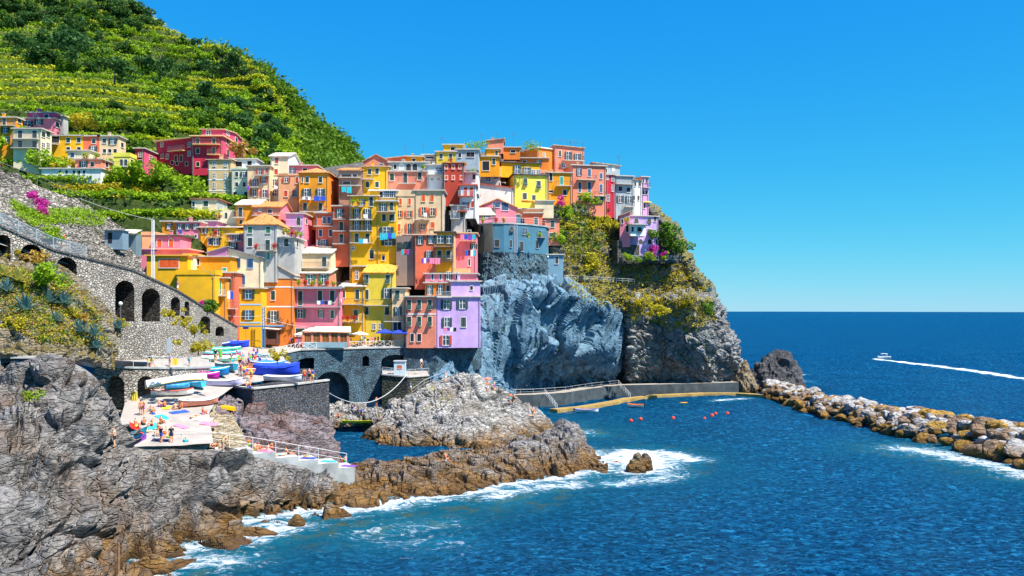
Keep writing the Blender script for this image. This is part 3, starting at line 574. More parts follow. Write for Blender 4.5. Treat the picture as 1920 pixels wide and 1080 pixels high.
def win_mesh(kind, w, h, sk, trim):
    key = (kind, w, h, sk, trim.name)
    if key in WCACHE: return WCACHE[key]
    parts = []; sm = shut_mat(sk); t = .075
    f = MB(); y0 = -.06
    hh = h/2; ww = w/2
    def frame(a, b):
        f.box(-a-t, -a, y0, .05, -b-t, b+t, trim); f.box(a, a+t, y0, .05, -b-t, b+t, trim)
        f.box(-a, a, y0, .05, b, b+t, trim); f.box(-a-.06, a+.06, y0-.09, .05, -b-t-.02, -b, trim)
    if kind in 'oD':                       # open: leaves folded back on the wall
        a = ww*.52; frame(a, hh); f.poly([(-a,-.012,-hh),(a,-.012,-hh),(a,-.012,hh),(-a,-.012,hh)], M_GLASS)
        f.box(-.05, .05, -.05, .0, -hh, hh, trim); f.box(-a, a, -.045, .0, hh*.15, hh*.15+.06, trim)
        lw = ww-a-.02
        for s in (-1, 1):
            q = MB(); c = s*(a+t*.5+lw/2+.06); q.box(c-lw/2, c+lw/2, -.16, -.085, -hh, hh, sm); q.box(c-lw/2+.08, c+lw/2-.08, -.18, -.16, -hh+.1, hh-.1, sm); parts.append(('shutter', q.mesh('shutter')))
    elif kind in 'cda':                    # shut: two leaves in the frame; 'a' has the lower flap pushed out
        frame(ww, hh); f.poly([(-ww,-.012,-hh),(ww,-.012,-hh),(ww,-.012,hh),(-ww,-.012,hh)], M_DARK)
        zb = -hh if kind != 'a' else -.05
        for s in (-1, 1):
            q = MB(); x0, x1 = (-ww, -.02) if s < 0 else (.02, ww); q.box(x0, x1, -.06, -.02, zb, hh, sm); q.box(x0+.09, x1-.09, -.075, -.06, zb+.12, hh-.12, sm); parts.append(('shutter', q.mesh('shutter')))
        if kind == 'a':
            q = MB(); M = Matrix.Translation((0,-.05,zb)) @ Matrix.Rotation(R(-32), 4, 'X'); q.box(-ww, ww, -.03, .03, -hh, 0, sm, M); parts.append(('shutter', q.mesh('shutter')))
    elif kind == 'w':
        frame(ww, hh); f.poly([(-ww,-.012,-hh),(ww,-.012,-hh),(ww,-.012,hh),(-ww,-.012,hh)], M_GLASS); f.box(-.04, .04, -.05, 0, -hh, hh, trim); f.box(-ww, ww, -.045, 0, .1*hh, .1*hh+.06, trim)
    elif kind == 'k':                      # dark opening
        frame(ww, hh); f.poly([(-ww,-.012,-hh),(ww,-.012,-hh),(ww,-.012,hh),(-ww,-.012,hh)], M_DARK)
    elif kind == 'r':                      # arched
        n = 9; arc = [(ww*math.cos(math.pi*i/(n-1)), hh-ww+ww*math.sin(math.pi*i/(n-1))) for i in range(n)]
        out = [(ww,-hh)]+arc+[(-ww,-hh)]; f.poly([(x,-.02,z) for x, z in out], sm)
        arc2 = [((ww+t)*x/ww, (z-(hh-ww))*(ww+t)/ww+hh-ww) for x, z in arc]; o2 = [(ww+t,-hh)]+arc2+[(-ww-t,-hh)]
        for i in range(len(out)-1):
            f.poly([(out[i][0],-.07,out[i][1]),(o2[i][0],-.07,o2[i][1]),(o2[i+1][0],-.07,o2[i+1][1]),(out[i+1][0],-.07,out[i+1][1])], trim)
            f.poly([(out[i][0],-.07,out[i][1]),(out[i+1][0],-.07,out[i+1][1]),(out[i+1][0],.02,out[i+1][1]),(out[i][0],.02,out[i][1])], trim)
    WCACHE[key] = (f.mesh('window'), parts); return WCACHE[key]
def q_(v, s=.1): return max(s, round(v/s)*s)
DEFSZ = dict(c=(6.5,10), o=(14,11), d=(6.5,15), D=(13,16), a=(6.5,11), w=(6,8), k=(6,9), r=(7,14))
class House: pass
HOUSES = {}
def dv(y): return 157 + (640-y)*.09
def H(name, label, x0, x1, yt, yb, col, d=None, yaw=0, x2=None, dep=7, roof='flat', rc=None, rise=1.6, win='', bal='', ext=1.5, sk='g', trim=None, slab=None, cat='house', band='', ov=.35, side=None, top2=None, chim=0, name_w='wall', par=0):
    """front face spans photo columns x0..x1 and rows yt..yb at distance d; x2 = where the visible flank ends"""
    d = d or dv(yb); c, s = math.cos(R(yaw)), math.sin(R(yaw))
    p0 = P(x0, yb, d); k = (x1-960)/F
    W = (k*p0.y - p0.x)/(c - k*s)
    if x2 is not None:
        if x2 > x1: q = Vector((p0.x+W*c, p0.y+W*s)); k2 = (x2-960)/F
        else: q = Vector((p0.x, p0.y)); k2 = (x2-960)/F
        den = (-s - k2*c); dep = (k2*q.y - q.x)/den if abs(den) > 1e-6 else dep
        dep = min(max(dep, 2.0), 16)
    sc = d/F; zt = CH - (yt-583)*sc; hgt = zt - p0.z
    root = empty(name, label, cat, p0, R(yaw))
    h = House(); h.root, h.W, h.dep, h.h, h.sc, h.p0, h.c, h.s = root, W, dep, hgt, sc, p0, c, s
    def loc(px, py, face='f'):
        rx, ry, rz = (px-960)/F, 1.0, -(py-583)/F
        ox, oy = -p0.x, -p0.y
        lo = (ox*c+oy*s, -ox*s+oy*c); ld = (rx*c+ry*s, -rx*s+ry*c)
        if face == 'f': t = -lo[1]/ld[1]
        elif face == 'r': t = (W-lo[0])/ld[0]
        else: t = -lo[0]/ld[0]
        return lo[0]+ld[0]*t, lo[1]+ld[1]*t, CH+rz*t-p0.z
    h.loc = loc
    hs0 = sum(ord(ch_) for ch_ in label)
    wm = wall_mat(C[col] if isinstance(col, str) else col); smt = wall_mat(C[side] if isinstance(side, str) else side) if side else wm
    w = MB(); e = -ext
    if roof == 'gy': fp = [(0,e),(W,e),(W,hgt),(W/2,hgt+rise),(0,hgt)]
    elif roof in ('sl', 'sr'): fp = [(0,e),(W,e),(W,hgt+(rise if roof=='sr' else 0)),(0,hgt+(rise if roof=='sl' else 0))]
    else: fp = [(0,e),(W,e),(W,hgt),(0,hgt)]
    w.poly([(x,0,z) for x, z in fp], wm); w.poly([(x,dep,z) for x, z in fp][::-1], wm)
    hr = hgt+(rise if roof=='sr' else 0); hl = hgt+(rise if roof=='sl' else 0)
    if roof in ('gx', 'hx'):
        w.poly([(W,0,e),(W,dep,e),(W,dep,hgt),(W,dep/2,hgt+rise),(W,0,hgt)], smt); w.poly([(0,dep,e),(0,0,e),(0,0,hgt),(0,dep/2,hgt+rise),(0,dep,hgt)], smt)
    else:
        w.poly([(W,0,e),(W,dep,e),(W,dep,hr),(W,0,hr)], smt); w.poly([(0,dep,e),(0,0,e),(0,0,hl),(0,dep,hl)], smt)
    if roof in ('flat', 'none', 'par'): w.poly([(0,0,hgt),(W,0,hgt),(W,dep,hgt),(0,dep,hgt)], wm)
    for b in band.split():
        yb_ = float(b); z_ = loc(x0+.5*(x1-x0), yb_)[2]; w.box(.0, W, -.04, 0, z_-.12, z_+.12, trim or M_TRIM)
    w.build(name_w, root)
    rm = tile_mat(rc or TILE_P) if roof not in ('flat', 'none', 'par') else (slab or M_SLAB); o = ov; r = MB(); th = .16
    def sheet(pts):
        up = Vector((0,0,th)); a = [Vector(p) for p in pts]; b = [p+up for p in a]
        r.poly(b, rm); r.poly(a[::-1], rm)
        for i in range(len(a)): j = (i+1)%len(a); r.poly([a[i],a[j],b[j],b[i]], rm)
    hz = hgt+.004
    if roof == 'flat': r.box(-o, W+o, -o, dep+o, hz, hz+.22, rm)
    elif roof == 'par': 
        for bx in ((-.12,W+.12,-.12,.12),(-.12,W+.12,dep-.12,dep+.12),(-.12,.12,.12,dep-.12),(W-.12,W+.12,.12,dep-.12)): r.box(*bx, hgt+.004, hgt+(par or .8), wm)
    elif roof == 'gx':
        kk = o*rise/(dep/2); sheet([(-o,-o,hz-kk),(W+o,-o,hz-kk),(W+o,dep/2,hz+rise),(-o,dep/2,hz+rise)]); sheet([(W+o,dep+o,hz-kk),(-o,dep+o,hz-kk),(-o,dep/2,hz+rise+.003),(W+o,dep/2,hz+rise+.003)])
    elif roof == 'gy':
        kk = o*rise/(W/2); sheet([(-o,-o,hz-kk),(W/2,-o,hz+rise),(W/2,dep+o,hz+rise),(-o,dep+o,hz-kk)]); sheet([(W+o,dep+o,hz-kk),(W/2,dep+o,hz+rise+.003),(W/2,-o,hz+rise+.003),(W+o,-o,hz-kk)])
    elif roof == 'hip':
        m_ = min(W, dep)/2; a, b = (m_, W-m_) if W > dep else (W/2-.05, W/2+.05)
        y_ = dep/2 if W > dep else m_; y2 = dep/2+.02 if W > dep else dep-m_
        e0, e1, e2, e3 = (-o,-o,hz), (W+o,-o,hz), (W+o,dep+o,hz), (-o,dep+o,hz); t0, t1 = (a,y_,hz+rise), (b,y_,hz+rise)
        t2, t3 = (b,y2,hz+rise), (a,y2,hz+rise)
        for pts in ([e0,e1,t1,t0],[e1,e2,t2,t1],[e2,e3,t3,t2],[e3,e0,t0,t3],[t0,t1,t2,t3]): sheet(pts)
    elif roof == 'sf': sheet([(-o,-o,hz),(W+o,-o,hz),(W+o,dep+o,hz+rise),(-o,dep+o,hz+rise)])
    elif roof in ('sl','sr'):
        k1, k2 = (rise, 0) if roof == 'sl' else (0, rise); g = (k2-k1)/W*o
        sheet([(-o,-o,hz+k1-g),(W+o,-o,hz+k2+g),(W+o,dep+o,hz+k2+g),(-o,dep+o,hz+k1-g)])
    if roof != 'none':
        ro = r.build('roof' if roof != 'par' else 'parapet', root)
        hs = sum(ord(ch_) for ch_ in label)
        for q in range(chim or (hs % 2 if W > 3 and roof in ('flat','gx','hip','sf') else 0)):
            cx = W*(.3+.35*q); cb = MB(); zc = hgt+(rise*.4 if roof not in ('flat','par') else 0); cb.box(cx-.25, cx+.25, dep*.5, dep*.5+.5, zc, zc+1.2, wm); cb.box(cx-.32, cx+.32, dep*.5-.07, dep*.5+.57, zc+1.2, zc+1.3, rm if roof not in ('flat',) else M_SLAB); cb.build('chimney', ro)
    if hgt > 4:
        for q in range(1+hs0 % 2):
            dx = (.22, W-.22)[(hs0//2+q) % 2]; dp = MB(); dp.tube([(dx,-.09,-ext),(dx,-.09,hgt-.35),(dx,-ov*.7,hgt-.02)], .055, M_PIPE, 5); dp.build('drainpipe', root)
    # windows:  kind[WxH][shutter]:x,x/y,y   face prefix > or <
    tm = trim or M_TRIM
    for tok in win.split():
        face = 'f'
        if tok[0] in '><': face = 'r' if tok[0] == '>' else 'l'; tok = tok[1:]
        spec, xy = tok.split(':'); kind = spec[0]; spec = spec[1:]; sk_ = sk
        if spec and spec[-1] in SH: sk_ = spec[-1]; spec = spec[:-1]
        wpx, hpx = (float(v) for v in spec.split('x')) if spec else DEFSZ[kind]
        xs, ys = xy.split('/')
        for X in xs.split(','):
            for Y in ys.split(','):
                lx, ly, lz = loc(float(X), float(Y), face); dd = (p0 + Vector((lx*c-ly*s, lx*s+ly*c, 0))).y
                ww = wpx*dd/F; hw = hpx*dd/F
                lz = min(max(lz, .5), hgt+rise-.5)
                if face == 'f':
                    if lx < .1 or lx > W-.1: lx = min(max(lx, .6), W-.6)
                    pos = (lx, 0, lz); rz = 0
                elif face == 'r': pos = (W, min(max(ly,.4),dep-.4), lz); rz = R(90)
                else: pos = (0, min(max(ly,.4),dep-.4), lz); rz = R(-90)
                if face != 'f':                     # what is seen foreshortened is wider in truth
                    ww = min(max(ww*2.0, .8), 1.8)
                me, parts = win_mesh(kind, q_(ww), q_(hw), sk_, tm)
                wo = link('door' if kind in 'dD' and hpx > 13 else 'window', me, root, pos, rz)
                for n_, pm in parts: link(n_, pm, wo)
    for tok in bal.split():                 # x0-x1@y,y : balcony slab with railing
        pale = tok.startswith('*'); tok = tok.lstrip('*'); xs, ys = tok.split('@'); a, b_ = (float(v) for v in xs.split('-'))
        for Y in ys.split(','):
            X0 = loc(a, float(Y))[0]; X1, _, zz = loc(b_, float(Y))
            bm_ = MB(); bm_.box(X0, X1, -1.0, -.003, zz-.14, zz, slab or M_SLAB); bo = bm_.build('balcony', root)
            rmm = M_RAILW if pale else M_RAIL; g = MB(); g.box(X0, X1, -.98, -.93, zz+.95, zz+1.0, rmm); g.box(X0, X0+.05, -.93, -.003, zz+.95, zz+1.0, rmm); g.box(X1-.05, X1, -.93, -.003, zz+.95, zz+1.0, rmm)
            nb = max(2, int((X1-X0)/.16))
            for i in range(nb+1):
                x_ = X0+.02+(X1-X0-.04)*i/nb; g.box(x_-.014, x_+.014, -.97, -.945, zz, zz+.95, rmm)
            for x_ in (X0+.025, X1-.025):
                for y_ in (-.65,-.35): g.box(x_-.014, x_+.014, y_-.014, y_+.014, zz, zz+.95, rmm)
            g.build('railing', bo)
    HOUSES[label] = h
    return h
# ---- upper left, under the terraces
H('terraced_house','amber house with dark shutters at the left edge below the green hill',-14,30,221,300,'amb',182,0,43,win='d:8/229 o13x10:10/244 o:12/262 >c:36/226',bal='1-29@236',chim=1)
H('terraced_house','rose pink house with a set-back top floor on the far left',43,103,223,275,'pnk',187,0,113,win='o20x11:52/232 o:73/229 >c:107/234',band='')
H('terraced_house','upper rose block with two dark windows on the pink house far left',52,102,212,224,'mag',190,0,113,win='c8x9:67,87/219',ext=0.2)
H('apartment_house','cream house of four storeys with slab balconies on the far left',25,77,242,318,'crem',178,0,97,win='d8x14:38,65/252 d8x13:38,65/271 o:64/288 >c:81,90/252 >w:81,90/272 >o10x10:84/290',bal='25-74@261,278 60-75@297')
H('shed','small grey shed between the pink house and the vines',112,119,218,234,'gry',192,0,128,win='',ext=2)
H('terraced_house','low yellow house with two dark windows in the row below the vines',97,156,255,284,'yel',184,0,None,win='c7x9:128,148/263 k7x7:128,148/280 k16x12:103/262',bal='97-110@271')
H('terraced_house','coral house in the middle of the low row below the vines',156.3,186,256,284,'cor',184,0,None,win='c7x8:176/265 o:175/281')
H('terraced_house','cream house with a white flank ending the low row below the vines',186.3,222,256,288,'bei',184,0,236,win='c7x8:196/264 o:212/265 k6x7:196,206/283 k6x7:216/283 >k:229/272')
H('cottage','small beige flat-roofed house with one window below the yellow row',127,168,283,302,'crem',180,0,None,win='c7x8:136/291',sk='b')
H('cottage','coral and peach cottage with plant pots on its roof terrace',141,190,299,319,'sal',177,0,211,win='o:157/308 c7x8:173/308 >k:200/309',roof='flat')
H('cottage','long low white house with small dark windows above the garden hedge',78,190,317,334,'wht',174,0,None,win='c5x7:113,125,139,158/323 k6x8:148/324',sk='k')
H('cottage','narrow pale yellow house with a roof terrace beside the crimson wing',213,243,294,330,'lim',176,0,255,win='d6x12:228,236/305 c:224/321 >k:247/304',bal='214-243@313',roof='par')
H('house_wing','crimson side wing with a magenta flank and three white windows',253,270,279,318,'crm',181,0,294,side='mag',win='w6x8:263/290,304 >w7x8:283/296',rc=TILE_O,trim=M_TRIMY)
# the great crimson house
H('mansion','long crimson house with balconies, cream window frames and a corner facing the village',293,362,266,318,'crm',188,-24,None,dep=9,win='w6x8:304,314/293 w6x8:304/271 d6x12:330,340/297 w6x9:355/271,288 w5x9:314/294 k6x7:323/305 k6x7:332/306 k6x7:350/307',bal='320-348@282',trim=M_TRIMY,slab=plain('cream_slab',(.78,.50,.22),.8,.1),roof='flat',ov=.5)
H('mansion','tall crimson front with a long cream balcony and a pink flank right of the corner',360,417,256,315,'crm',183,0,472,side='mag',win='d6x12:371,401/265 c6x10:371/283 d6x13:401/283 k6x8:371/308 >d6x11:426/265 >d6x15:427/288 >c6x9:443,456,466/256 >c6x9:450/282',bal='363-413@271 391-414@290',trim=M_TRIMY,slab=plain('cream_slab',(.78,.50,.22),.8,.1),roof='flat',ov=.45)
H('attic','set-back crimson attic with white windows on top of the great crimson house',378,418,243,257,'mag',187,0,462,win='w8x8:391/249 >w8x8:427/250',ext=0.3,roof='gx',rc=TILE_P,rise=.8,dep=6)
# ---- middle left cluster
H('old_house','tall unplastered ochre house with bricked-up lower windows',390,433,300,374,'och',178,0,None,win='w5x9:402,423/307 w5x9:402,423/330 w5x9b:402,423/348 c7x8:402,423/366',band='318 337 357',rc=TILE_P,roof='sf',rise=.7,sk='k',ext=3)
H('tall_house','pale green tall house with an open roof loggia beside the ochre house',433.3,465,318,388,'grn',177,0,None,win='c6x9:444/327 o12x9:458/327 c6x8:444,458/346 c7x10:441,461/365',roof='par',par=.3,sk='k',ext=3)
H('loggia','white open roof loggia under a thin slab over the pale green house',435,480,299,317,'wht',181,0,492,win='k14x9:447/308 k8x8:468/306',ext=0.3)
H('tall_house','cream house with red shutters and a yellow top storey',464,506,312,380,'bei',175,0,None,win='D12x11:488/322 c6x9:500/320 D14x14:477/343 o13x11:495/338 o14x13:477/361 D14x14:496/363',bal='478-505@329 464-486@351 484-506@373',sk='r',ext=3)
H('tower_house','tall ivory tower house with a white gabled flank and red shutters',507,540,293,377,'crem',177,0,563,side='wht',win='c7x10:519/301 c7x10:518/322 o13x11:515/342 o14x11:515/362',roof='gx',rc=TILE_W,rise=1.5,sk='r',ext=3)  # flank lightened, sunlight put into its colour
H('terraced_house','pink house with a roof terrace tucked behind the peach one',540,594,311,332,'pnk',178,0,608,win='o10x11b:549/321 k8x5:572/318',bal='524-560@327',roof='flat')
H('tall_house','peach house with red shutters beside the ivory tower',520.5,561,329,380,'pea',174,0,None,win='o13x9:537/337 c6x11:557/338 c7x11:536/363 D10x12:555/361',bal='545-561@370',sk='r',roof='par',par=.2,ext=3)
H('tall_house','square ochre-yellow house with blue laundry and a tiled roof',560.5,616,325,402,'amb',170,0,638,side='org',win='c7x11:576,601/337 k3x9:567/337 D16x14:575,601/361 d7x15:572,601/388',bal='565-582@374 585-611@374 564-612@397',roof='hip',rc=TILE_O,rise=1.3,ext=3)  # flank in darker orange, its shade put into the plaster colour
H('terraced_house','cream house with a brown cornice above the arched garden wall',360,407,374,395,'crem',166,0,440,side='gbl',win='c5x9:363/383 c9x10:386/382 >d8x11:428/387',ext=2,slab=plain('brown_slab',(.25,.10,.07),.8,.1))  # flank plaster turned blue to hold its shade
H('lower_storey','cream ground storey with three arched doorways',370,443,394,415,'crem',165,0,None,win='r5x11r:411/404 r5x11g:424/404 r4x9r:440/401 k4x3:389/397 c7x7g:394/410',ext=3,roof='none')
H('terraced_house','amber house with a pale sloping roof and one tall green door',443,483,384,424,'amb',164,0,508,win='d7x17:451/398 c6x8:452/416 >k:493/398',bal='440-460@408',roof='gx',rc=TILE_W,rise=1.4,dep=9)
H('terraced_house','pink house under an orange tiled roof with a long open balcony',476,526,388,415,'sal',163,0,546,side='pnk',win='k8x7:506/396 w4x5:487/394 k8x3:508/409',bal='475-524@404',roof='gx',rc=TILE_O,rise=1.3,dep=8)
H('terraced_house','lilac pink flat-roofed house with a tall dark door',536,569,401,432,'lil',163,0,600,side='pnk',win='d7x14:560/415 >c6x10:574,590/415',bal='536-567@425',ext=3)
H('terraced_house','coral house with a roof terrace between lilac and tall coral houses',592,625,400,470,'cor',166,0,None,win='d6x12:608,617/413 c6x13:601,620/437 o16x11:606/455 c6x8:592/456',bal='590-625@424 600-626@463',sk='b',ext=3)
H('tall_house','narrow tall coral house with three stacked balconies',624.5,655,387,470,'cor',165,0,None,win='D13x15:637/400 d7x16:640/424 d7x16:640/447',bal='625-650@411,433,457',ext=3)
H('tall_house','narrow tan house with slatted verandas under an orange roof',635,678,320,372,'brn',172,0,None,win='k20x7:650/330 k10x7:665/330 k14x6:650/343',bal='637-677@333,348',roof='sf',rc=TILE_O,rise=1.6,ext=3)
H('tall_house','yellow house with a pink tiled roof and four dark shutters below the skyline',678.4,726,313,372,'yel',173,0,None,win='c7x10:693/322 c7x11:707/321 c7x11:689,707/346',bal='679-701@336',roof='sf',rc=TILE_P,rise=1.0,ext=3)
H('terraced_house','wide salmon house with a blue arched roof terrace',726.3,800,322,366,'sal',174,0,None,win='c8x13:735/332 d8x19:760/334 c8x14:787/330',bal='747-780@344',roof='flat',ext=3)
H('roof_pavilion','pale blue arcaded pavilion on the roof of the wide salmon house',730,802,305,322,'gbl',177,0,None,win='r9x13w:753/313 r9x13k:766,778/313 k6x8:741/313',ext=0.3)
H('terraced_house','pink gabled house at the left end of the skyline',683,728,302,316,'sal',182,0,None,roof='gy',rc=TILE_P,rise=1.3,win='k8x3:715/308')
H('terraced_house','red-orange house on the skyline between pink gable and yellow block',722,760,298,316,'cor',183,0,None,win='k6x3:732/304',roof='sr',rise=.5,rc=TILE_P)
H('terraced_house','yellow block with a rooftop frame on the skyline',760.3,792,294,316,'amb',184,0,None,win='k6x5:776/300')
H('terraced_house','grey-roofed low block on the skyline between yellow and beige houses',792.3,818,291,312,'gry',186,0,None,win='k14x4:806/296')
H('terraced_house','beige house with two dark windows on the left of the skyline ridge',818.3,855,285,312,'olv',184,0,None,win='c6x9:827,845/293',trim=M_TRIM)
H('terraced_house','small yellow house topping the left of the skyline ridge',832,868,272,286,'yel',188,0,878,win='k10x6:850/279',chim=1)
H('terraced_house','grey-white house with a veranda under the green pergola',855.3,897,281,305,'gbl',184,0,None,win='k7x9:878,886/290 k5x8:862/291',roof='flat')
H('terraced_house','white house with a railed terrace left of the dark red one',800.5,831,310,358,'wht',174,0,None,win='w12x8:823/318 w4x4:810,822/336',bal='*801-831@328',ext=3)
H('tall_house','dark red house with closed orange shutters',831.3,870,306,358,'red',172,0,None,win='c5x8o:837,850,862/313 c5x8o:837,850,865/333',roof='sf',rc=TILE_O,rise=.8,ext=3)
H('terraced_house','white house with one dark shutter right of the dark red house',870.3,897,326,352,'wht',173,0,None,win='c6x11:889/332',bal='*871-895@323',roof='par',par=.2,ext=1.2)
H('terraced_house','blue-grey house with an orange roof and white windows',897.3,938,326,352,'gry',192,8,964,side='blu',win='w10x9:915/336 w8x9:930/332 >w7x8:949/333',roof='gx',rc=TILE_O,rise=1.7,ext=1.5)
H('terraced_house','ochre house with a wide dark doorway near the ridge',898,936,294,328,'amb',191,0,946,win='k13x17:911/311 c6x11:926/303',ext=0.4)
H('terraced_house','little amber house with a pale cornice below the pink summit house',912,936,280,296,'amb',194,0,955,win='c5x9:931/287 >c7x7:944/287',ext=0.4)
H('terraced_house','pink house at the very top of the village skyline',914,944,264,284,'sal',196,0,960,win='>c6x8:951/273',roof='sr',rise=.4,rc=TILE_P,chim=1,ext=0.5)
H('terraced_house','long low terracotta house with a white awning right of the summit',944,975,277,295,'org',197,0,1004,side='amb',win='k9x5:962/284',ext=0.5)
H('terraced_house','red-orange house with an open dark shutter below the peach block',976,1028,297,322,'org',203,0,None,win='o11x11:1010/306 k7x4:983/303',roof='flat',ext=0.3)
H('tall_house','big peach block with a pink right front on the skyline',1008,1039,277,330,'org',206,34,None,dep=9,win='w6x6:1020/290',roof='flat',slab=M_TRIM,ext=1)
H('tall_house','pink front of the peach block with open dark shutters and a long balcony',1039.3,1095,276,325,'sal',208,12,None,win='c5x11:1050/288 D13x15:1066/292 o13x12:1083/294 w6x8b:1056/310',bal='1054-1094@302',roof='sl',rise=.4,rc=TILE_P,ext=2)
H('tall_house','lime yellow house with white framed dark shutters',963,1026,328,385,'lim',193,10,None,win='a8x14:985/341 a8x14:1010/346 c8x12:984/368 c7x10:1001/371',slab=plain('dark_slab',(.08,.07,.07),.7,.1),ext=1,dep=8)
H('top_storey','yellow top storey with a blue balcony over the lime house',940,1012,305,328,'yel',196,10,None,win='D14x15:970/318 D14x14:988/321 w7x9:1000,1010/323',bal='*963-1024@329',roof='flat',slab=plain('dark_slab',(.08,.07,.07),.7,.1),ext=0.5)
H('tall_house','golden house with green double door and grey balcony',1027,1072,324,372,'amb',197,8,None,win='c7x15t:1053/339 k6x14:1033/332 c7x10k:1059/361 k8x4:1033/359',bal='1042-1071@349',ext=2)
H('tall_house','broad peach house with two balconies left of the crimson strip',1072.4,1136,310,388,'sal',201,12,None,win='D9x13:1086/322 d7x14:1105/324 c6x11:1127/330 d6x19:1087,1105/351 c6x15:1127/353 c7x8:1087,1105,1128/371',bal='1081-1117@338 1114-1136@368',sk='b',ext=2)
H('tall_house','narrow crimson house with white window frames',1136.3,1152,328,392,'crm',206,12,None,win='w4x8:1139/333 w5x7:1149/336 w4x12:1149/353 w6x12:1140/371',ext=2,roof='flat')
H('tall_house','tall grey-blue house with a black balcony near the cliff end',1152.3,1187,330,396,'gbl',207.5,14,None,win='c7x9:1163/354 c7x9:1178/356 o13x13:1163/373 D14x13:1180/374',bal='1154-1187@346 1170-1188@388',sk='k',ext=2,dep=8)
H('top_storey','grey-blue gabled attic block above the crimson strip and grey house',1112,1162,310,332,'gbl',213,10,1178,win='k6x8:1135/320 r5x9w:1150/317',roof='sl',rise=.6,rc=TILE_P,ext=1)
H('tall_house','narrow white house with small dark windows by the cliff end',1187.3,1203,337,398,'wht',211,16,None,win='c5x8:1191,1199/345 c4x9:1189,1197/371',roof='sf',rc=TILE_O,rise=.7,sk='k',ext=2)
H('tall_house','lilac-white house with a jutting balcony at the seaward end of the row',1203.3,1216,332,400,'lil',214,18,None,win='c4x8:1206,1212/339 c4x8:1206,1212/361 c5x10:1208/386',bal='1203-1217@352',roof='flat',sk='k',ext=2)
H('cliff_house','purple house with a pink flank standing apart on the cliff edge',1182,1234,405,462,'lilb',205,16,None,win='a8x9:1193,1217/414 a8x9:1195,1217/434 c5x10:1228/411 c5x12:1228/437 r8x10k:1201,1218/453 r5x9k:1231/453',sk='k',ext=2,roof='flat',dep=8)
H('cliff_house','pink side of the purple house with a stair and small windows',1161,1181.5,405,447,'pnk',203,-8,None,win='c4x9:1167/415 c4x9:1177/411 k5x12:1176/429',roof='sr',rise=.9,rc=TILE_P,sk='k',ext=2,dep=6)
H('oriel','white boxed oriel with a veranda jutting from the purple house',1182,1211,421,442,'wht',201.4,12,None,dep=3,win='a8x10:1199/431 c4x9:1186/430',bal='1182-1210@421',sk='k',ext=0.05,roof='flat')
# ---- centre
H('tall_house','tall yellow house with white laundry and three rows of balconies',655.3,706,368,490,'yel',164,0,None,win='c7x17:696/378 D13x18:669,689/401 D14x18:669,689/423 d7x18:669,689/447 w5x7:662/465 d8x16:697/477 D11x10:679/379',bal='657-698@412,433,455 656-681@387',roof='sf',rc=TILE_W,rise=.9,ext=3)
H('tall_house','second tall yellow house with blue laundry and a dark top loggia',706.3,743,378,492,'yel',164,0,None,win='D13x15:719/389 d7x15:734/387 c7x13:720/408 c10x12:735/408 D25x14:725/433 D24x12:728/454 k5x8:719/484',bal='708-742@397,444',roof='flat',ext=3)
H('loggia','dark glazed top loggia under a thin white awning roof',694,745,358,378,'yel',166,0,None,win='w7x12:722,730,738/364 k7x11:715/365',bal='714-742@376',ext=0.4,roof='flat',slab=M_TRIM)
H('tall_house','narrow beige house with orange shutters beside the yellow pair',743.4,777,368,442,'bei',166,0,None,win='c5x12:751,768/378 o13x12:749,767/401 c6x14:748/427 D14x20:768/429',bal='754-778@440',sk='o',roof='par',par=1.2,ext=3,trim=M_TRIMY)
H('tall_house','broad beige house with orange shutters and a side balcony',777.3,831,358,445,'bei',166,0,846,side='gry',win='c7x13:794,810/371 D13x15:794/396 o14x14:811/397 D14x15:793/427 c8x11:811/422 >o10x11:838/394',bal='778-806@412,441',sk='o',ext=3,trim=M_TRIMY)
H('stone_house','bare rubble-stone house front with washing under one window',743,777,442,505,(.28,.20,.17),163,0,None,win='c7x11:749/461 o12x12:763/460',roof='none',ext=3,trim=M_DARK)
H('tall_house','vermilion house with a pink sheet drying beneath its balcony',777.2,816,441,512,'cor',162,0,None,win='o12x14:788/450 o12x14:808/449 o12x14:804/478',ext=3,roof='flat',slab=plain('peach_slab',(.75,.45,.28),.8,.1))
H('tall_house','amber house with a corner balcony and grey drainpipes',816.2,851,436,512,'amb',162,0,872,side='pea',win='D22x13:826/449 D16x14:842/449 d8x14:824,841/477',bal='815-850@463 816-850@490',ext=3,roof='flat',slab=plain('dark_slab',(.08,.07,.07),.7,.1))
H('terraced_house','grey-green recessed house between beige flank and red balconies',846,872,386,430,'gry',169,0,None,win='D11x13:853/403 c8x11:866/402',bal='*845-862@410',ext=3)
H('terraced_house','white house with a red roof slab and red shutters',862,892,348,398,'wht',169,0,906,win='d7x18r:873,884/360 D12x12r:874/385 c6x12r:886/383',bal='*860-888@368 *858-876@396',roof='flat',slab=plain('red_slab',(.55,.09,.04),.7,.15),ext=1.2)
H('terraced_house','long white wall under a sloping red roof below the blue-grey house',890,962,352,396,'wht',191.5,4,None,roof='sl',rise=.9,rc=(.6,.11,.05),ext=0.3)
H('terraced_house','pink gabled house with two broad dark windows above the blue tower house',897,968,388,408,'pnk',188,6,None,win='c13x10b:931/384 c13x15b:947/387',roof='gy',rise=1.7,rc=TILE_O,ext=1.5)
H('terraced_house','pink house with a pale tiled roof behind the blue tower terrace',869,927,404,445,'pnk',186,0,987,side='lil',win='c6x13:879/414 c5x11:880/435 o14x9:911/404 >D10x12:940,965/408',roof='hip',rc=TILE_W,rise=1.6,ext=1,dep=10)
H('terraced_house','peach block with a sun terrace under an orange parasol',966,1018,392,402,'pea',190.5,4,None,win='',ext=1,roof='flat')
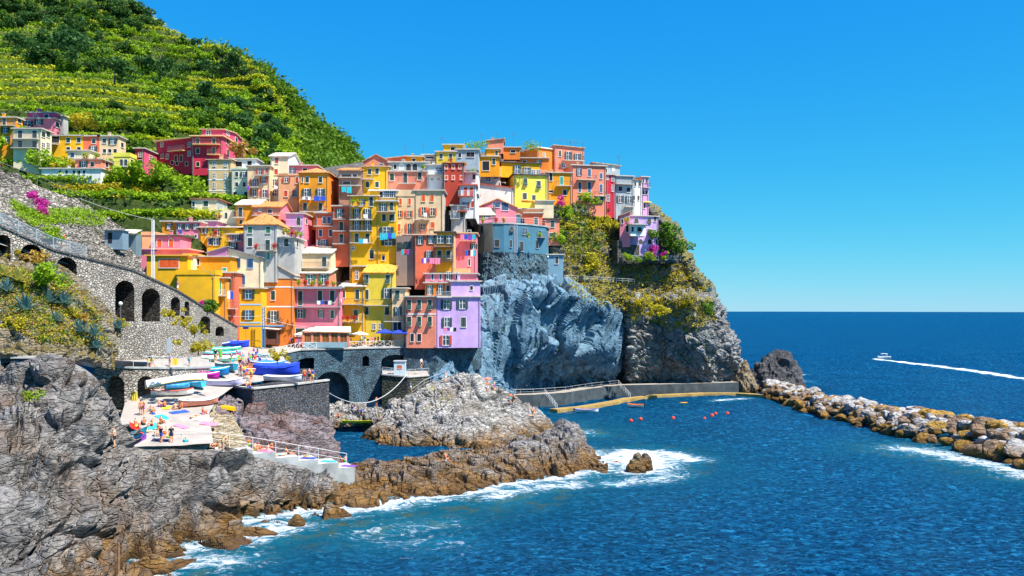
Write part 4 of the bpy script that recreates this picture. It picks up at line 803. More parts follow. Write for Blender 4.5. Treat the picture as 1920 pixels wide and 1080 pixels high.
H('terraced_house','crimson-coral house with a single tall dark shutter below the sun terrace',984,1017,400,428,'cor',189,2,None,win='c7x13:1005/415',ext=1.5,roof='flat')
H('terraced_house','plain cream block between the lime house and the bougainvillea',1003,1038,377,406,'crem',193,6,None,win='',ext=1.5)
H('terraced_house','small salmon house right of the blue tower house',1021,1049,411,450,'sal',190,6,None,win='c8x12:1036/420 c12x9:1036/441',ext=1.2,roof='flat',slab=plain('dark_slab',(.08,.07,.07),.7,.1))
H('terraced_house','pink house with two lines of washing left of the blue tower house',850.5,893,438,512,'pnk',168,0,None,win='c6x9:880/436 o12x10:888/462 c4x13b:880/492',bal='862-893@452',ext=1.2,roof='flat',slab=plain('peach_slab',(.75,.45,.28),.8,.1))
# ---- lower left
H('terraced_house','peach house with a salmon roof terrace behind the lamp pole',266,291,441,473,'pea',152,0,None,win='c4x11r:286/457',roof='par',par=.6,ext=3)
H('terraced_house','pale pink house with two arched orange shutters',291,338,443,473,'pnk',151,0,None,win='r9x15o:299,321/455',ext=3,roof='flat',slab=plain('dark_slab',(.08,.07,.07),.7,.1))
H('terraced_house','amber house with one open window at the head of the lower row',304,329,416,445,'amb',158,0,None,win='o11x9:317/424',ext=3)
H('terraced_house','rose house with three open green windows and blue washing',329.3,376,417,462,'pnk',157,0,None,win='o11x9:338,352,367/425 c4x6:340,353,367/443',ext=3)
H('terraced_house','violet flat-roofed house behind the yellow-roofed one',376.3,406,415,442,'pur',160,0,None,win='c4x6:386/423',ext=3)
H('terraced_house','yellow house with a pale roof, flower-boxed terrace and brown eaves',373,442,427,452,'yel',157,0,None,win='c4x8:382/433 o8x8:385/433 D14x11:408/436 c5x9:399/434',bal='388-429@445',roof='sf',rc=TILE_W,rise=.8,ext=2)
H('terraced_house','mustard house with an open wood-framed window under the terrace',388,428.5,445,473,'yel',155.5,0,None,win='o16x13:405/453 c7x12b:384/453',ext=3,roof='none')
H('terraced_house','little pink house squeezed beside the grey hip-roofed house',428.7,456,440,480,'pnk',156,0,None,win='D13x13:443/445 o16x12:437/461',bal='430-456@452',ext=3)
H('villa','grey-beige house with an orange hipped roof and green shutters',456.3,519,422,497,'gry',154,0,None,dep=12,win='c9x12G:469,503/431 c9x16:469/454 d9x20:502/460 c7x14t:503/480',bal='482-519@470',roof='hip',rc=TILE_O,rise=2.2,ext=3)
H('house_wing','curved grey wing with a flower terrace right of the hip-roofed house',519.3,552,446,490,'gry',154.5,0,571,win='c9x14:537/455 >c6x14:557/456',ext=3,roof='flat')
H('terraced_house','yellow house fronted by a wooden shutter wall under thin slabs',275,352,480,507,'yel',146,0,None,win='c36x16o:317/494',ext=3,roof='flat',slab=plain('amber_slab',(.78,.40,.06),.8,.1))
H('terraced_house','pinkish lower storey with a pink cornice behind the lamp pole',252,352,468,483,'pnk',149,0,None,win='k4x6:260/477',ext=3,roof='flat',slab=plain('pink_slab',(.72,.36,.32),.8,.1))
H('terraced_house','golden block with a pale end wall in the lower left cluster',347,363,478,515,'crem',147.5,0,None,ext=0.3,roof='flat',slab=plain('amber_slab',(.78,.40,.06),.8,.1))
H('terraced_house','orange house with a narrow brown window beside the pale wall',363.3,432,482,513,'amb',149,0,None,win='k4x12:372/491 c8x6t:421/505',ext=3,roof='flat')
H('terraced_house','cream house with blue shutters and a slanting dark roof edge',421,490,483,540,'crem',152.6,0,None,win='o22x17b:439/493 c11x16b:469/494 c11x17b:454/525',roof='sl',rise=1.6,rc=(.25,.25,.28),trim=plain('sky_trim',(.30,.55,.75),.7,.1),ext=4)
H('terraced_house','lilac-grey wall with a slate roof behind the cream blue-shuttered house',390,424,474,487,'pur',152,0,None,ext=3,roof='sr',rise=.9,rc=(.25,.25,.28))
H('terraced_house','big blank yellow house wall above the stone ramp',331,403,515,566,'yel',145,0,None,ext=4,roof='par',par=.8)
H('terraced_house','slim peach house with a teal door and white balcony at the ramp',403.3,425,522,620,'amb',147.5,0,None,win='d5x24t:413/540',bal='*404-424@554',ext=4,roof='flat')
H('terraced_house','slim coral house with drying shirts between peach and yellow-green houses',421,441,512,620,'cor',148.7,0,None,win='D9x20:429/534 d5x22:427/567',bal='425-446@578',ext=4,roof='flat')
H('terraced_house','yellow house with sky blue bands and open dark shutters',447,489,541,620,'yel',151,0,None,win='o21x17:466/552 o21x17:466/590',band='571 605',trim=plain('sky_trim',(.30,.55,.75),.7,.1),ext=4,roof='flat')
H('terraced_house','orange gabled house beside the pink balconied house',487,550,515,650,'org',154.6,0,None,dep=9,win='a8x13:513,/520'.replace(',/','/')+' c8x17:512/554 D18x22:513/594',bal='502-531@609',band='538 575',roof='gy',rise=1.6,rc=TILE_P,ext=.6)
H('terraced_house','pink house with white laundry and an open top-floor terrace by the harbour',550.3,638,540,650,'pnk',156,0,None,dep=8,win='d9x27:563/559 c8x22:600,623/556 o17x16G:563/588 o8x15G:602/588 c6x15G:623/589 c17x15:563/623',bal='551-640@575 551-641@540',ext=.6,roof='flat',slab=plain('grey_slab',(.30,.34,.38),.8,.1))
H('top_storey','salmon top storey under a long pale roof with open green shutters',533,617,513,540,'sal',158.6,0,None,win='a9x13:544/519 D17x18G:582,607/524',ext=0.3,roof='sf',rc=TILE_W,rise=1.1,dep=6)
H('row_house','long beige house with a railed gallery and three green doors',540,620,475,512,'bei',160.5,0,664,dep=10,side='crem',win='d8x18:558,608/491',bal='541-617@502',roof='gx',rc=TILE_W,rise=2.0,ext=3)  # gable paler than the front, the sun on it put into the colour
H('row_house','low salmon annex with a green door left of the long beige house',504,541,483,510,'sal',160,0,None,win='d8x13:520/494',bal='504-541@502',roof='sf',rc=TILE_W,rise=1.0,ext=3)
H('terraced_house','yellow house under a white flat roof left of the big gable house',638.3,683,538,640,'yel',158.5,0,None,win='c5x13:637/552 d7x18:670/552 d8x20G:667/591 d6x20G:640/590',bal='636-683@570 640-680@603',ext=.6,roof='sf',rc=TILE_W,rise=1.3)
H('terraced_house','amber wall with a slim white window above the white flat roof',660,683,500,530,'amb',161.5,0,None,win='w5x15:669/516',ext=3)
H('gable_house','large yellow house with an orange roof and olive gable facing the sea',683.3,737,511,640,'ylg',159,0,799,side='olv',win='a8x15:687,727/523 a8x15:687,726/583 d8x18:687/552 o16x18:725/550 w6x10:701,714/612 >c7x14w:779,/503'.replace(',/','/')+' >c8x11:756/526 >c8x16:777/524',bal='672-735@572',roof='gx',rc=(.80,.42,.05),rise=2.6,ext=.6,chim=1,dep=9)  # gable greener and duller than the front, shade put into its colour
H('terraced_house','narrow cream-orange house between big yellow gable and salmon house',735,761,541,645,'bei',157.5,0,None,win='a8x15:745/552 D13x18:746/584 d7x15:727/612 k10x16:748/612',bal='721-758@602',ext=.6,roof='flat')
H('harbour_house','salmon house with six flapped green shutters by the harbour',760.4,817,557,646,'sal',156,-6,None,win='a8x17:767,786,806/571 a8x17:767,786,806/602 k7x14:786/633 d6x15k:773/633',ext=.6,roof='flat',band='589')
H('harbour_house','lilac house with blue shutters and a small red-shuttered door above the rock',817.4,901,557,646,'lilb',155.6,8,None,dep=7,win='o19x17:837/571 o19x17:867/570 o17x17:838/604 c10x18:869/604 o20x18r:836/638',ext=.6,roof='flat',bal='*818-846@557')
H('top_storey','lilac top block with a blue parapet on the right half of the lilac house',846,900.5,528,557,'lilb',156.6,8,None,dep=5,win='k5x7:884/540',ext=.0,roof='flat')
H('top_storey','orange-fronted terrace room with green shutters on the lilac house',797,845.5,531,557,'org',158.4,0,None,dep=4,win='D12x17:806/544 D12x17:826/543 c6x17:840/543',ext=.2,roof='flat')
H('terraced_house','pale pink terrace house with an orange sofa above the lilac house',797,894,514,533,'pnk',160,0,None,win='D12x15:841/517 c4x11b:811,826/519 c5x12b:857/517',ext=2,roof='flat')
H('terraced_house','peach arched-roof house behind the pale pink terrace',830,880,503,516,'pea',163,0,None,ext=2,roof='none')
# ------------------------------------------------------------------ stone walls, bridge, slipway, pier, quay
STONE = stone_mat('rubble_masonry', [(.32,.29,.255),(.52,.48,.42),(.70,.65,.57),(.44,.38,.31)], 2.2, (.19,.175,.155))
STONEB = stone_mat('shade_blue_masonry', [(.06,.11,.15),(.09,.15,.20),(.14,.20,.25),(.08,.10,.12)], 2.4, (.05,.09,.12), patch=(.13,.225,.29))  # stones tinted blue, shade put into their colour
STONEP = stone_mat('pier_masonry', [(.07,.09,.12),(.13,.15,.18),(.22,.22,.24),(.15,.11,.09)], 3.2)
STONER = stone_mat('brown_masonry', [(.16,.09,.06),(.30,.18,.12),(.42,.30,.22)], 2.6, moss=.5)
CONC = plain('concrete', (.46,.44,.41), .9, .2, .8, .03); CONCB = plain('weathered_concrete', (.34,.36,.36), .95, .35, .6, .08)
def interp(path, px):
    for a, b in zip(path[:-1], path[1:]):
        if px <= b[0] or b is path[-1]:
            t = (px-a[0])/(b[0]-a[0]); return [a[i]+(b[i]-a[i])*t for i in range(len(a))]
def arch_wall(name, label, path, arches, m, thick=2.0, depth=1.6, step=3.0, top=None, over=0, cat='wall', inner=None):
    root = empty(name, label, cat, P(path[0][0], path[0][2], path[0][3])); o_ = root.location.copy()
    xs = list(np.arange(path[0][0], path[-1][0], step)) + [path[-1][0]]
    for c, hw, yt, yb in arches:
        xs += [c+hw*math.cos(math.pi*i/12) for i in range(13)]
    xs = sorted(set(round(x, 3) for x in xs)); S = []
    for x in xs:
        _, yt, yb, d = interp(path, x); a, b = P(x, yt, d), P(x, yb, d); S.append([a.x, a.y, a.z, b.z, x, d])
    n = []
    for i in range(len(S)):
        p, q = S[max(i-1,0)], S[min(i+1,len(S)-1)]; t = Vector((q[0]-p[0], q[1]-p[1], 0)).normalized(); n.append(Vector((-t.y, t.x, 0)))
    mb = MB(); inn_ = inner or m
    def pt(i, z, k): return Vector((S[i][0], S[i][1], z)) + n[i]*k - o_
    for i in range(len(S)-1):
        xm = (S[i][4]+S[i+1][4])/2; A = None
        for a in arches:
            if abs(xm-a[0]) < a[1]: A = a
        j = i+1
        def zo(k):
            c, hw, yt, yb = A; u = min(abs(S[k][4]-c)/hw, 1); ys = yt + min(hw, (yb-yt)*.5)*(1-math.sqrt(max(0, 1-u*u)))
            return P(0, ys, S[k][5]).z, P(0, yb, S[k][5]).z
        if A is None: mb.poly([pt(i,S[i][3],0),pt(j,S[j][3],0),pt(j,S[j][2],0),pt(i,S[i][2],0)], m)
        else:
            ti, bi = zo(i); tj, bj = zo(j); D = depth
            mb.poly([pt(i,ti,0),pt(j,tj,0),pt(j,S[j][2],0),pt(i,S[i][2],0)], m)
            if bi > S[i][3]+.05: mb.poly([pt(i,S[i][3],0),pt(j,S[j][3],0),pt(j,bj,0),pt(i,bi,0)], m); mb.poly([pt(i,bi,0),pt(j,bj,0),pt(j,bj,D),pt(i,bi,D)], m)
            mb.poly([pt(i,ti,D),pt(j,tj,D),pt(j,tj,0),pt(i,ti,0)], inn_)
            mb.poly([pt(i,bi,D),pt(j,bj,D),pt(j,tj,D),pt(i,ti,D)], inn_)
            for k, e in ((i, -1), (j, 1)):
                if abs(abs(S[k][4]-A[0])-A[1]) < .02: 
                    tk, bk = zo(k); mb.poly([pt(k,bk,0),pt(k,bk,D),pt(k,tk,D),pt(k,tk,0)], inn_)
        th = thick
        mb.poly([pt(i,S[i][2],0),pt(j,S[j][2],0),pt(j,S[j][2],th),pt(i,S[i][2],th)], m)
        mb.poly([pt(i,S[i][3],th+.01),pt(j,S[j][3],th+.01),pt(j,S[j][2],th),pt(i,S[i][2],th)], m)
    for k in (0, len(S)-1): mb.poly([pt(k,S[k][3],0),pt(k,S[k][3],th),pt(k,S[k][2],th),pt(k,S[k][2],0)], m)
    mb.build('masonry', root)
    if top:
        cp = MB()
        for i in range(len(S)-1):
            j = i+1; z0, z1 = S[i][2]+.003, S[j][2]+.003; k0, k1 = -.15-over, .55
            q = [pt(i,z0,k0),pt(j,z1,k0),pt(j,z1,k1),pt(i,z0,k1)]; u = Vector((0,0,.22)); q2 = [v+u for v in q]
            cp.poly(q2, top); cp.poly([q[0],q[1],q2[1],q2[0]], top); cp.poly([q[3],q[2],q2[2],q2[3]], top); cp.poly([q[0],q[3],q[2],q[1]], top)
        cp.build('coping', root)
    return root
arch_wall('ramp_wall', 'long grey rubble-stone wall with tall arched niches carrying the ramp down to the harbour',
    [(-60,395,660,90),(0,425,660,95),(100,470,660,101),(165,486,670,106),(250,508,690,114),(330,545,690,124),(400,588,680,138),(445,614,670,149)],
    [(6,14,440,520),(58,22,458,520),(124,20,482,525),(234,18,526,603),(283,17,541,603),(329,8.5,557,592),(350,5,565,592),(342,4,592,600),(385,9,593,625),(412,8,612,630)], STONE, 5.5, 5.0, inner=stone_mat('niche_shade_stone', [(.03,.028,.026),(.07,.062,.055),(.11,.10,.09)], 1.9), top=stone_mat('parapet_stone', [(.17,.17,.17),(.27,.26,.25),(.33,.32,.30)], 4.0))  # darker stone inside paints the shade of the niches
arch_wall('harbour_wall', 'grey stone wall with two dark arched vaults behind the sunbathers', [(176,687,775,104),(250,691,775,105),(330,692,762,109),(395,690,740,117)],
    [(217,16,705,770),(273,15,705,770)], STONE, 5.0, 2.5, top=CONCB)
tag(arch_wall('retaining_wall', 'small stone retaining wall with a sign, right below the tall ramp arches', [(214,612,668,101),(240,608,668,104),(270,606,668,106),(294,606,665,109)], [], STONE, 3.0))
arch_wall('shaded_wall', 'dark bluish block-stone wall under the footpath at the left edge', [(20,672,742,85.5),(60,672,742,86),(116,671,742,87)], [], stone_mat('block_stone', [(.07,.10,.14),(.14,.18,.22),(.22,.25,.27),(.20,.16,.10)], 1.5, sx=(1,1,2)), 3.0, top=CONC)  # dark bluish stones carry the wall's shade in their colour
arch_wall('bridge', 'weathered stone bridge terrace with blue-painted shade, one big arch and small niches', [(505,672,700,139),(530,664,712,146),(562,657,765,151),(640,655,780,153),(720,653,780,155.5),(792,651,745,158.5)],
    [(583,27,671,692),(638,6,668,688),(686,6.5,667,687),(742,27,665,692),(622,33,697,768)], STONEB, 4.0, 3.2, step=4, top=CONC)
arch_wall('landing_block', 'dark mossy landing block with a flat top jutting from the bridge foot', [(716,703,770,149),(766,708,772,147.5),(804,705,745,151.5)], [], stone_mat('dark_masonry', [(.05,.055,.05),(.10,.10,.09),(.16,.14,.11)], 1.4, moss=.8), 7, top=CONC)
arch_wall('pier_wall', 'stone pier wall, brown and mossy on the left and grey on the right', [(410,723,772,118),(440,727,785,114.5),(474,730,795,112),(476,730,797,112),(545,723,800,116),(617,714,812,121)], [], STONEP, 6, top=CONC)
def floor(name, rows, m, kind='structure', nr=24, nc=24, amp=0):
    A = surf(rows, nr, nc, True); V = A.reshape(-1,3)
    if amp: V = V + np.stack([0*V[:,0],0*V[:,0], amp*fbm(V*.5, 3, 3)], 1)
    o = link(name, np_mesh(name, V, nr, nc, m)); o['kind'] = kind; return o
PAVE = plain('pale_paving', (.36,.325,.29), .9, .16, .7, .03)
floor('slipway', [[(222,838,87.6),(330,836,88.8),(400,832,90.5)],[(224,790,94),(330,782,96.5),(392,775,99)],[(236,752,102),(335,750,104.5),(410,745,108)],[(318,728,108.5),(372,722,112),(440,724,114)],
    [(372,700,117),(420,700,120),(500,712,119)],[(396,672,131),(450,676,131),(560,692,127)],[(398,650,146),(455,655,144),(530,668,146)],[(396,641,158),(470,642,160),(530,642,161)],[flat(390,180,15.2),flat(470,180,15.2),flat(540,180,15.2)]], PAVE, nr=60, nc=30, amp=.06)
floor('harbour_square', [[flat(520,146,13.0),flat(562,151.2,13.4),flat(640,153.2,13.4),flat(720,155.6,13.5),flat(793,158.6,13.5)],[flat(470,160,14.4),flat(560,161,14.5),flat(640,162,14.5),flat(720,163,14.6),flat(800,164,14.6)],[flat(440,176,15),flat(560,176,15),flat(640,176,15),flat(720,176,15),flat(830,176,15)]], PAVE)
floor('footpath', [[(-60,683,84.5),(0,681,85.5),(60,676,87.2),(120,677,88.6),(180,690,103.6),(290,691,107.4),(395,690,117.2)],[(-60,670,87.5),(0,668,88.6),(60,664,90),(120,664,91.5),(195,678,107),(300,679,111),(392,680,121)],[(-60,662,94),(0,660,95),(60,656,96),(120,656,97),(195,672,116),(300,671,124),(392,668,134)]], PAVE, nr=9, nc=40)
floor('landing', [[(717,702.5,149.2),(766,707.5,147.7),(804,704.5,151.7)],[(717,692,158),(766,694,158),(800,692,158)]], PAVE, nr=4, nc=6)
floor('ramp_path', [[(-40,445,93),(100,489,102),(165,504,107),(250,524,115),(330,560,125),(440,622,148.5)],[(-30,425,100),(100,470,107),(180,494,114),(265,517,122),(345,556,132),(440,620,158)]], PAVE, nr=6, nc=40)
# quay below the cliff
def strip(name, label, pts, w, hgt, m, cat='quay', side=1, coping=None):
    root = empty(name, label, cat, pts[0]); o_ = Vector(pts[0]); mb = MB(); k = len(pts); N = []
    for i in range(k):
        t = (Vector(pts[min(i+1,k-1)])-Vector(pts[max(i-1,0)])); t.z = 0; t.normalize(); N.append(Vector((-t.y, t.x, 0))*side)
    for i in range(k-1):
        a, b = Vector(pts[i])-o_, Vector(pts[i+1])-o_; a2, b2 = a+N[i]*w, b+N[i+1]*w; dn = Vector((0,0,-hgt))
        mb.poly([a,b,b2,a2], coping or m); mb.poly([a+dn,b+dn,b,a], m); mb.poly([b2+dn,a2+dn,a2,b2], m)
    a, a2 = Vector((0,0,0)), N[0]*w; dn = Vector((0,0,-hgt)); mb.poly([a,a2,a2+dn,a+dn], m); b = Vector(pts[-1])-o_; b2 = b+N[-1]*w; mb.poly([b2,b,b+dn,b2+dn], m)
    mb.build('deck', root); 
    GROUND.append((np.array([tuple(Vector(p)+N[i]*s) for i, p in enumerate(pts) for s in (0,w)]), np.array([[2*i,2*i+2,2*i+3,2*i+1] for i in range(k-1)])))
    return root
OCHC = plain('ochre_concrete', (.34,.23,.075), .9, .3, .8, .05); QW = plain('quay_wall', (.055,.07,.08), .9, .4, .6, .08)
strip('quay', 'raised concrete quay path curving along the foot of the cliff', [Pz(x,y,z) for x,y,z in ((948,741,2.7),(1000,740,2.7),(1060,736,2.7),(1110,728,2.7),(1165,722,2.7),(1220,721,2.7),(1300,719,2.7),(1385,716.5,2.7))], 3.0, 4.5, QW, coping=PAVE)
strip('mooring_ledge', 'low ochre mooring ledge along the water below the quay', [Pz(x,y,.55) for x,y in ((1045,768),(1100,763),(1160,753),(1185,747),(1240,741),(1320,737.5),(1380,737.5),(1440,741))], 2.4, 2.0, OCHC)
# stepped sea wall with its rope rail
SS = [(232,342,839,833.5),(342,388,839,832),(388,430,844,839),(430,474,845,841),(474,517,851,847),(517,560,859,854),(560,597,864,858),(597,635,870,864),(635,665,878,873)]
sroot = empty('sea_wall', 'stepped concrete sea wall with sunbathers, going down to the right', 'sea wall', P(232,839,87.6))
def sd_(px): return 87.6 + (px-232)/433*11
for x0, x1, y0, y1 in SS:
    a, b = P(x0, y0, sd_(x0)), P(x1, y0, sd_(x1)); t = (b-a); t.z = 0; L = t.length; t.normalize(); nn = Vector((-t.y, t.x, 0))
    mb = MB(); q = [a, a+t*L, a+t*L+nn*3.4, a+nn*3.4]; o_ = sroot.location; q = [v-o_ for v in q]; z = .0
    q = [Vector((v.x, v.y, a.z-o_.z)) for v in q]; dn = Vector((0,0,-3.2))
    mb.poly(q, CONC); mb.poly([v+dn for v in q][::-1], CONCB)
    for i in range(4): j = (i+1) % 4; mb.poly([q[i]+dn, q[j]+dn, q[j], q[i]], CONCB)
    mb.build('step', sroot); GROUND.append((np.array([tuple(v+o_) for v in q]), np.array([[0,1,2,3]])))
bpy.context.view_layer.update()
# ---- what can be stood on, for dropping things at the place where they are seen
gv, gq, off = [], [], 0
for V_, Q_ in GROUND: gv += [tuple(v) for v in V_]; gq += [tuple(int(i)+off for i in q) for q in Q_]; off += len(V_)
BVH = BVHTree.FromPolygons(gv, gq)
EYE = Vector((0,0,CH))
def hit(px, py, dmin=0):
    v = P(px, py, 1) - EYE; v.normalize(); o_ = EYE.copy()
    for _ in range(4):
        l, n, i, t = BVH.ray_cast(o_, v)
        if l is None: break
        if l.y >= dmin: return l
        o_ = l + v*.05
    return None
def ground(px, d, up=0):
    v = P(px, 583, d); l = BVH.ray_cast(Vector((v.x, d, 17.5)), Vector((0,0,-1)))[0]; return Vector((v.x, d, (l.z if l else 13.6)+up))
def hit_or(px, py, d, dmin=0):
    l = hit(px, py, dmin); return l if l is not None and abs(l.y-d) < 14 else P(px, py, d)
# ------------------------------------------------------------------ railings
def rail(name, label, pts, h=1.05, gap=1.5, m=None, style='wire', cat='railing', r=.035, group=None):
    m = m or M_RAILW; root = empty(name, label, cat, pts[0], 0, group); o_ = Vector(pts[0]); P_ = [Vector(p)-o_ for p in pts]
    mb = MB(); L = 0; posts = []
    for a, b in zip(P_[:-1], P_[1:]):
        n = max(1, round((b-a).length/gap)); posts += [a.lerp(b, i/n) for i in range(n)]
    posts.append(P_[-1]); up = Vector((0,0,h))
    pm = mb
    for p in posts: pm.tube([p-Vector((0,0,.1)), p+up], r, m, 5)
    mb.tube([p+up for p in posts], r*.9, m, 5)
    if style in ('wire', 'x'): mb.tube([p+up*(.5 if style == 'wire' else .1) for p in posts], r*.6, m, 4)
    for a, b in zip(posts[:-1], posts[1:]):
        if style == 'x': mb.tube([a+up*.1, b+up*.95], r*.55, m, 4); mb.tube([a+up*.95, b+up*.1], r*.55, m, 4)
        if style == 'bar':
            n = max(2, int((b-a).length/.16))
            for i in range(1, n): q = a.lerp(b, i/n); mb.tube([q+up*.08, q+up], r*.35, m, 3, cap=False)
    if style == 'bar': mb.tube([p+up*.08 for p in posts], r*.6, m, 4)
    mb.build('frame', root); return root
rail('railing', 'white cross-braced railing along the edge of the bridge terrace', [P(x,y,d)+Vector((0,0,.2)) for x,y,d in ((508,671,140.5),(530,664,146.2),(562,657,151.2),(640,655,153.2),(720,653,155.7),(790,651,158.6))], 1.1, 1.45, plain('white_rail',(.72,.72,.70),.6,.1), 'x', r=.045)
rail('railing', 'blue-grey barred railing along the upper ramp at the left edge', [P(x,y,d) for x,y,d in ((-40,404,91.5),(0,425,95),(100,470,101),(161,486,105.6))], 1.5, 2.0, plain('blue_rail',(.33,.43,.50),.5,.1), 'bar', r=.05)
rail('railing', 'thin white footpath railing above the two vaults', [P(x,y,d)+Vector((0,0,.22)) for x,y,d in ((180,688,104),(250,691,105),(330,692,109),(395,690,117))], 1.25, 1.55, None, 'wire')
rail('railing', 'short white railing on the footpath at the left edge above the dark blocks', [P(x,y,d) for x,y,d in ((-40,685,84),(0,683,85),(26,681,86))], 1.15, 1.1, None, 'wire')
rail('railing', 'rope railing with thin posts on the stepped sea wall', [P(x,y+2,sd_(x)+1.2) for x,y in ((240,833),(342,829),(388,832),(430,836),(474,842),(517,849),(560,856),(597,862),(650,871))], 1.35, 2.3, plain('rope',(.62,.60,.58),.8,.1), 'wire', r=.04)
rail('railing', 'thin railing of the small landing below the bridge', [P(x,y,d)+Vector((0,0,.22)) for x,y,d in ((717,703,149),(766,708,147.6),(804,705,151.6))], 1.1, 1.6, None, 'wire')
rail('railing', 'light railing along the raised quay path near the rock islet', [Pz(x,y,2.7) for x,y in ((952,740.5),(1000,739.5),(1060,735.5),(1110,727.5),(1160,722))], 1.1, 3, None, 'wire', r=.03)
rail('railing', 'white fence on the cliff garden path below the scrub', [P(x,y,d) for x,y,d in ((1058,524,188),(1120,527,197),(1190,531,206))], .9, 2.2, None, 'wire', r=.04)
rail('railing', 'wire fence on the top of the sloping bank wall at upper left', [P(x,y,d) for x,y,d in ((0,320,128),(70,345,131),(130,369,134),(175,390,137))], 1.2, 2.4, M_RAIL, 'wire', r=.04)
rail('railing', 'grey railing round the cliff terrace below the purple house', [P(x,y,d) for x,y,d in ((1168,487,202),(1220,488,205.5),(1276,488,210))], 1.0, 2.2, plain('blue_rail',(.33,.43,.50),.5,.1), 'x', r=.04)
rail('railing', 'pale railing on the stair path from the landing to the rock islet', [P(x,y,d) for x,y,d in ((772,742,148),(795,725,149),(820,714,150),(838,708,150))], 1.1, 1.6, None, 'wire', r=.035)
for lab, pts in (('white handrail of the left stair cut into the quay wall', ((1022,739,2.7),(1045,768,.5))), ('white handrail of the right stair cut into the quay wall', ((1160,722,2.7),(1182,746,.5)))):
    rail('handrail', lab, [Pz(*p) for p in pts], 1.0, 1.2, M_TRIM, 'wire', 'handrail', r=.04)
# ------------------------------------------------------------------ castle-like house with blue-painted shade
def win_at(parent, kind, wpx, hpx, sk, px, py, d, rz, trim=M_TRIM):
    me, parts = win_mesh(kind, q_(wpx*d/F), q_(hpx*d/F), sk, trim)
    wo = link('window', me, parent, P(px, py, d)-parent.location, rz)
    for n_, pm in parts: link(n_, pm, wo)
def tower():
    pth = [(889,184.5),(896,181.6),(908,179.6),(924,178.6),(945,178.6),(966,179.6),(985,181),(1004,183),(1023,185.5)]
    root = empty('tower_house', 'big rounded house with blue-painted shade on a rough stone bastion above the cliff', 'house', P(945,474,178.6)); o_ = root.location.copy()
    bl_shade = wall_mat((.065,.19,.27), .8); tan = wall_mat((.30,.27,.20), .7)  # blue plaster carries the shade, tan the light on the left turn
    bs = stone_mat('bastion_stone', [(.05,.10,.14),(.10,.18,.23),(.20,.26,.29),(.05,.06,.07)], 2.2, (.03,.05,.06), moss=.2, patch=(.15,.27,.34))  # bastion stones tinted with the same blue shade
    w = MB(); st = MB(); pts = [(P(x,583,d).x, d) for x, d in pth]
    zt = CH+(583-421)*180/F; zm = CH+(583-474)*180/F; zb = CH+(583-552)*180/F
    for i in range(len(pts)-1):
        (ax, ay), (bx, by) = pts[i], pts[i+1]; m_ = tan if i < 3 else bl_shade
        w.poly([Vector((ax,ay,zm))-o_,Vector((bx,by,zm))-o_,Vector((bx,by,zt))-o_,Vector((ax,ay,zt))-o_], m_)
    ex, ey = pts[-1]; w.poly([Vector((ex,ey,zm))-o_,Vector((ex+1.5,ey+9,zm))-o_,Vector((ex+1.5,ey+9,zt))-o_,Vector((ex,ey,zt))-o_], bl_shade)
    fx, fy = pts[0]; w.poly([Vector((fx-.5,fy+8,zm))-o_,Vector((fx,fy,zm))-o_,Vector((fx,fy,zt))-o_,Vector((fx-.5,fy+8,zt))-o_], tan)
    w.build('wall', root)
    rows = []
    for t in np.linspace(0, 1, 28):
        z = zm+.004+(zb-4-zm)*t; k = .25+t*2.0; row = []
        for i, (x, y) in enumerate([(fx-.5,fy+8)]+pts+[(ex+1.5,ey+9)]):
            a = (i/10-.5)*1.6; row.append(Vector((x+math.sin(a)*k*.8, y-math.cos(a)*k, z)))
        rows.append(row)
    A = np.array([[tuple(v-o_) for v in r_] for r_ in rows]); A = linear(A.transpose(1,0,2), 150).transpose(1,0,2); V = A.reshape(-1,3); Nn = normals(A+np.array(o_)).reshape(-1,3)
    e1, e2, j1 = voronoi(V/1.1, 3); V = V+Nn*((j1-.5)*.3-.25*(1-sstep(0,.15,e2-e1))+.2*fbm(V*.8,3,4))[:,None]
    link('bastion', np_mesh('bastion', V, 28, 150, bs, False, False), root)
    rf = MB(); sl_ = [Vector((x,y,zt+.003))-o_ for x,y in [(fx-.5,fy+8)]+pts+[(ex+1.5,ey+9)]]; cen = sum(sl_, Vector())/len(sl_)
    sl_ = [cen+(v-cen)*1.04 for v in sl_]; sl_ = [Vector((v.x,v.y,zt-o_.z+.003)) for v in sl_]; up = Vector((0,0,.3))
    rf.poly([v+up for v in sl_], CONCB); rf.poly(sl_[::-1], CONCB)
    for i in range(len(sl_)): j = (i+1)%len(sl_); rf.poly([sl_[i],sl_[j],sl_[j]+up,sl_[i]+up], CONCB)
    rf.build('roof_terrace', root)
    g = MB()
    for i in range(1, len(sl_)-2):
        a, b = sl_[i]+up, sl_[i+1]+up; n = 6
        for k in range(n): q = a.lerp(b, k/n); g.tube([q, q+Vector((0,0,1))], .025, M_RAILW, 4)
        g.tube([a+Vector((0,0,1)), b+Vector((0,0,1))], .035, M_RAILW, 4); g.tube([a+Vector((0,0,.5)), b+Vector((0,0,.5))], .02, M_RAILW, 4)
    g.build('railing', root)
    c = MB(); p = P(972,421,184)-o_; c.box(p.x-.45,p.x+.45,p.y-.4,p.y+.4,zt-o_.z,zt-o_.z+2.3,bl_shade); c.box(p.x-.55,p.x+.55,p.y-.5,p.y+.5,zt-o_.z+2.3,zt-o_.z+2.5,CONCB); c.build('chimney', root)
    ang = lambda i: math.atan2(pts[i+1][1]-pts[i][1], pts[i+1][0]-pts[i][0])
    def dd(px):
        for a, b in zip(pth[:-1], pth[1:]):
            if a[0] <= px <= b[0]: return a[1]+(b[1]-a[1])*(px-a[0])/(b[0]-a[0])
    def seg(px): return [i for i in range(len(pth)-1) if pth[i][0] <= px <= pth[i+1][0]][0]
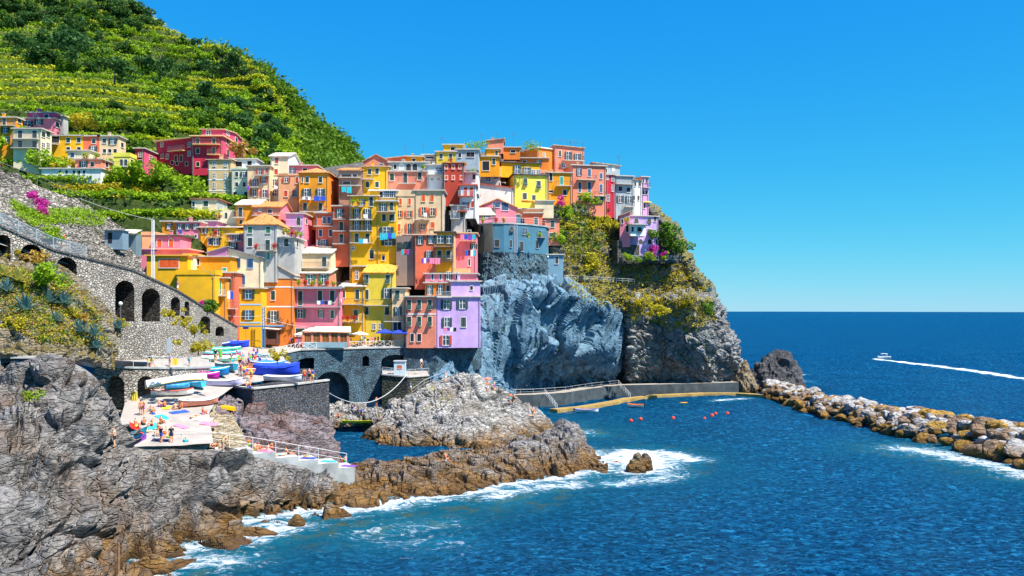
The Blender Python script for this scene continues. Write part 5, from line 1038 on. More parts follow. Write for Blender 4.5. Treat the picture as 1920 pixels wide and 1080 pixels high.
    for k, wp, hp, px, py in (('c',10,14,904,430),('a',7,11,959,430),('w',12,12,984,434),('c',9,14,932,456),('k',4,14,958,457),('c',8,18,978,462),('c',8,15,1007,458),('c',7,9,1012,437)):
        win_at(root, k, wp, hp, 'k', px, py, dd(px)-.02, ang(seg(px)), plain('grey_trim',(.30,.36,.40),.8,.2))
    dpp = MB()
    for px in (965,969): q = P(px,421,dd(px)-.12)-o_; dpp.tube([q, Vector((q.x,q.y,zm-o_.z))], .07, M_RAILW, 5)
    dpp.build('drainpipe', root)
    bl_ = MB(); q = P(1000,445,184.2)-o_; q2 = P(1022,445,186)-o_; bl_.box(q.x,q2.x,q.y-1.0,q.y+1.5,q.z-.15,q.z,CONCB); bl_.build('balcony', root)
    g2 = MB(); g2.box(q.x,q2.x,q.y-1.0,q.y-.95,q.z+.95,q.z+1.0,M_RAIL)
    for i in range(14): x_ = q.x+(q2.x-q.x)*i/13; g2.box(x_-.015,x_+.015,q.y-.99,q.y-.96,q.z,q.z+.95,M_RAIL)
    g2.build('railing', root)
tower()
H('annex','slim grey-blue stone annex with one small window beside the bastion',1023,1056,478,545,'blu',186.5,4,None,win='c6x13:1044,/488'.replace(',/','/'),roof='flat',sk='k',ext=3,dep=5)
# ------------------------------------------------------------------ boulders and sea rocks
def boulder_mesh(name, seed, m, sub=3, sq=(1,1,.7), rough=.10):
    bm = bmesh.new(); bmesh.ops.create_icosphere(bm, subdivisions=sub, radius=1); rnd = random.Random(seed)
    pl = [(Vector((rnd.gauss(0,1),rnd.gauss(0,1),rnd.gauss(0,1))).normalized(), rnd.uniform(.52,.85)) for _ in range(11)]
    V = []
    for v in bm.verts:
        c = v.co.copy()
        for n, dd in pl:
            k = c.dot(n)-dd
            if k > 0: c -= n*k*.93
        v.co = Vector((c.x*sq[0], c.y*sq[1], c.z*sq[2]))
    A = np.array([tuple(v.co) for v in bm.verts]); h = fbm(A*2.2+seed, 4, seed)*rough
    for v, k in zip(bm.verts, h): v.co += v.co.normalized()*k
    me = bpy.data.meshes.new(name); bm.to_mesh(me); bm.free(); me.materials.append(m); return me
def rock_rand(key, stops, wet):
    m = rock_mat(key, (.3,.3,.3), (.6,.6,.6), None, wet, .8); nt = m.node_tree; ns, ls = nt.nodes, nt.links
    return m
BW = [rock_mat('boulder_white', (.30,.295,.29), (.60,.585,.56), (.36,.24,.13), True, 1.0, rust=.3), rock_mat('boulder_brown', (.16,.10,.06), (.36,.26,.18), (.30,.17,.06), True, 1.0), rock_mat('boulder_ochre', (.30,.17,.03), (.52,.32,.07), (.16,.09,.03), True, 1.0)]
BM = [[boulder_mesh('boulder', 100*k+i, m, 3, (1, random.uniform(.75,1), random.uniform(.6,.8))) for i in range(5)] for k, m in enumerate(BW)]
rnd = random.Random(5)
fr_l = [(1436,745),(1480,762),(1540,783),(1600,798),(1700,826),(1800,846),(1880,866),(1990,900)]; bk_l = [(1440,733),(1500,728),(1560,732),(1640,742),(1720,758),(1800,775),(1890,797),(1990,822)]
FL = [Pz(x,y,0) for x,y in fr_l]; BL = [Pz(x,y,0) for x,y in bk_l]
LBL = ['pale grey boulder of the breakwater', 'brown boulder of the breakwater', 'ochre weed-stained boulder of the breakwater']
BS = []
for i in range(len(FL)-1):
    L = (FL[i+1]-FL[i]).length; W_ = min(24, ((FL[i]-BL[i]).length+(FL[i+1]-BL[i+1]).length)/2); n = int(max(6, L*W_/3.9))
    for _ in range(n):
        u, v = rnd.random(), rnd.random(); a = FL[i].lerp(FL[i+1], u); b = BL[i].lerp(BL[i+1], u)
        wdt = (b-a).length; b = a+(b-a)*min(1, 24/wdt)
        p = a.lerp(b, v); prof = min(1, v*3.2, (1-v)*4)**.7; s = rnd.uniform(.7,1.75)*(1.0 if rnd.random() > .12 else 1.4)*(1.15 if i >= 4 else 1)
        z = prof*(2.6+.5*(i>=4)) - .35 + rnd.uniform(-.35,.35); q9 = rnd.random(); k = (2 if q9 < .55 else 1) if z < .9 else (0 if q9 < .46 else (1 if q9 < .88 else 2))
        BS.append((-s/p.y*(1.5 if v < .6 else .6), p, z, s, k))
BS.sort(key=lambda t: t[0])
rest = []
for nb, (_, p, z, s, k) in enumerate(BS):
    me = BM[k][rnd.randrange(5)]; M = Matrix.Translation((p.x, p.y, z)) @ Matrix.Rotation(rnd.uniform(0,6.28), 4, 'Z') @ Matrix.Rotation(rnd.uniform(-.5,.5), 4, 'X') @ Matrix.Diagonal((s, s*rnd.uniform(.75,1.1), s*rnd.uniform(.75,1.0), 1))
    if nb < 290:
        o = link('boulder', me); o.matrix_world = M; tag(o, LBL[k], 'boulder', 'boulders heaped up as the breakwater')
    else: rest.append((me, M, k))
mb = MB()
for me, M, k in rest:
    n0 = len(mb.v); mb.v += [tuple(M @ v.co) for v in me.vertices]; q = mb.mi(BW[k])
    for f in me.polygons: mb.f.append(tuple(n0+i for i in f.vertices)); mb.m.append(q)
tag(mb.build('boulder_heap'), 'smaller boulders filling the far side of the breakwater', 'boulders', None, 'stuff')
print('boulders', nb)
def crag(name, label, px, py, d, w, h, dep, seed, m, lean=0, cat='rock', zoff=0, tp=.35):
    bm = bmesh.new(); bmesh.ops.create_icosphere(bm, subdivisions=5, radius=1)
    A = np.array([tuple(v.co) for v in bm.verts]); r_ = random.Random(seed)
    B = A*np.array([w/2,dep/2,h]); nrm = A/np.linalg.norm(A,axis=1,keepdims=True)
    taper = 1-tp*sstep(.0,1,A[:,2]); B[:,0] = B[:,0]*taper+lean*np.maximum(A[:,2],0)**1.5; B[:,1] *= taper
    B = B+nrm*(rockdisp(B+seed*13., seed, size=max(1.2,h*.4), blk=h*.15, crack=h*.06, sdir=(.6,.1,.8), thick=h*.16, samp=h*.04, fine=h*.025))[:,None]
    for v, c in zip(bm.verts, B): v.co = Vector(c)
    me = bpy.data.meshes.new(name); bm.to_mesh(me); bm.free(); me.materials.append(m)
    b = P(px, py, d); o = link(name, me, None, (b.x, b.y, b.z+zoff)); return tag(o, label, cat)
DRK = rock_mat('dark_rock', (.028,.03,.037), (.15,.15,.155), None, True, 1.0); BRN = rock_mat('brown_rock', (.13,.09,.05), (.40,.32,.22), (.25,.15,.05), True, 1.0)
crag('sea_stack', 'big dark rock at the root of the breakwater', 1452, 736, 222, 16.0, 10.6, 12, 9, DRK, 1.2, tp=.3)
crag('sea_stack', 'smaller brown rock between the headland and the big dark rock', 1394, 737, 219, 7.0, 8.2, 7, 5, BRN, .4)
crag('sea_rock', 'lone brown rock in the surf off the rocky spit', 1192, 882, 111, 2.6, 2.4, 2.2, 8, BRN, .2, zoff=-.2)
crag('sea_rock', 'paler rock leaning on the lone brown surf rock', 1206, 876, 112.5, 2.4, 1.9, 2, 9, DRK, .3, zoff=-.2)
crag('sea_rock', 'small round rock awash near the front of the shore', 556, 980, 83, 1.5, .8, 1.2, 10, BRN)
crag('sea_rock', 'low rust-brown rock awash left of the small round one', 470, 1000, 80, 5, .7, 1.6, 11, BRN, 0, zoff=-.1)
crag('sea_rock', 'dark wet rock in the foam at the bottom edge', 285, 1066, 68.5, 3.4, 1.1, 2.2, 12, BRN)
crag('sea_rock', 'yellow rock tip awash at the end of the breakwater', 1895, 868, 116, 2.0, .7, 1.4, 13, BW[2])

arch_wall('terrace_wall', 'dark retaining wall carrying the terrace of the purple house', [(1158,450,494,202.3),(1182,459,494,204),(1234,459,494,209),(1278,470,494,213)], [], stone_mat('terrace_wall_stone', [(.08,.08,.08),(.15,.145,.13),(.22,.20,.17)], 2.0, moss=.6), 4)
arch_wall('plinth_wall', 'stone plinth with blue-painted shade under the salmon and lilac harbour houses', [(757,645,700,156.6),(817,648,705,156.2),(850,652,705,157.6),(903,640,690,160.5)], [], STONEB, 4)
# ------------------------------------------------------------------ plants
L_DARK = leaf_mat('leaf_dark', (.02,.075,.014), (.075,.16,.018), (.05,.14,.035)); L_MID = leaf_mat('leaf_mid', (.06,.155,.012), (.17,.28,.014), (.11,.23,.02))
L_BRI = leaf_mat('leaf_bright', (.17,.31,.010), (.36,.50,.014), (.28,.45,.02)); L_YEL = leaf_mat('leaf_yellow', (.38,.36,.014), (.62,.50,.022), (.52,.44,.03))
L_DRY = leaf_mat('leaf_dry', (.38,.25,.04), (.58,.40,.08), (.50,.30,.06)); L_AGA = leaf_mat('leaf_agave', (.06,.17,.17), (.15,.27,.26)); L_AGY = leaf_mat('leaf_agave_yellow', (.34,.34,.06), (.52,.50,.12))
L_LIME = leaf_mat('leaf_lime', (.30,.37,.012), (.60,.60,.02), (.46,.50,.02)); L_MAG = leaf_mat('bloom_magenta', (.50,.02,.26), (.70,.05,.42)); BARK = plain('bark', (.10,.07,.05), .95, .3, 2, .05)
nrnd = np.random.RandomState(4)
def leaves_mesh(name, cen, size, m, up=.9, jit=.35):
    n = len(cen); nr = nrnd.normal(size=(n,3)); nr[:,2] += up; nr /= np.linalg.norm(nr,axis=1,keepdims=True)
    a = np.cross(nr, nrnd.normal(size=(n,3))); a /= np.maximum(np.linalg.norm(a,axis=1,keepdims=True),1e-6); b = np.cross(nr, a)
    s = (size*(1-jit+2*jit*nrnd.rand(n)))[:,None]; e = s*(.45+.3*nrnd.rand(n))[:,None]
    V = np.stack([cen-a*s, cen-b*e, cen+a*s, cen+b*e+nr*s*.2], 1).reshape(-1,3); Q = np.arange(4*n).reshape(-1,4)
    me = bpy.data.meshes.new(name); me.vertices.add(len(V)); me.vertices.foreach_set('co', V.astype(np.float32).ravel())
    me.loops.add(Q.size); me.loops.foreach_set('vertex_index', Q.ravel().astype(np.int32)); me.polygons.add(n); me.polygons.foreach_set('loop_start', np.arange(0,4*n,4,dtype=np.int32))
    try: me.polygons.foreach_set('loop_total', np.full(n,4,dtype=np.int32))
    except Exception: pass
    me.materials.append(m); me.update(calc_edges=True); return me
def crown_pts(n, w, h, lumps, base=.3):
    c = []; 
    L = [(np.array([nrnd.normal()*.33*w, nrnd.normal()*.33*w, base*h+nrnd.rand()*h*(1-base)*.85]), (.20+.16*nrnd.rand())*w) for _ in range(lumps)]
    for q, r_ in L:
        k = n//lumps; d = nrnd.normal(size=(k,3)); d /= np.linalg.norm(d,axis=1,keepdims=True); c.append(q+d*(r_*(.55+.5*nrnd.rand(k)))[:,None]*np.array([1,1,.8]))
    return np.concatenate(c)
def trunk_mesh(h, r, spread=.5, seed=0):
    mb = MB(); rr = random.Random(seed); top = Vector((rr.uniform(-.2,.2),rr.uniform(-.2,.2),h*.45)); mb.tube([(0,0,-.8),(0,0,h*.2),top], r, BARK, 6, r*.6)
    for k in range(4):
        a = k*1.6+rr.random(); mb.tube([top, top+Vector((math.cos(a)*spread*h*.25,math.sin(a)*spread*h*.25,h*.22)), top+Vector((math.cos(a)*spread*h*.4,math.sin(a)*spread*h*.4,h*.4))], r*.5, BARK, 5, r*.15)
    return mb.mesh('trunk')
KIND = {}
def kind(key, n, w, h, lumps, leaf, m, base=.3, var=3):
    KIND[key] = [(leaves_mesh('crown', crown_pts(n, w, h, lumps, base), leaf, m), trunk_mesh(h, .03*h+.04, w/h, i)) for i in range(var)]
kind('round', 900, 6, 5.2, 9, .42, L_DARK, .08); kind('olive', 800, 5, 4.4, 8, .38, L_MID, .06); kind('bright', 800, 5, 4.2, 8, .38, L_BRI, .2)
kind('pine', 800, 4.5, 6.5, 9, .4, L_DARK, .06); kind('yellow', 700, 4, 3.2, 7, .34, L_YEL, .15); kind('dry', 500, 3, 2.2, 6, .3, L_DRY, .1); kind('bougain', 700, 3.5, 2.6, 7, .26, L_MAG, .1)
kind('fine', 1100, 4, 3.6, 9, .24, L_BRI, .12, 2); kind('finedark', 1000, 3.5, 3.5, 8, .26, L_MID, .12, 2); kind('fineyel', 1000, 3, 2.4, 8, .2, L_YEL, .08, 2)
SINK = .5
def plant(name, key, label, cat, loc, s=1.0, group=None, sz=None, i=None):
    cm, tm_ = random.choice(KIND[key]) if i is None else KIND[key][i]
    root = empty(name, label, cat, loc, random.uniform(0,6.28), group); root.scale = (s, s, s*(sz or random.uniform(.85,1.15)))
    link('trunk', tm_, root); link('crown' if cat == 'tree' else 'foliage', cm, root); return root
def poly_pts(poly, n, seed):
    rr = random.Random(seed); xs = [p[0] for p in poly]; ys = [p[1] for p in poly]; out = []
    while len(out) < n:
        x, y = rr.uniform(min(xs),max(xs)), rr.uniform(min(ys),max(ys)); ins = False
        for (ax,ay),(bx,by) in zip(poly, poly[1:]+poly[:1]):
            if (ay > y) != (by > y) and x < (bx-ax)*(y-ay)/(by-ay)+ax: ins = not ins
        if ins: out.append((x,y))
    return out
HT = 'trees scattered over the green hillside'
n_t = 0
for poly, n, ks, smin, smax, sd in (
    ([(0,0),(245,0),(285,45),(255,75),(60,52),(0,60)], 66, ('round','round','olive','pine'), .55, 1.0, 1),
    ([(150,60),(300,60),(420,105),(490,160),(520,215),(480,235),(350,160),(230,110)], 50, ('round','olive','bright','bright'), .45, .9, 2),
    ([(0,75),(160,85),(230,130),(150,140),(0,115)], 16, ('round','round','olive'), .7, 1.2, 3),
    ([(220,120),(350,150),(350,215),(240,160)], 14, ('olive','round','bright'), .6, 1.0, 4),
    ([(350,165),(500,215),(530,260),(545,300),(480,300),(400,240),(345,230)], 50, ('round','olive','bright','dry'), .6, 1.1, 5),
    ([(0,125),(340,180),(345,235),(0,205)], 18, ('olive','bright','bright','round'), .3, .6, 6),
    ([(130,225),(390,232),(330,255),(250,285),(240,255),(130,250)], 26, ('bright','olive','bright'), .5, .95, 7)):
    for x, y in poly_pts(poly, n, sd):
        l = hit(x, y, 175)
        if l is None or l.z < 30: continue
        k = random.choice(ks); s = random.uniform(smin, smax)
        lab = {'round':'dark dense round tree on the terraced green hillside','olive':'mid green loose tree on the terraced green hillside','bright':'bright green bushy tree on the terraced green hillside','pine':'tall dark narrow tree near the top of the hillside','dry':'brownish dry bush on the steep right edge of the hillside'}[k]
        plant('hill_tree', k, lab, 'tree', l-Vector((0,0,SINK)), s, HT); n_t += 1
def at_hit(name, key, label, cat, px, py, s, d=170, group=None, sz=None, dmin=0):
    l = hit_or(px, py, d, dmin)
    if px > 1160 and 440 < py < 490 and d == 195: l = P(px, min(py+10, 492), 201+(px-1165)*.085)
    return plant(name, key, label, cat, l-Vector((0,0,.25)), s, group, sz)
for i, (px, py, s, key, lab, cat) in enumerate((
    (135,108,1.1,'round','large dark round-crowned tree standing alone left on the hillside','tree'), (215,150,1.0,'round','dark broad tree in the middle of the hillside above the vines','tree'), (300,140,.9,'pine','dark pointed tree right of the middle of the hillside','tree'), (420,135,1.0,'round','big round tree on the skyline where the ridge turns down','tree'),
    (455,292,1.25,'dry','rounded yellow-green tree in front of the right flank of the crimson house','tree'), (245,348,1.0,'bright','bright green bush above the grass terrace left','bush'), (275,345,1.05,'bright','bright green bush below the blue wall of the crimson wing','bush'), (320,384,1.25,'olive','spreading dark green tree left of the cream cornice house','tree'), (350,372,1.0,'bright','bright leafy tree right of the spreading dark tree','tree'),
    (205,318,.6,'bright','small bush before the long low white house','bush'), (170,330,.6,'olive','dark shrub under the long low white house','bush'), (130,320,.8,'yellow','yellow-green bush at the left end of the low white house','bush'), (55,300,1.3,'bright','large bright bush below the cream apartment house','bush'), (20,300,1.3,'yellow','yellowish bush at the left edge below the amber house','bush'), (90,318,.9,'bright','leafy bush right of the cream apartment house foot','bush'), (365,395,.6,'bright','small bright bush at the left end of the cornice house','bush'),
    (105,250,.6,'bougain','magenta bougainvillea behind the left end of the yellow row','bougainvillea'), (145,238,1.0,'yellow','rounded yellow-green tree right of the far pink house','tree'), (310,340,.6,'olive','dark bush on the second terrace below the crimson house','bush'), (230,332,.55,'fine','leafy bush beside the narrow pale yellow house','bush'))):
    at_hit('tree' if cat == 'tree' else cat.split()[0], key, lab, cat, px, py, s, 185, None, None, 130)
# vines, hedges and meadow plants along the terraces: nobody could count them
def surf_scatter(poly, n, seed, dmin=0, zmin=-9):
    out = []
    for x, y in poly_pts(poly, n, seed):
        l = hit(x, y, dmin)
        if l is not None and l.z > zmin: out.append(l)
    return np.array([tuple(v) for v in out])
def stuff(name, label, cat, base, per, spread, size, m, up=1.3):
    c = np.repeat(base, per, 0)+nrnd.normal(size=(len(base)*per,3))*np.array(spread); c[:,2] += spread[2]*.8
    o = link(name, leaves_mesh(name, c, size, m, up)); return tag(o, label, cat, None, 'stuff')
Vh = np.array([tuple(v.co) for v in hill.data.vertices]).reshape(HR, HC, 3)
flatn = normals(Vh)[:,:,2]; g = Vh.reshape(-1,3); pxh = 960+g[:,0]/g[:,1]*F; pyh = 583-(g[:,2]-CH)/g[:,1]*F
ok = ((HFR < .20) | (HFR > .93)) & (HMASK > .25) & (pxh > -40) & (pxh < 560) & (pyh > -30) & (pyh < 420)
bse = g[ok]; bse = np.concatenate([bse]+[bse+nrnd.normal(size=bse.shape)*np.array([.9,.35,.15]) for _ in range(1)]); bse = bse+np.array([0,0,.35])
vin = fbm(bse*.035, 3, 31); stuff('terrace_vines', 'bright green vines growing in rows on the hillside terraces', 'vines', bse[vin > -.10], 5, (.5,.28,.32), .34, L_BRI)
stuff('terrace_hedge', 'yellow-green undergrowth along the hillside terraces', 'undergrowth', bse[vin <= -.05], 4, (.5,.3,.32), .36, L_LIME)
steep = g[(np.abs(flatn.ravel()) <= .80) & (pxh > -40) & (pxh < 575) & (pyh > -30) & (pyh < 400)]
stuff('terrace_scrub', 'dark scrub hanging over the terrace walls of the hillside', 'scrub', steep[nrnd.rand(len(steep)) < .16], 4, (.6,.5,.45), .42, L_DARK)
Vf = np.array([tuple(v.co) for v in fh.data.vertices]); Vf = Vf[(Vf[:,1] < 420)]
stuff('far_scrub', 'green maquis covering the steep far hill behind the village', 'scrub', np.concatenate([Vf+nrnd.normal(size=Vf.shape)*np.array([1.5,1.5,.8]) for _ in range(4)]), 5, (1.1,1.1,.8), .7, L_MID)
stuff('meadow', 'yellow grass on the terrace left of the ochre house', 'grass', surf_scatter([(100,350),(240,345),(300,355),(290,372),(150,368)], 900, 41, 120), 5, (.35,.35,.16), .24, L_YEL)
# headland
HG = [(1050,400),(1150,400),(1165,455),(1280,495),(1325,545),(1340,570),(1180,590),(1075,560),(1060,500)]
stuff('cliff_scrub', 'yellow dry scrub covering the slope above the cliff', 'scrub', surf_scatter(HG, 800, 51, 150), 10, (.5,.5,.3), .22, L_YEL)
stuff('cliff_dry_grass', 'straw-coloured dry grass on the slope above the cliff', 'grass', surf_scatter(HG, 500, 52, 150), 8, (.5,.5,.22), .2, L_DRY)
stuff('cliff_green', 'green shrubs between the rocks above the cliff', 'scrub', surf_scatter([(1040,372),(1145,375),(1150,440),(1100,500),(1050,470)], 500, 53, 150), 9, (.5,.5,.4), .22, L_MID)
stuff('headland_scrub', 'golden scrub on the upper headland rock', 'scrub', surf_scatter([(1180,560),(1330,560),(1340,600),(1290,625),(1200,598),(1180,610)], 500, 54, 150), 9, (.5,.5,.3), .22, L_YEL)
stuff('headland_tufts', 'sparse green tufts in the cracks of the headland', 'grass', surf_scatter([(1175,600),(1340,620),(1360,690),(1180,700)], 130, 55, 150), 6, (.3,.3,.25), .18, L_MID)
for i, (px, py, s, key, lab, cat) in enumerate((
    (1052,384,.8,'bougain','magenta bougainvillea beside the golden house on the cliff','bougainvillea'), (1222,468,.8,'bougain','bright magenta bougainvillea below the purple house','bougainvillea'), (1238,470,.5,'bougain','small magenta bloom right of the big one below the purple house','bougainvillea'),
    (1100,388,1.0,'fine','leafy rounded bush below the broad peach house','bush'), (1118,392,.95,'fine','bright green rounded bush below the broad peach house','bush'), (1136,400,.8,'finedark','dark green bush at the foot of the crimson strip','bush'), (1065,410,.8,'fine','bright garden shrubs on the ledge right of the cream block','bush'), (1062,428,.9,'fineyel','yellow hedge on the wall above the salmon house','hedge'),
    (1045,458,.9,'fine','green hedge right of the salmon house','hedge'), (1110,430,1.1,'fineyel','yellow bush on the upper cliff garden','bush'), (1130,420,1.1,'fineyel','golden bush left of the purple house','bush'), (1150,425,.8,'fineyel','small golden bush close to the purple house','bush'), (1105,505,1.5,'fineyel','big yellow-green bush on the slope above the grey cliff','bush'),
    (1175,478,.6,'fine','bright green bush on the cliff terrace, left','bush'), (1212,480,.65,'fine','bright green bush on the cliff terrace, middle','bush'), (1245,478,.7,'fine','bright green bush on the cliff terrace, right','bush'), (1245,445,1.1,'olive','leafy tree behind the right end of the purple house','tree'), (1268,462,.8,'olive','dark tree at the outer edge of the cliff terrace','tree'), (1195,485,.4,'fine','low green shrub on the railing of the cliff terrace','bush'),
    (1240,590,1.2,'fineyel','golden bush in the middle of the headland rock','bush'), (1200,575,1.1,'fineyel','yellow bush at the left of the headland top','bush'), (1322,590,.8,'finedark','dark green bush on the right shoulder of the headland','bush'), (1290,575,.8,'fineyel','yellow bush near the right shoulder of the headland','bush'))):
    at_hit(cat, key, lab, cat, px, py, s, 195, None, None, 150)
for px, py, s, lab in ((1330,545,.9,'small agave standing out on the headland skyline'), (1352,600,.6,'tiny spiky plant on the headland skyline')):
    pass
# left slope: agaves and dry plants
def agave_mesh(m, seed, n=26, L=1.1):
    rr = random.Random(seed); mb = MB()
    for i in range(n):
        a = i*2.4; el = R(15+70*(i/n)); l = L*rr.uniform(.75,1.1); d = Vector((math.cos(a)*math.cos(el), math.sin(a)*math.cos(el), math.sin(el))); sd2 = Vector((-math.sin(a), math.cos(a), 0)); pts = []
        for k in range(5):
            t = k/4; c = d*l*t + Vector((0,0,-.35*l*t*t*(1-i/n))); w_ = .085*(1-t)**.7*(1+.6*math.sin(t*3)); pts.append([c-sd2*w_+Vector((0,0,.03)), c, c+sd2*w_+Vector((0,0,.03))])
        mb.grid(pts, m)
    return mb.mesh('agave', True)
AG = [agave_mesh(L_AGA, i) for i in range(2)]; AY = agave_mesh(L_AGY, 7, 34, 1.0)
for px, py, s, yel, lab in ((48,585,1.5,0,'large blue agave at the middle of the left slope'), (92,570,1.4,0,'blue agave under the round green shrub'), (120,572,1.3,0,'blue agave right of the round green shrub'), (12,548,1.2,0,'blue agave at the left edge of the slope'), (72,520,1.1,0,'blue agave above the round green shrub'), (95,515,1.1,0,'upright blue agave behind the round green shrub'), (118,530,1.0,0,'small blue agave high on the slope by the ramp wall'), (35,530,1.5,1,'yellow-striped agave clump on the left slope'), (5,520,1.3,1,'yellow-striped agave at the left frame edge'), (105,605,1.0,0,'small dark agave low on the left slope'),
    (150,625,1.2,0,'grey-green agave beside the white rock'), (175,632,1.2,0,'grey-green agave right of the one by the white rock'), (180,655,1.1,0,'lowest grey-green agave on the left slope'), (222,618,1.1,0,'spiky green agave at the corner of the small retaining wall'), (1330,548,1.1,0,'small agave standing out on the headland skyline')):
    l = hit_or(px, py, 195 if px > 1000 else 92); o = link('agave', AY if yel else AG[len(lab) % 2], None, l+Vector((0,0,.05)), len(lab)*.7); s *= 1.3; o.scale = (s,s,s); tag(o, lab, 'agave')
for px, py, s, key, lab in ((82,545,.75,'fine','round bright green shrub among the agaves'), (105,452,.55,'fine','round green shrub below the terraced bank'), (150,495,.4,'dry','tan dry bush in front of an arch of the ramp'), (66,490,.6,'dry','straw-coloured bush below the first arches of the ramp'), (20,480,.5,'fineyel','yellow bush at the left edge below the ramp'), (345,605,.45,'fineyel','yellow bush on the ledge below the small ramp arches'), (318,590,.4,'fineyel','bush growing from the third ramp niche'), (365,622,.5,'fineyel','golden bush beside the blue crane'), (372,655,.6,'fineyel','tall yellow bush behind the boats'), (230,610,.4,'fineyel','yellow bush on top of the small retaining wall'), (520,672,.5,'fineyel','yellow-green bush left of the bridge'), (400,580,.5,'finedark','tall green cactus-like shrub below the big yellow wall'), (150,600,.4,'dry','dry bush right of the blue agaves'), (30,610,.5,'fineyel','golden bush low on the left slope'), (130,590,.45,'fineyel','yellow bush left of the white rock')):
    at_hit('shrub', key, lab, 'shrub', px, py, s, 100)
at_hit('bougainvillea', 'bougain', 'magenta bougainvillea running down the left rubble bank', 'bougainvillea', 75, 385, .75, 120); at_hit('bougainvillea', 'bougain', 'lower magenta bougainvillea on the left rubble bank', 'bougainvillea', 82, 402, .6, 120); at_hit('bougainvillea', 'bougain', 'magenta bougainvillea below the big yellow wall', 'bougainvillea', 385, 575, .5, 135)
SLP = [(0,500),(120,520),(185,590),(205,650),(150,650),(60,640),(0,600)]
stuff('slope_dry_plants', 'dry golden plants covering the left slope', 'scrub', surf_scatter(SLP, 420, 61), 10, (.22,.22,.14), .10, L_DRY); stuff('slope_yellow_plants', 'yellow-green plants covering the left slope', 'scrub', surf_scatter(SLP, 480, 62), 10, (.22,.22,.16), .10, L_YEL); stuff('slope_green_plants', 'green succulents between the agaves', 'plants', surf_scatter(SLP, 600, 63), 9, (.2,.2,.15), .10, L_MID)
stuff('bank_creepers', 'green creepers over the terraced rubble bank', 'creepers', surf_scatter([(20,375),(60,395),(150,392),(200,405),(190,425),(120,420),(60,425),(30,405)], 700, 64), 10, (.3,.3,.2), .14, L_BRI)
stuff('ledge_plants', 'yellow weeds on the ledges by the small ramp arches', 'weeds', surf_scatter([(230,600),(320,600),(370,600),(380,640),(330,650),(300,620)], 250, 65), 8, (.25,.25,.15), .11, L_YEL)
stuff('rock_weeds', 'bright green weeds on the foreground rocks', 'weeds', surf_scatter([(40,735),(85,735),(75,755),(40,752)], 60, 66), 8, (.2,.2,.1), .09, L_BRI)
stuff('islet_weeds', 'small green weeds on the upper rock islet', 'weeds', surf_scatter([(770,740),(860,700),(850,760),(790,770)], 25, 67, 120), 8, (.25,.25,.15), .12, L_YEL)
stuff('cliff_weeds', 'green weeds in the cracks and ledges of the cliff', 'weeds', surf_scatter([(870,640),(1050,560),(1165,590),(1150,715),(900,700)], 70, 68, 150), 7, (.35,.3,.3), .14, L_MID)
stuff('roof_greens', 'green pergola plants along the village skyline', 'plants', np.array([tuple(P(x, 274+random.uniform(-3,4), 192)) for x in np.linspace(876,912,26)]+[tuple(P(x, 277+random.uniform(-4,4), 190)) for x in np.linspace(985,1008,20)]), 12, (.4,.5,.4), .2, L_BRI)
# ------------------------------------------------------------------ boats
def paint(key, rgb, rough=.45): return plain('paint_'+key, lin(rgb), rough, .12, 1.5)
PW, PB, PLB, PR, PMG, PYE, PLA, PGR, POR, PNV = paint('white',(238,236,230)), paint('blue',(40,90,200)), paint('light_blue',(70,190,235)), paint('red',(215,70,45)), paint('magenta',(200,40,150)), paint('yellow',(235,170,20)), paint('lavender',(195,190,230)), paint('green',(80,190,150)), paint('orange',(230,120,30)), paint('navy',(25,45,110))
PTEAL = paint('teal',(40,130,160)); WOODP = paint('wood',(205,160,95)); TARP = paint('tarp',(40,75,215), .8); TARPL = paint('tarp_light',(50,130,210), .8)
def hull_section(t, L, W, D):
    w = W/2*(1-abs(2*t-1)**2.6*(1 if t > .5 else .45)); w = max(w, .02); sheer = .28*D*(2*t-1)**2*(1.4 if t > .5 else .7); keel = .22*D*max(0, 2*t-1)**3
    return w, D+sheer, keel
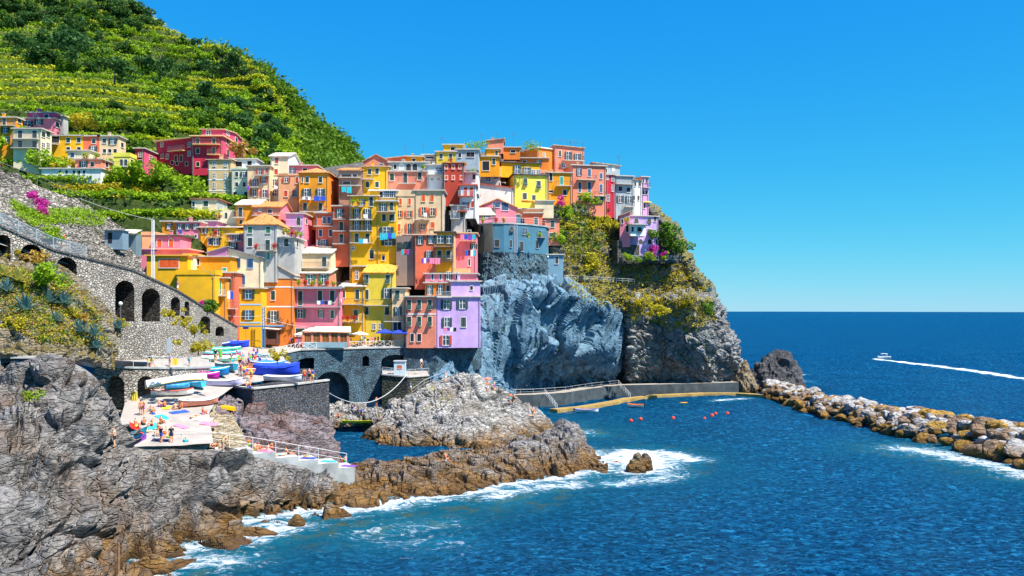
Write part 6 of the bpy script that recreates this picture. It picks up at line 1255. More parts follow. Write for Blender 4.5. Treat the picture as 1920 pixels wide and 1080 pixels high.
def boat(name, label, px, py, d, L, W, D, rz, hullm, inm, rimm, cover=None, flip=False, tilt=(0,0), seats=3, z=None, cat='boat', engine=False, group=None, stripe=None, tarp_full=False):
    if z is None: L *= 1.12; W *= 1.1
    loc = hit_or(px, py, d) if z is None else Pz(px, py, z)
    root = empty(name, label, cat, loc + Vector((0,0,.06 if not flip else D*.95)), 0, group)
    root.rotation_euler = (tilt[0]+(math.pi if flip else 0), tilt[1], rz)
    n = 15; out, inn, top = [], [], []
    for i in range(n):
        t = i/(n-1); w, h, k = hull_section(t, L, W, D); x = (t-.5)*L; row = []
        for j in range(9):
            a = -1+2*j/8; s = math.copysign(abs(a)**.75, a); row.append((x + (.06*L if t == 1 else 0)*(h/D)*abs(a)**.5*0, w*s, k+(h-k)*abs(a)**2.4))
        out.append(row); inn.append([(p[0]*.97, p[1]*.88, max(p[2], .12*D+k)+.0) for p in row]); top.append((x, w, h))
    mb = MB(); mb.grid(out, hullm); mb.poly([out[0][j] for j in range(9)], hullm); mb.grid([r_[::-1] for r_ in inn], inm); mb.build('hull', root, True)
    if stripe:
        st_ = MB(); 
        for s in (-1, 1):
            st_.grid([[(x, s*(w*.955+.012), h*.80), (x, s*(w+.012), h*.97)] for x, w, h in top], stripe)
        st_.build('stripe', root)
    rm = MB()
    for s in (-1, 1): rm.tube([(x, s*w, h) for x, w, h in top], .05*max(W,1)/1.4, rimm, 5)
    rm.tube([(top[0][0], -top[0][1], top[0][2]), (top[0][0], top[0][1], top[0][2])], .05, rimm, 5); rm.build('gunwale', root)
    if cover:
        rows = []
        for i in range(n):
            t = i/(n-1); x, w, h = top[i]; rows.append([(x, (w+.05)*s, h-.22+(.22 if abs(s) < .99 else 0)+(1-abs(s))*D*.38*math.sin(math.pi*min(max(t,.05),.95))+.05*math.sin(i*2.1+s*3)) for s in (-1,-.98,-.6,-.2,.2,.6,.98,1)])
        c = MB(); c.grid(rows, cover); c.build('cover', root, True)
    elif not flip:
        for q in range(seats):
            t = .2+.6*q/max(1,seats-1); w, h, k = hull_section(t, L, W, D); sb = MB(); x = (t-.5)*L; sb.box(x-.14, x+.14, -w*.93, w*.93, h*.68, h*.68+.05, WOODP); sb.build('seat', root)
    if engine:
        e = MB(); x = -L/2-.18; e.box(x-.14,x+.14,-.16,.16,D*.75,D*1.3,M_DARK); e.box(x-.05,x+.05,-.05,.05,-.3,D*.75,M_DARK); e.build('outboard_motor', root)
    return root
boat('rowing_boat','long white boat lying upturned against the harbour wall',330,716,106,6.4,1.7,.75,R(38),PW,PLB,paint('keel_yellow',(225,195,110)),flip=True,tilt=(R(-14),R(-6)))
boat('rowing_boat','white rowing boat with a red rim and wooden benches on the slipway',323,742,104,4.3,1.6,.6,R(24),PW,PW,PR,seats=4)
boat('rowing_boat','light blue open dinghy with a white inside on the slipway',363,726,107,3.2,1.5,.6,R(150),PLB,PW,PLB,seats=2)
boat('rowing_boat','small blue boat half hidden under the upturned white one',333,729,105.5,2.6,1.1,.5,R(35),PLB,PNV,PLB,cover=TARPL)
boat('covered_boat','boat wrapped in a magenta cover beside the light blue dinghy',382,713,110,4.0,1.7,.8,R(-14),PMG,PMG,PW,cover=PMG)
boat('covered_boat','boat under a turquoise-blue cover behind the magenta one',402,705,114,4.0,1.7,.9,R(-16),paint('cover_blue',(35,120,190)),PTEAL,PW,cover=paint('cover_turq',(30,160,215),.7))
boat('rowing_boat','blue open boat with a white rim at the top of the slipway row',421,695,118,3.6,1.7,.85,R(150),PTEAL,PLB,PW,tilt=(R(8),0))
boat('rowing_boat','pale lavender boat with a light blue inside and a white stem',417,724,108,4.4,1.5,.7,R(17),PLA,PLB,PW,seats=2)
boat('rowing_boat','white boat with an orange stern seat pulled up on the lower slipway',374,761,101,4.2,1.6,.65,R(48),paint('hull_salmon',(225,140,115)),PW,PW,seats=2)
boat('canoe','upturned yellow canoe below the brown pier wall',424,766,104,3.1,1.0,.38,R(-32),PYE,PYE,PYE,flip=True)
boat('rowing_boat','sea green boat lying crosswise at the top of the slipway',416,662,139,5.2,1.6,.7,R(2),PGR,PGR,PW,cover=paint('sea_green',(70,195,160),.7))
boat('rowing_boat','pink and turquoise boat lying just below the green one',417,670,134,5.0,1.5,.7,R(-2),paint('rose',(205,90,140)),PTEAL,PW,cover=paint('turq_cover',(60,190,200),.7))
boat('rowing_boat','white boat with a pale green band below the pink one',414,679,129,4.8,1.5,.7,R(0),paint('pale_green',(150,215,205)),PGR,PW,cover=paint('pale_cover',(215,235,230),.7))
boat('covered_boat','boat under a royal blue tarp in front of the brown pavilion',432,653,148,5.6,1.7,.9,R(-4),TARP,TARP,TARP,cover=TARP)
boat('covered_boat','large boat under a draped royal blue tarp on the pier',519,705,118,5.5,2.0,1.3,R(4),TARP,TARP,TARP,cover=TARP)
boat('inflatable_boat','grey-white inflatable boat on a low stand at the pier edge',531,715,116.5,4.5,1.8,.6,R(-6),paint('inflatable',(215,215,222)),PLA,paint('inflatable_rim',(225,225,230)),seats=1)
boat('covered_boat','boat with a light blue tarp behind the big royal blue one',505,692,125,4.6,1.7,.9,R(-6),PW,TARPL,PW,cover=TARPL)
boat('rowing_boat','white boat parked between the crowd and the bridge end',488,684,130,4.0,1.5,.7,R(-50),PW,PLA,PW,cover=paint('pale_grey',(205,215,225),.7))
boat('rowing_boat','second white boat closer to the bridge end, behind the first',490,676,134,3.8,1.5,.7,R(-52),PW,PLA,PW,cover=paint('dim_teal',(60,150,170),.7))
boat('covered_boat','little boat under a faded red cover near the crowd',470,702,120,3.4,1.5,.75,R(60),PW,PR,PW,cover=paint('faded_red',(200,80,60),.8))
boat('rowing_boat','small white and orange boat beside the bridge end wall',478,694,124,3.2,1.3,.6,R(-50),PW,POR,POR,seats=2)
boat('covered_boat','navy covered boat at the head of the slipway, left of the crane',400,655,145,4.6,1.6,.8,R(8),PNV,PNV,PW,cover=paint('navy_cover',(45,70,150),.8))
boat('rowing_boat','turquoise and white boat next to the footpath end',396,700,113,3.4,1.4,.6,R(165),paint('turq_hull',(60,200,210)),PW,PW,seats=2)
boat('kayak','yellow-green kayak lying on the inlet rocks',679,794,146,5.8,1.0,.45,R(6),paint('lime_yellow',(215,200,30)),paint('lime_in',(170,160,30)),paint('lime_yellow',(215,200,30)),seats=1)
boat('motor_boat','white boat with an orange deck moored at the low ledge',1100,774,173,4.6,1.6,.6,R(-6),PW,WOODP,PB,seats=3,z=-.05,engine=True)
boat('motor_boat','small orange boat with a black motor drifting off the ledge',1191,764,180,3.4,1.4,.55,R(165),PW,POR,POR,seats=2,z=-.05,engine=True)
boat('rowing_boat','tiny yellow float boat near the far ledge',1282,757,190,1.6,.7,.2,R(4),PYE,PYE,PYE,seats=1,z=0)
# the speedboat with its wake
sp = boat('speedboat','white speedboat with a flat canopy leading a long wake',1658,673,372,5.2,2.0,.9,R(172),PW,PW,PW,seats=1,z=.1,engine=True)
c = MB(); c.box(-1.2,1.3,-.9,.9,2.1,2.2,PW); 
for x in (-1.0,1.0):
    for y in (-.75,.75): c.tube([(x,y,.7),(x,y,2.1)],.06,M_RAILW,5)
c.build('canopy', sp); c = MB(); c.poly([(.9,-.8,.95),(.9,.8,.95),(1.25,.7,1.6),(1.25,-.7,1.6)],M_GLASS); c.box(-.4,.5,-.5,.5,.7,1.2,PW); c.build('console', sp)
def buoy(px, py, r, lab):
    l = Pz(px, py, 0); o = empty('buoy', lab, 'buoy', l, 0, 'buoys floating in the harbour'); mb = MB(); n = 10
    mb.grid([[(r*math.sin(math.pi*i/8)*math.cos(6.2832*j/n), r*math.sin(math.pi*i/8)*math.sin(6.2832*j/n), r*.55-r*math.cos(math.pi*i/8)) for j in range(n)] for i in range(9)], paint('buoy',(235,70,35)), True); mb.build('float', o, True); k = MB(); k.tube([(0,0,r*1.45),(0,0,r*1.9)], r*.18, M_RAIL, 5); k.build('eyelet', o)
for px, py, r, lab in ((1183,791,.36,'orange buoy, leftmost of the pair near the drifting orange boat'),(1201,788,.36,'orange buoy, right one of the pair near the drifting orange boat'),(1262,786,.36,'lone orange buoy in mid harbour'),(1321,786,.28,'small orange buoy left of the cluster of three'),(1335,781,.36,'orange buoy at the lower left of the cluster'),(1342,777,.30,'orange buoy behind in the cluster'),(1364,777,.34,'rightmost orange buoy in the harbour')): buoy(px, py, r, lab)
# ------------------------------------------------------------------ people
POSES = {}
def skel(pose):
    J = dict(pel=(0,0,.95),wai=(0,0,1.10),che=(0,0,1.33),nek=(0,.01,1.49),hd0=(0,0,1.57),hd1=(0,-.015,1.67),nos=(0,-.125,1.60))
    for s, k in ((1,'l'),(-1,'r')):
        J['sh'+k]=(.185*s,0,1.42); J['el'+k]=(.25*s,.03,1.15); J['wr'+k]=(.25*s,-.06,.91); J['pa'+k]=(.25*s,-.085,.83)
        J['hi'+k]=(.095*s,0,.90); J['kn'+k]=(.11*s,-.03,.50); J['an'+k]=(.11*s,.02,.09); J['to'+k]=(.125*s,-.15,.035)
    def mv(keys, f):
        for q in keys: J[q] = tuple(f(Vector(J[q])))
    if pose == 'walk': J.update(knl=(.10,-.20,.52),anl=(.10,-.24,.10),tol=(.11,-.40,.06),knr=(-.10,.02,.50),anr=(-.10,.28,.14),tor=(-.11,.15,.04),ell=(.27,.12,1.16),wrl=(.25,.06,.93),pal=(.25,.03,.86),elr=(-.26,-.10,1.18),wrr=(-.22,-.28,1.02),par=(-.21,-.35,.98))
    if pose == 'hold': J.update(ell=(.27,-.05,1.17),wrl=(.16,-.27,1.22),pal=(.11,-.33,1.24),elr=(-.30,-.06,1.30),wrr=(-.30,-.20,1.52),par=(-.29,-.24,1.58))
    if pose in ('sit','lean'):
        dz = -.83
        mv([q for q in J if q[:2] not in ('kn','an','to')], lambda v: v+Vector((0,0,dz)))
        for s, k in ((1,'l'),(-1,'r')):
            J['kn'+k]=(.14*s,-.36,.42 if pose == 'sit' else .16); J['an'+k]=(.13*s,-.44 if pose == 'sit' else -.78,.07); J['to'+k]=(.14*s,-.62 if pose == 'sit' else -.84,.05 if pose == 'sit' else .2)
            if pose == 'sit': J['el'+k]=(.26*s,-.14,.34); J['wr'+k]=(.16*s,-.34,.36); J['pa'+k]=(.12*s,-.41,.38)
            else: J['el'+k]=(.28*s,.22,.30); J['wr'+k]=(.30*s,.30,.08); J['pa'+k]=(.31*s,.24,.03)
        if pose == 'lean': mv(('che','nek','hd0','hd1','nos','shl','shr'), lambda v: Vector((v.x, v.y+(v.z-.12)*.42, v.z*.94)))
    if pose == 'lie':
        for q in list(J): v = J[q]; J[q] = (v[0], .9-v[2], .13-v[1]*.6)
        J.update(knl=(.12,.40,.34)); J.update(anl=(.12,.72,.08),tol=(.12,.82,.04))
    if pose == 'bend':
        for q in ('wai','che','nek','hd0','hd1','nos','shl','shr','ell','elr','wrl','wrr','pal','par'):
            v = Vector(J[q])-Vector((0,0,.95)); a = R(52); J[q] = (v.x, -v.z*math.sin(a)+v.y*math.cos(a), .95+v.z*math.cos(a)+v.y*math.sin(a)*.3)
        for k in 'lr': e = Vector(J['el'+k]); s = 1 if k == 'l' else -1; J['el'+k]=(s*.22,-.42,.88); J['wr'+k]=(s*.2,-.50,.66); J['pa'+k]=(s*.2,-.53,.58)
    return J
BON = [('pel','wai'),('wai','che'),('che','nek'),('nek','hd0'),('hd0','hd1'),('hd0','nos')]+[(a+k,b+k) for k in 'lr' for a,b in (('sh','el'),('el','wr'),('wr','pa'),('hi','kn'),('kn','an'),('an','to'))]+[('che','shl'),('che','shr'),('pel','hil'),('pel','hir')]
RAD = dict(pel=.135,wai=.115,che=.14,nek=.052,hd0=.085,hd1=.088,nos=.018,sh=.062,el=.042,wr=.028,pa=.034,hi=.095,kn=.06,an=.042,to=.038)
SKIN = [plain('skin_tan', lin((214,128,84)), .55, .12, 3), plain('skin_pale', lin((236,170,132)), .55, .12, 3)]
def body(pose):
    if pose in POSES: return POSES[pose]
    J = skel(pose); keys = list(J); V = [J[k] for k in keys]; E = [(keys.index(a), keys.index(b)) for a, b in BON]; rad = [RAD[k] if k in RAD else RAD[k[:2]] for k in keys]
    for k in 'lr':                                      # five fingers of different length, bent, on each palm
        w, p = Vector(J['wr'+k]), Vector(J['pa'+k]); ax = (p-w).normalized(); sx = Vector((1,0,0)) if abs(ax.x) < .7 else Vector((0,1,0)); sx = (sx-ax*sx.dot(ax)).normalized(); bn = ax.cross(sx)
        for q, (o, l) in enumerate(((-.030,.062),(-.010,.072),(.010,.068),(.029,.052))):
            a = len(V); V += [tuple(p+ax*.03+sx*o), tuple(p+ax*(.03+l*.55)+sx*o*1.1+bn*.006), tuple(p+ax*(.03+l)+sx*o*1.1+bn*.022)]; rad += [.011,.0095,.008]; E += [(keys.index('pa'+k), a),(a,a+1),(a+1,a+2)]
        sg = -1 if k == 'l' else 1; a = len(V); V += [tuple(p-ax*.01+sx*.04*sg), tuple(p+ax*.025+sx*.06*sg+bn*.012)]; rad += [.012,.009]; E += [(keys.index('pa'+k), a),(a,a+1)]
    me = bpy.data.meshes.new('figure'); me.from_pydata(V, E, []); o = bpy.data.objects.new('figure', me); COL.objects.link(o)
    md = o.modifiers.new('skin', 'SKIN'); md.use_smooth_shade = True; sv = me.skin_vertices[0].data
    for i, r_ in enumerate(rad): sv[i].radius = (r_, r_*(.78 if i < len(keys) and keys[i] in ('pel','wai','che') else 1)); sv[i].use_root = (i == 0)
    ss = o.modifiers.new('sub', 'SUBSURF'); ss.levels = 1; ss.render_levels = 1
    dg = bpy.context.evaluated_depsgraph_get(); dg.update(); out = bpy.data.meshes.new_from_object(o.evaluated_get(dg)); bpy.data.objects.remove(o)
    seg = [(a, b, Vector(J[a]), Vector(J[b])) for a, b in BON]
    def near(c):
        best = None
        for a, b, p, q in seg:
            t = max(0, min(1, (c-p).dot(q-p)/max((q-p).length_squared,1e-9))); dd = (c-p.lerp(q,t)).length-(RAD.get(a,RAD.get(a[:2]))+RAD.get(b,RAD.get(b[:2])))/2
            if best is None or dd < best[0]: best = (dd, a, b, t)
        return best
    cl = []
    h0, h1, ns_ = Vector(J['hd0']), Vector(J['hd1']), Vector(J['nos']); fw = (ns_-h0).normalized(); upv = (h1-h0).normalized()
    for f in out.polygons:
        c = Vector(f.center); _, a, b, t = near(c); z = 'x'
        if b == 'hd1' or (a == 'nek' and t > .6): z = 'hair' if (c-h0).dot(upv)-.9*(c-h0).dot(fw) > .045 else 'x'
        elif a in ('wai','che') and b in ('che','nek','shl','shr') and not (b == 'nek' and t > .5): z = 'top'
        elif a[:2] == 'sh' and t < .55: z = 'top'
        elif (a, b) == ('pel','wai'): z = 'top' if t > .6 else 'bot'
        elif a == 'pel' or (a[:2] == 'hi' and t < .62): z = 'bot'
        cl.append(z)
    POSES[pose] = (out, cl); return POSES[pose]
CLO = {}
def cloth(pose, zone, m, off):
    key = (pose, zone, m.name)
    if key in CLO: return CLO[key]
    me, cl = body(pose); nv = [Vector(v.normal) for v in me.vertices]; mp = {}; V = []; Fc = []
    for f, z in zip(me.polygons, cl):
        if z == zone or (zone == 'trunks' and z == 'bot'):
            q = []
            for i in f.vertices:
                if i not in mp: mp[i] = len(V); V.append(tuple(Vector(me.vertices[i].co)+nv[i]*off))
                q.append(mp[i])
            Fc.append(q)
    r_ = bpy.data.meshes.new('cloth'); r_.from_pydata(V, [], Fc); r_.materials.append(m); r_.polygons.foreach_set('use_smooth', [True]*len(Fc)); r_.update(); CLO[key] = r_; return r_
SKB = {}
FAB = {k: plain('fabric_'+k.replace(' ','_'), lin(c), .85, .12, 4) for k, c in dict(white=(235,235,232), red=(215,45,35), blue=(45,85,190), navy=(30,38,75), black=(35,35,40), orange=(240,120,30), green=(90,190,60), yellow=(240,205,60), pink=(235,130,160), turquoise=(50,180,195), purple=(130,70,170), grey=(140,140,145), brown=(130,85,60), khaki=(180,160,115)).items()}
HAIR = [plain('hair_dark', (.03,.02,.015), .6, .2), plain('hair_fair', (.32,.20,.08), .6, .2)]
PN = [0]
def person(px, py, pose, top, bot, place, rz=None, d=None, s=1.0, group=None, label=None, loc=None, extra=''):
    PN[0] += 1; i = PN[0]; l = loc or hit(px, py) or P(px, py, d or 110)
    if d and abs(l.y-d) > 12: l = P(px, py, d)
    verb = {'stand':'standing','walk':'walking','hold':'raising an arm','sit':'sitting','lean':'leaning back','lie':'lying','bend':'bending down'}[pose]
    wear = (f'{top} top and {bot} shorts' if top else f'{bot} swimwear')
    root = empty('person', label or f'person in {wear} {verb} {place}', 'person', l, random.uniform(0,6.28) if rz is None else rz, group); root.scale = (s,s,s)
    me, _ = body(pose); k = (pose, i % 2)
    if k not in SKB: c = me.copy(); c.materials.clear(); c.materials.append(SKIN[i % 2]); SKB[k] = c
    link('body', SKB[k], root); link('hair', cloth(pose, 'hair', HAIR[0 if i % 3 else 1], .022), root)
    if top: link('shirt', cloth(pose, 'top', FAB[top], .018), root)
    link('shorts' if top else 'swimwear', cloth(pose, 'bot', FAB[bot], .022 if top else .012), root); return root
TOPS = ['white','red','blue','navy','black','orange','green','yellow','pink','turquoise','purple','grey']; used = set()
def combo(place, pose, swim):
    for _ in range(400):
        t = None if swim else random.choice(TOPS); b = random.choice(list(FAB)); k = (place, pose, t, b)
        if k not in used: used.add(k); return t, b
    return t, b
G1 = 'sunbathers on the lower slipway'
for px, py, pose in ((298,763,'sit'),(309,764,'sit'),(270,778,'stand'),(264,779,'stand'),(284,771,'sit'),(288,777,'sit'),(254,801,'sit'),(270,797,'sit'),(286,799,'sit'),(301,795,'sit'),(329,768,'sit'),(337,767,'lean'),(276,811,'lie'),(296,808,'sit'),(311,814,'sit'),(317,820,'lean'),(291,818,'sit'),(262,818,'lie'),(365,783,'lie'),(380,777,'sit')):
    t, b = combo('on the lower slipway', pose, True); person(px, py, pose, t, b, 'on the lower slipway', group=G1)
person(302,830,'stand','navy','blue','at the front of the lower slipway',R(150)); person(321,830,'stand','black','navy','at the rail with a blue cap',R(20))
person(215,838,'hold',None,'black','on the rock by the sea, facing left',R(-80),d=80)
for px, py, pose, sw in ((348,835,'sit',0),(402,835,'lie',1),(405,842,'lean',1),(417,843,'bend',1),(467,836,'sit',0),(478,845,'sit',1),(485,844,'sit',1),(500,845,'lean',1),(510,842,'sit',1),(525,855,'lie',1),(540,852,'lean',1),(575,858,'lie',1),(640,866,'lean',1),(648,866,'sit',1)):
    t, b = combo('on the stepped sea wall', pose, sw); person(px, py, pose, t, b, 'on the stepped sea wall')
for px, py in ((436,693),(434,684),(448,686),(452,705),(459,708),(463,712),(470,712),(472,716),(450,694),(455,690),(461,694),(466,690),(470,686),(474,682),(478,687),(480,678),(476,672),(444,676),(483,670),(487,690),(455,683),(467,680),(464,700),(458,699)):
    pose = random.choice(('stand','walk','walk','hold')); t, b = combo('in the slipway crowd', pose, False); person(px, py, pose, t, b, 'in the slipway crowd', group='crowd at the top of the slipway')
for px, py, pose, sw in ((571,716,'stand',1),(580,716,'stand',1),(586,717,'stand',0),(462,727,'sit',1),(469,727,'sit',1)):
    t, b = combo('on the pier top', pose, sw); person(px, py, pose, t, b, 'on the pier top')
for px, py, pose in ((279,688,'walk'),(286,689,'walk'),(319,689,'stand'),(355,687,'walk'),(404,680,'stand'),(413,680,'stand')):
    t, b = combo('on the footpath above the vaults', pose, False); person(px, py, pose, t, b, 'on the footpath above the vaults', d=106)
DKP = 'on the bridge terrace'
for px in (546,560,597,604,613,622,626,634,658,672,678,684,690,697,703,709,716,723,730,737,744,752,760,768,776,783,640,650):
    row = random.random(); pose = random.choice(('stand','stand','sit','walk','hold')); t, b = combo(DKP, pose, False); dpt = 152.6+3*row+(px-560)*.022
    person(px, 0, pose, t, b, DKP, loc=ground(px, dpt, 0 if pose != 'sit' else .3), group='guests on the bridge terrace')
for px, py, pose, sw in ((661,769,'sit',0),(674,772,'stand',1),(680,782,'bend',0),(706,762,'stand',1),(711,788,'stand',0),(635,783,'sit',1)):
    t, b = combo('on the rocks of the inlet', pose, sw); person(px, py, pose, t, b, 'on the rocks of the inlet', d=148)
for px, py, pose, sw in ((836,716,'stand',1),(914,735,'hold',1),(927,733,'stand',1),(957,756,'stand',1),(964,757,'walk',1),(998,774,'sit',1),(1000,780,'lean',1),(835,865,'sit',1),(834,860,'sit',1)):
    t, b = combo('on the pale rock islet', pose, sw); person(px, py, pose, t, b, 'on the pale rock islet', d=(112 if py > 840 else 148))
person(770,735,'walk','blue','white','on the stair path beside the landing block',d=148); person(790,690,'stand','white','black','on the landing beside the kiosk',d=152)
person(333,0,'stand','purple','white','on the ramp above the third niche',loc=P(333,549,124.5)); person(120,463,'walk','red','blue','behind the blue ramp railing',d=104)
person(1146,860,'lie',None,'red','swimming in the surf beside the lone rock',loc=Pz(1154,868,-.05),label='swimmer on his back in the surf beside the lone rock')
# towels
def towel(px, py, w, l, rz, m, lab, d=95, up=False):
    p = hit_or(px, py, d); q = BVH.find_nearest(p); n = Vector((0,0,1)) if up else (q[1] if q[1].z > 0 else -q[1]); mb = MB(); rows = [[(x*w/2, y*l/2, .05+.025*math.sin(7*x+5*y)) for x in np.linspace(-1,1,6)] for y in np.linspace(-1,1,9)]; mb.grid(rows, m)
    o = mb.build('towel', None, True, p); o.rotation_euler = (Matrix.Rotation(0,3,'X') @ n.to_track_quat('Z','Y').to_matrix() @ Matrix.Rotation(rz,3,'Z')).to_euler(); tag(o, lab, 'towel')
for px, py, w, l, rz, k, lab in ((305,783,1.0,1.9,.4,'turquoise','turquoise towel in the middle of the slipway'),(336,773,1.1,2.0,1.9,'blue','deep blue towel near the sunbathers by the boats'),(262,812,.9,1.8,1.4,'turquoise','light turquoise towel at the left of the slipway'),(266,822,1.0,1.9,1.2,'purple','violet towel at the lower left of the slipway'),(380,786,1.2,2.0,1.0,'white','white towel with pink on the sloping slab'),(392,795,1.0,1.8,1.0,'pink','pink towel on the sloping slab'),(286,800,.9,1.8,.2,'turquoise','teal towel under a sunbather on the slipway'),(255,803,.9,1.7,.9,'red','red towel under a sunbather at the left'),(312,765,.9,1.7,.2,'yellow','yellow towel under the pair by the red-rimmed boat'),(300,826,.8,1.6,1.3,'navy','navy towel near the front rail'),(340,800,.8,1.7,.6,'pink','small pink towel at the right of the slipway')): towel(px, py, w, l, rz, FAB[k], lab)
for px, py, k, lab in ((578,861,'blue','light blue mat on the stepped sea wall'),(617,867,'turquoise','turquoise mat on a lower step of the sea wall'),(498,848.5,'pink','pink towel on a middle step of the sea wall'),(655,875.5,'purple','violet towel at the lowest step of the sea wall')):
    towel(px, py-1.5, .9, 1.7, 1.35, FAB[k], lab, sd_(px)+1, True)
# ------------------------------------------------------------------ laundry on the facades
def laundry(px0, px1, py, d, hpx, cols, lab):
    a, b = P(px0, py, d-.15), P(px1, py, d-.15); o = empty('laundry', lab, 'laundry', a); L = (b-a).length; mb = MB(); mb.tube([(0,0,0), b-a], .015, M_RAILW, 4); mb.build('line', o); n = len(cols)
    for i, k in enumerate(cols):
        x0, x1 = L*(i+.06)/n, L*(i+.94)/n; h = hpx*d/F*random.uniform(.7,1); dirv = (b-a).normalized(); rows = []
        for r_ in range(6): rows.append([dirv*(x0+(x1-x0)*c_/6)+Vector((0,-.05-.05*math.sin(c_*1.9+i)*(r_/5)-.03,-h*r_/5)) for c_ in range(7)])
        m = MB(); m.grid(rows, FAB[k]); m.build('cloth', o, True)
for args in ((588,612,368,168.7,10,('blue','blue'),'royal blue sheets on the balcony of the square ochre house'),(567,583,369,168.7,6,('white','grey','white'),'white laundry on the left balcony of the square ochre house'),(712,742,437,162.8,14,('turquoise','turquoise','blue','turquoise'),'turquoise laundry on the second tall yellow house'),(672,690,448,162.8,9,('turquoise','white'),'pale towels on the third balcony of the first tall yellow house'),(681,690,402,162.8,7,('white',),'white towel on the upper balcony of the first tall yellow house'),(805,826,484,160.8,13,('pink','pink'),'big pink sheet drying on the vermilion house'),(790,804,484,160.8,10,('purple','white','purple'),'violet shirts beside the big pink sheet'),(863,892,440,166.8,11,('pink','blue','purple','turquoise'),'upper line of washing left of the blue tower house'),(872,893,469,166.8,12,('blue','navy','white','turquoise'),'lower line of washing left of the blue tower house'),(594,622,564,151.4,9,('white','blue','navy','white'),'white and blue laundry on the pink harbour house'),(426,438,546,143.6,16,('white','blue'),'white shirts drying on the slim coral house'),(753,768,468,161.8,10,('turquoise','red','purple'),'coloured washing on the rubble-stone house'),(335,342,430,156.4,9,('blue',),'blue towel under a window of the rose house'),(514,521,349,173.8,5,('white',),'white cloth under a window of the ivory tower house'),(832,856,614,154.4,8,('pink','purple','white','black'),'laundry under the middle window of the lilac house'),(637,645,560,156.6,8,('white','pink'),'white and pink cloths at the corner of the pink harbour house'),(794,801,399,164.8,9,('white',),'white sheet on the balcony of the broad beige house'),(640,660,350,171,14,('turquoise','turquoise'),'turquoise sheet under the slatted tan house'),(463,468,348,174,9,('purple',),'violet towel at the balcony of the cream house'),(323,335,672,108.2,16,('yellow',),'yellow beach towel hung on the footpath railing')): laundry(*args)
# ------------------------------------------------------------------ harbour furniture
def umbrella(px, d, z, r, h, m, lab, square=False):
    o = empty('parasol', lab, 'parasol', flat(px, d, z) if z > 20 or z < 13 else ground(px, d)); mb = MB(); n = 4 if square else 8; a0 = R(45) if square else 0; top = (0,0,h+r*.30); ring = [(r*math.cos(a0+6.2832*i/n), r*math.sin(a0+6.2832*i/n), h) for i in range(n)]; low = [(x,y,zz-.18) for x,y,zz in ring]
    for i in range(n): j = (i+1)%n; mb.poly([ring[i],ring[j],top], m); mb.poly([low[i],low[j],ring[j],ring[i]], m)
    mb.build('canopy', o); k = MB(); k.tube([(0,0,-.2),(0,0,h+r*.3)], .035, M_RAILW, 5); k.build('pole', o)
NAV = plain('parasol_blue', lin((45,70,175)), .8, .1); CRE = plain('parasol_cream', lin((240,228,205)), .8, .1); TEA = plain('parasol_teal', lin((40,140,160)), .8, .1)
for px, d, r, m, sq, lab in ((722,156.6,2.0,NAV,1,'square blue parasol on the bridge terrace, left one'),(750,157.2,2.1,NAV,1,'square dark blue parasol nearest the salmon house'),(564,154,1.3,CRE,0,'pale parasol at the left end of the bridge terrace'),(600,156,1.4,TEA,0,'teal parasol before the restaurant veranda'),(622,155,1.5,CRE,0,'cream parasol in the middle of the bridge terrace'),(647,156.5,1.4,TEA,0,'teal parasol right of the restaurant veranda'),(675,156.3,1.5,CRE,0,'cream parasol below the yellow house')): umbrella(px, d, 13.45, r, 2.25 if not sq else 2.6, m, lab, sq)
umbrella(990,191,CH+(583-396)*191/F,1.5,2.2,plain('parasol_orange', lin((245,175,70)),.8,.1),'orange parasol on the sun terrace above the crimson-coral house'); umbrella(1212,215,CH+(583-394)*215/F,1.3,1.9,plain('parasol_yellow', lin((240,205,70)),.8,.1),'yellow parasol on the roof at the seaward end of the village'); umbrella(914,148.5,hit_or(914,735,148).z,.75,2.0,plain('parasol_pink', lin((235,130,120)),.8,.1),'pink parasol held up on the rock islet')
for i in range(14):
    px = 556+i*15.5; o = empty('cafe_table', 'small white table among the guests of the bridge terrace', 'table', ground(px, 154.2+(i%3)*1.3+(px-560)*.02), 0, 'cafe tables on the bridge terrace'); mb = MB(); mb.tube([(0,0,.72),(0,0,.76)], .45, M_TRIM, 10); mb.build('table_top', o); mb = MB(); mb.tube([(0,0,0),(0,0,.72)], .04, M_RAIL, 5); mb.tube([(0,0,0),(0,0,.03)], .25, M_RAIL, 8); mb.build('leg', o)
# brown pavilion of the bar
pv = empty('pavilion', 'brown wooden bar pavilion with a pale roof at the top of the slipway', 'pavilion', ground(405,152)); o_ = pv.location; BRW = plain('brown_wood', (.16,.055,.04), .7, .2)
xa, xb = P(407,583,152).x-o_.x, P(520,583,152).x-o_.x
mb = MB(); xm = xa+(xb-xa)*.38; R1 = [(xa-.4,-.6,2.5),(xm,-.6,3.1),(xm,4.5,3.1),(xa-.4,4.5,2.5)]; R2 = [(xm,-.6,3.1),(xb+.3,-.6,2.55),(xb+.3,4.5,2.75),(xm,4.5,3.5)]; rfm = plain('pale_canvas', (.62,.52,.46), .85, .12)
for q in (R1, R2): mb.poly(q, rfm); mb.poly([(x,y,z-.14) for x,y,z in q][::-1], BRW); [mb.poly([q[i],q[(i+1)%4],(q[(i+1)%4][0],q[(i+1)%4][1],q[(i+1)%4][2]-.14),(q[i][0],q[i][1],q[i][2]-.14)], BRW) for i in range(4)]
mb.build('roof', pv); mb = MB()
for t in (0,.1,.52,.68,.82,1): mb.box(xa+(xb-xa)*t-.12, xa+(xb-xa)*t+.12, -.12, .12, 0, 2.5, BRW)
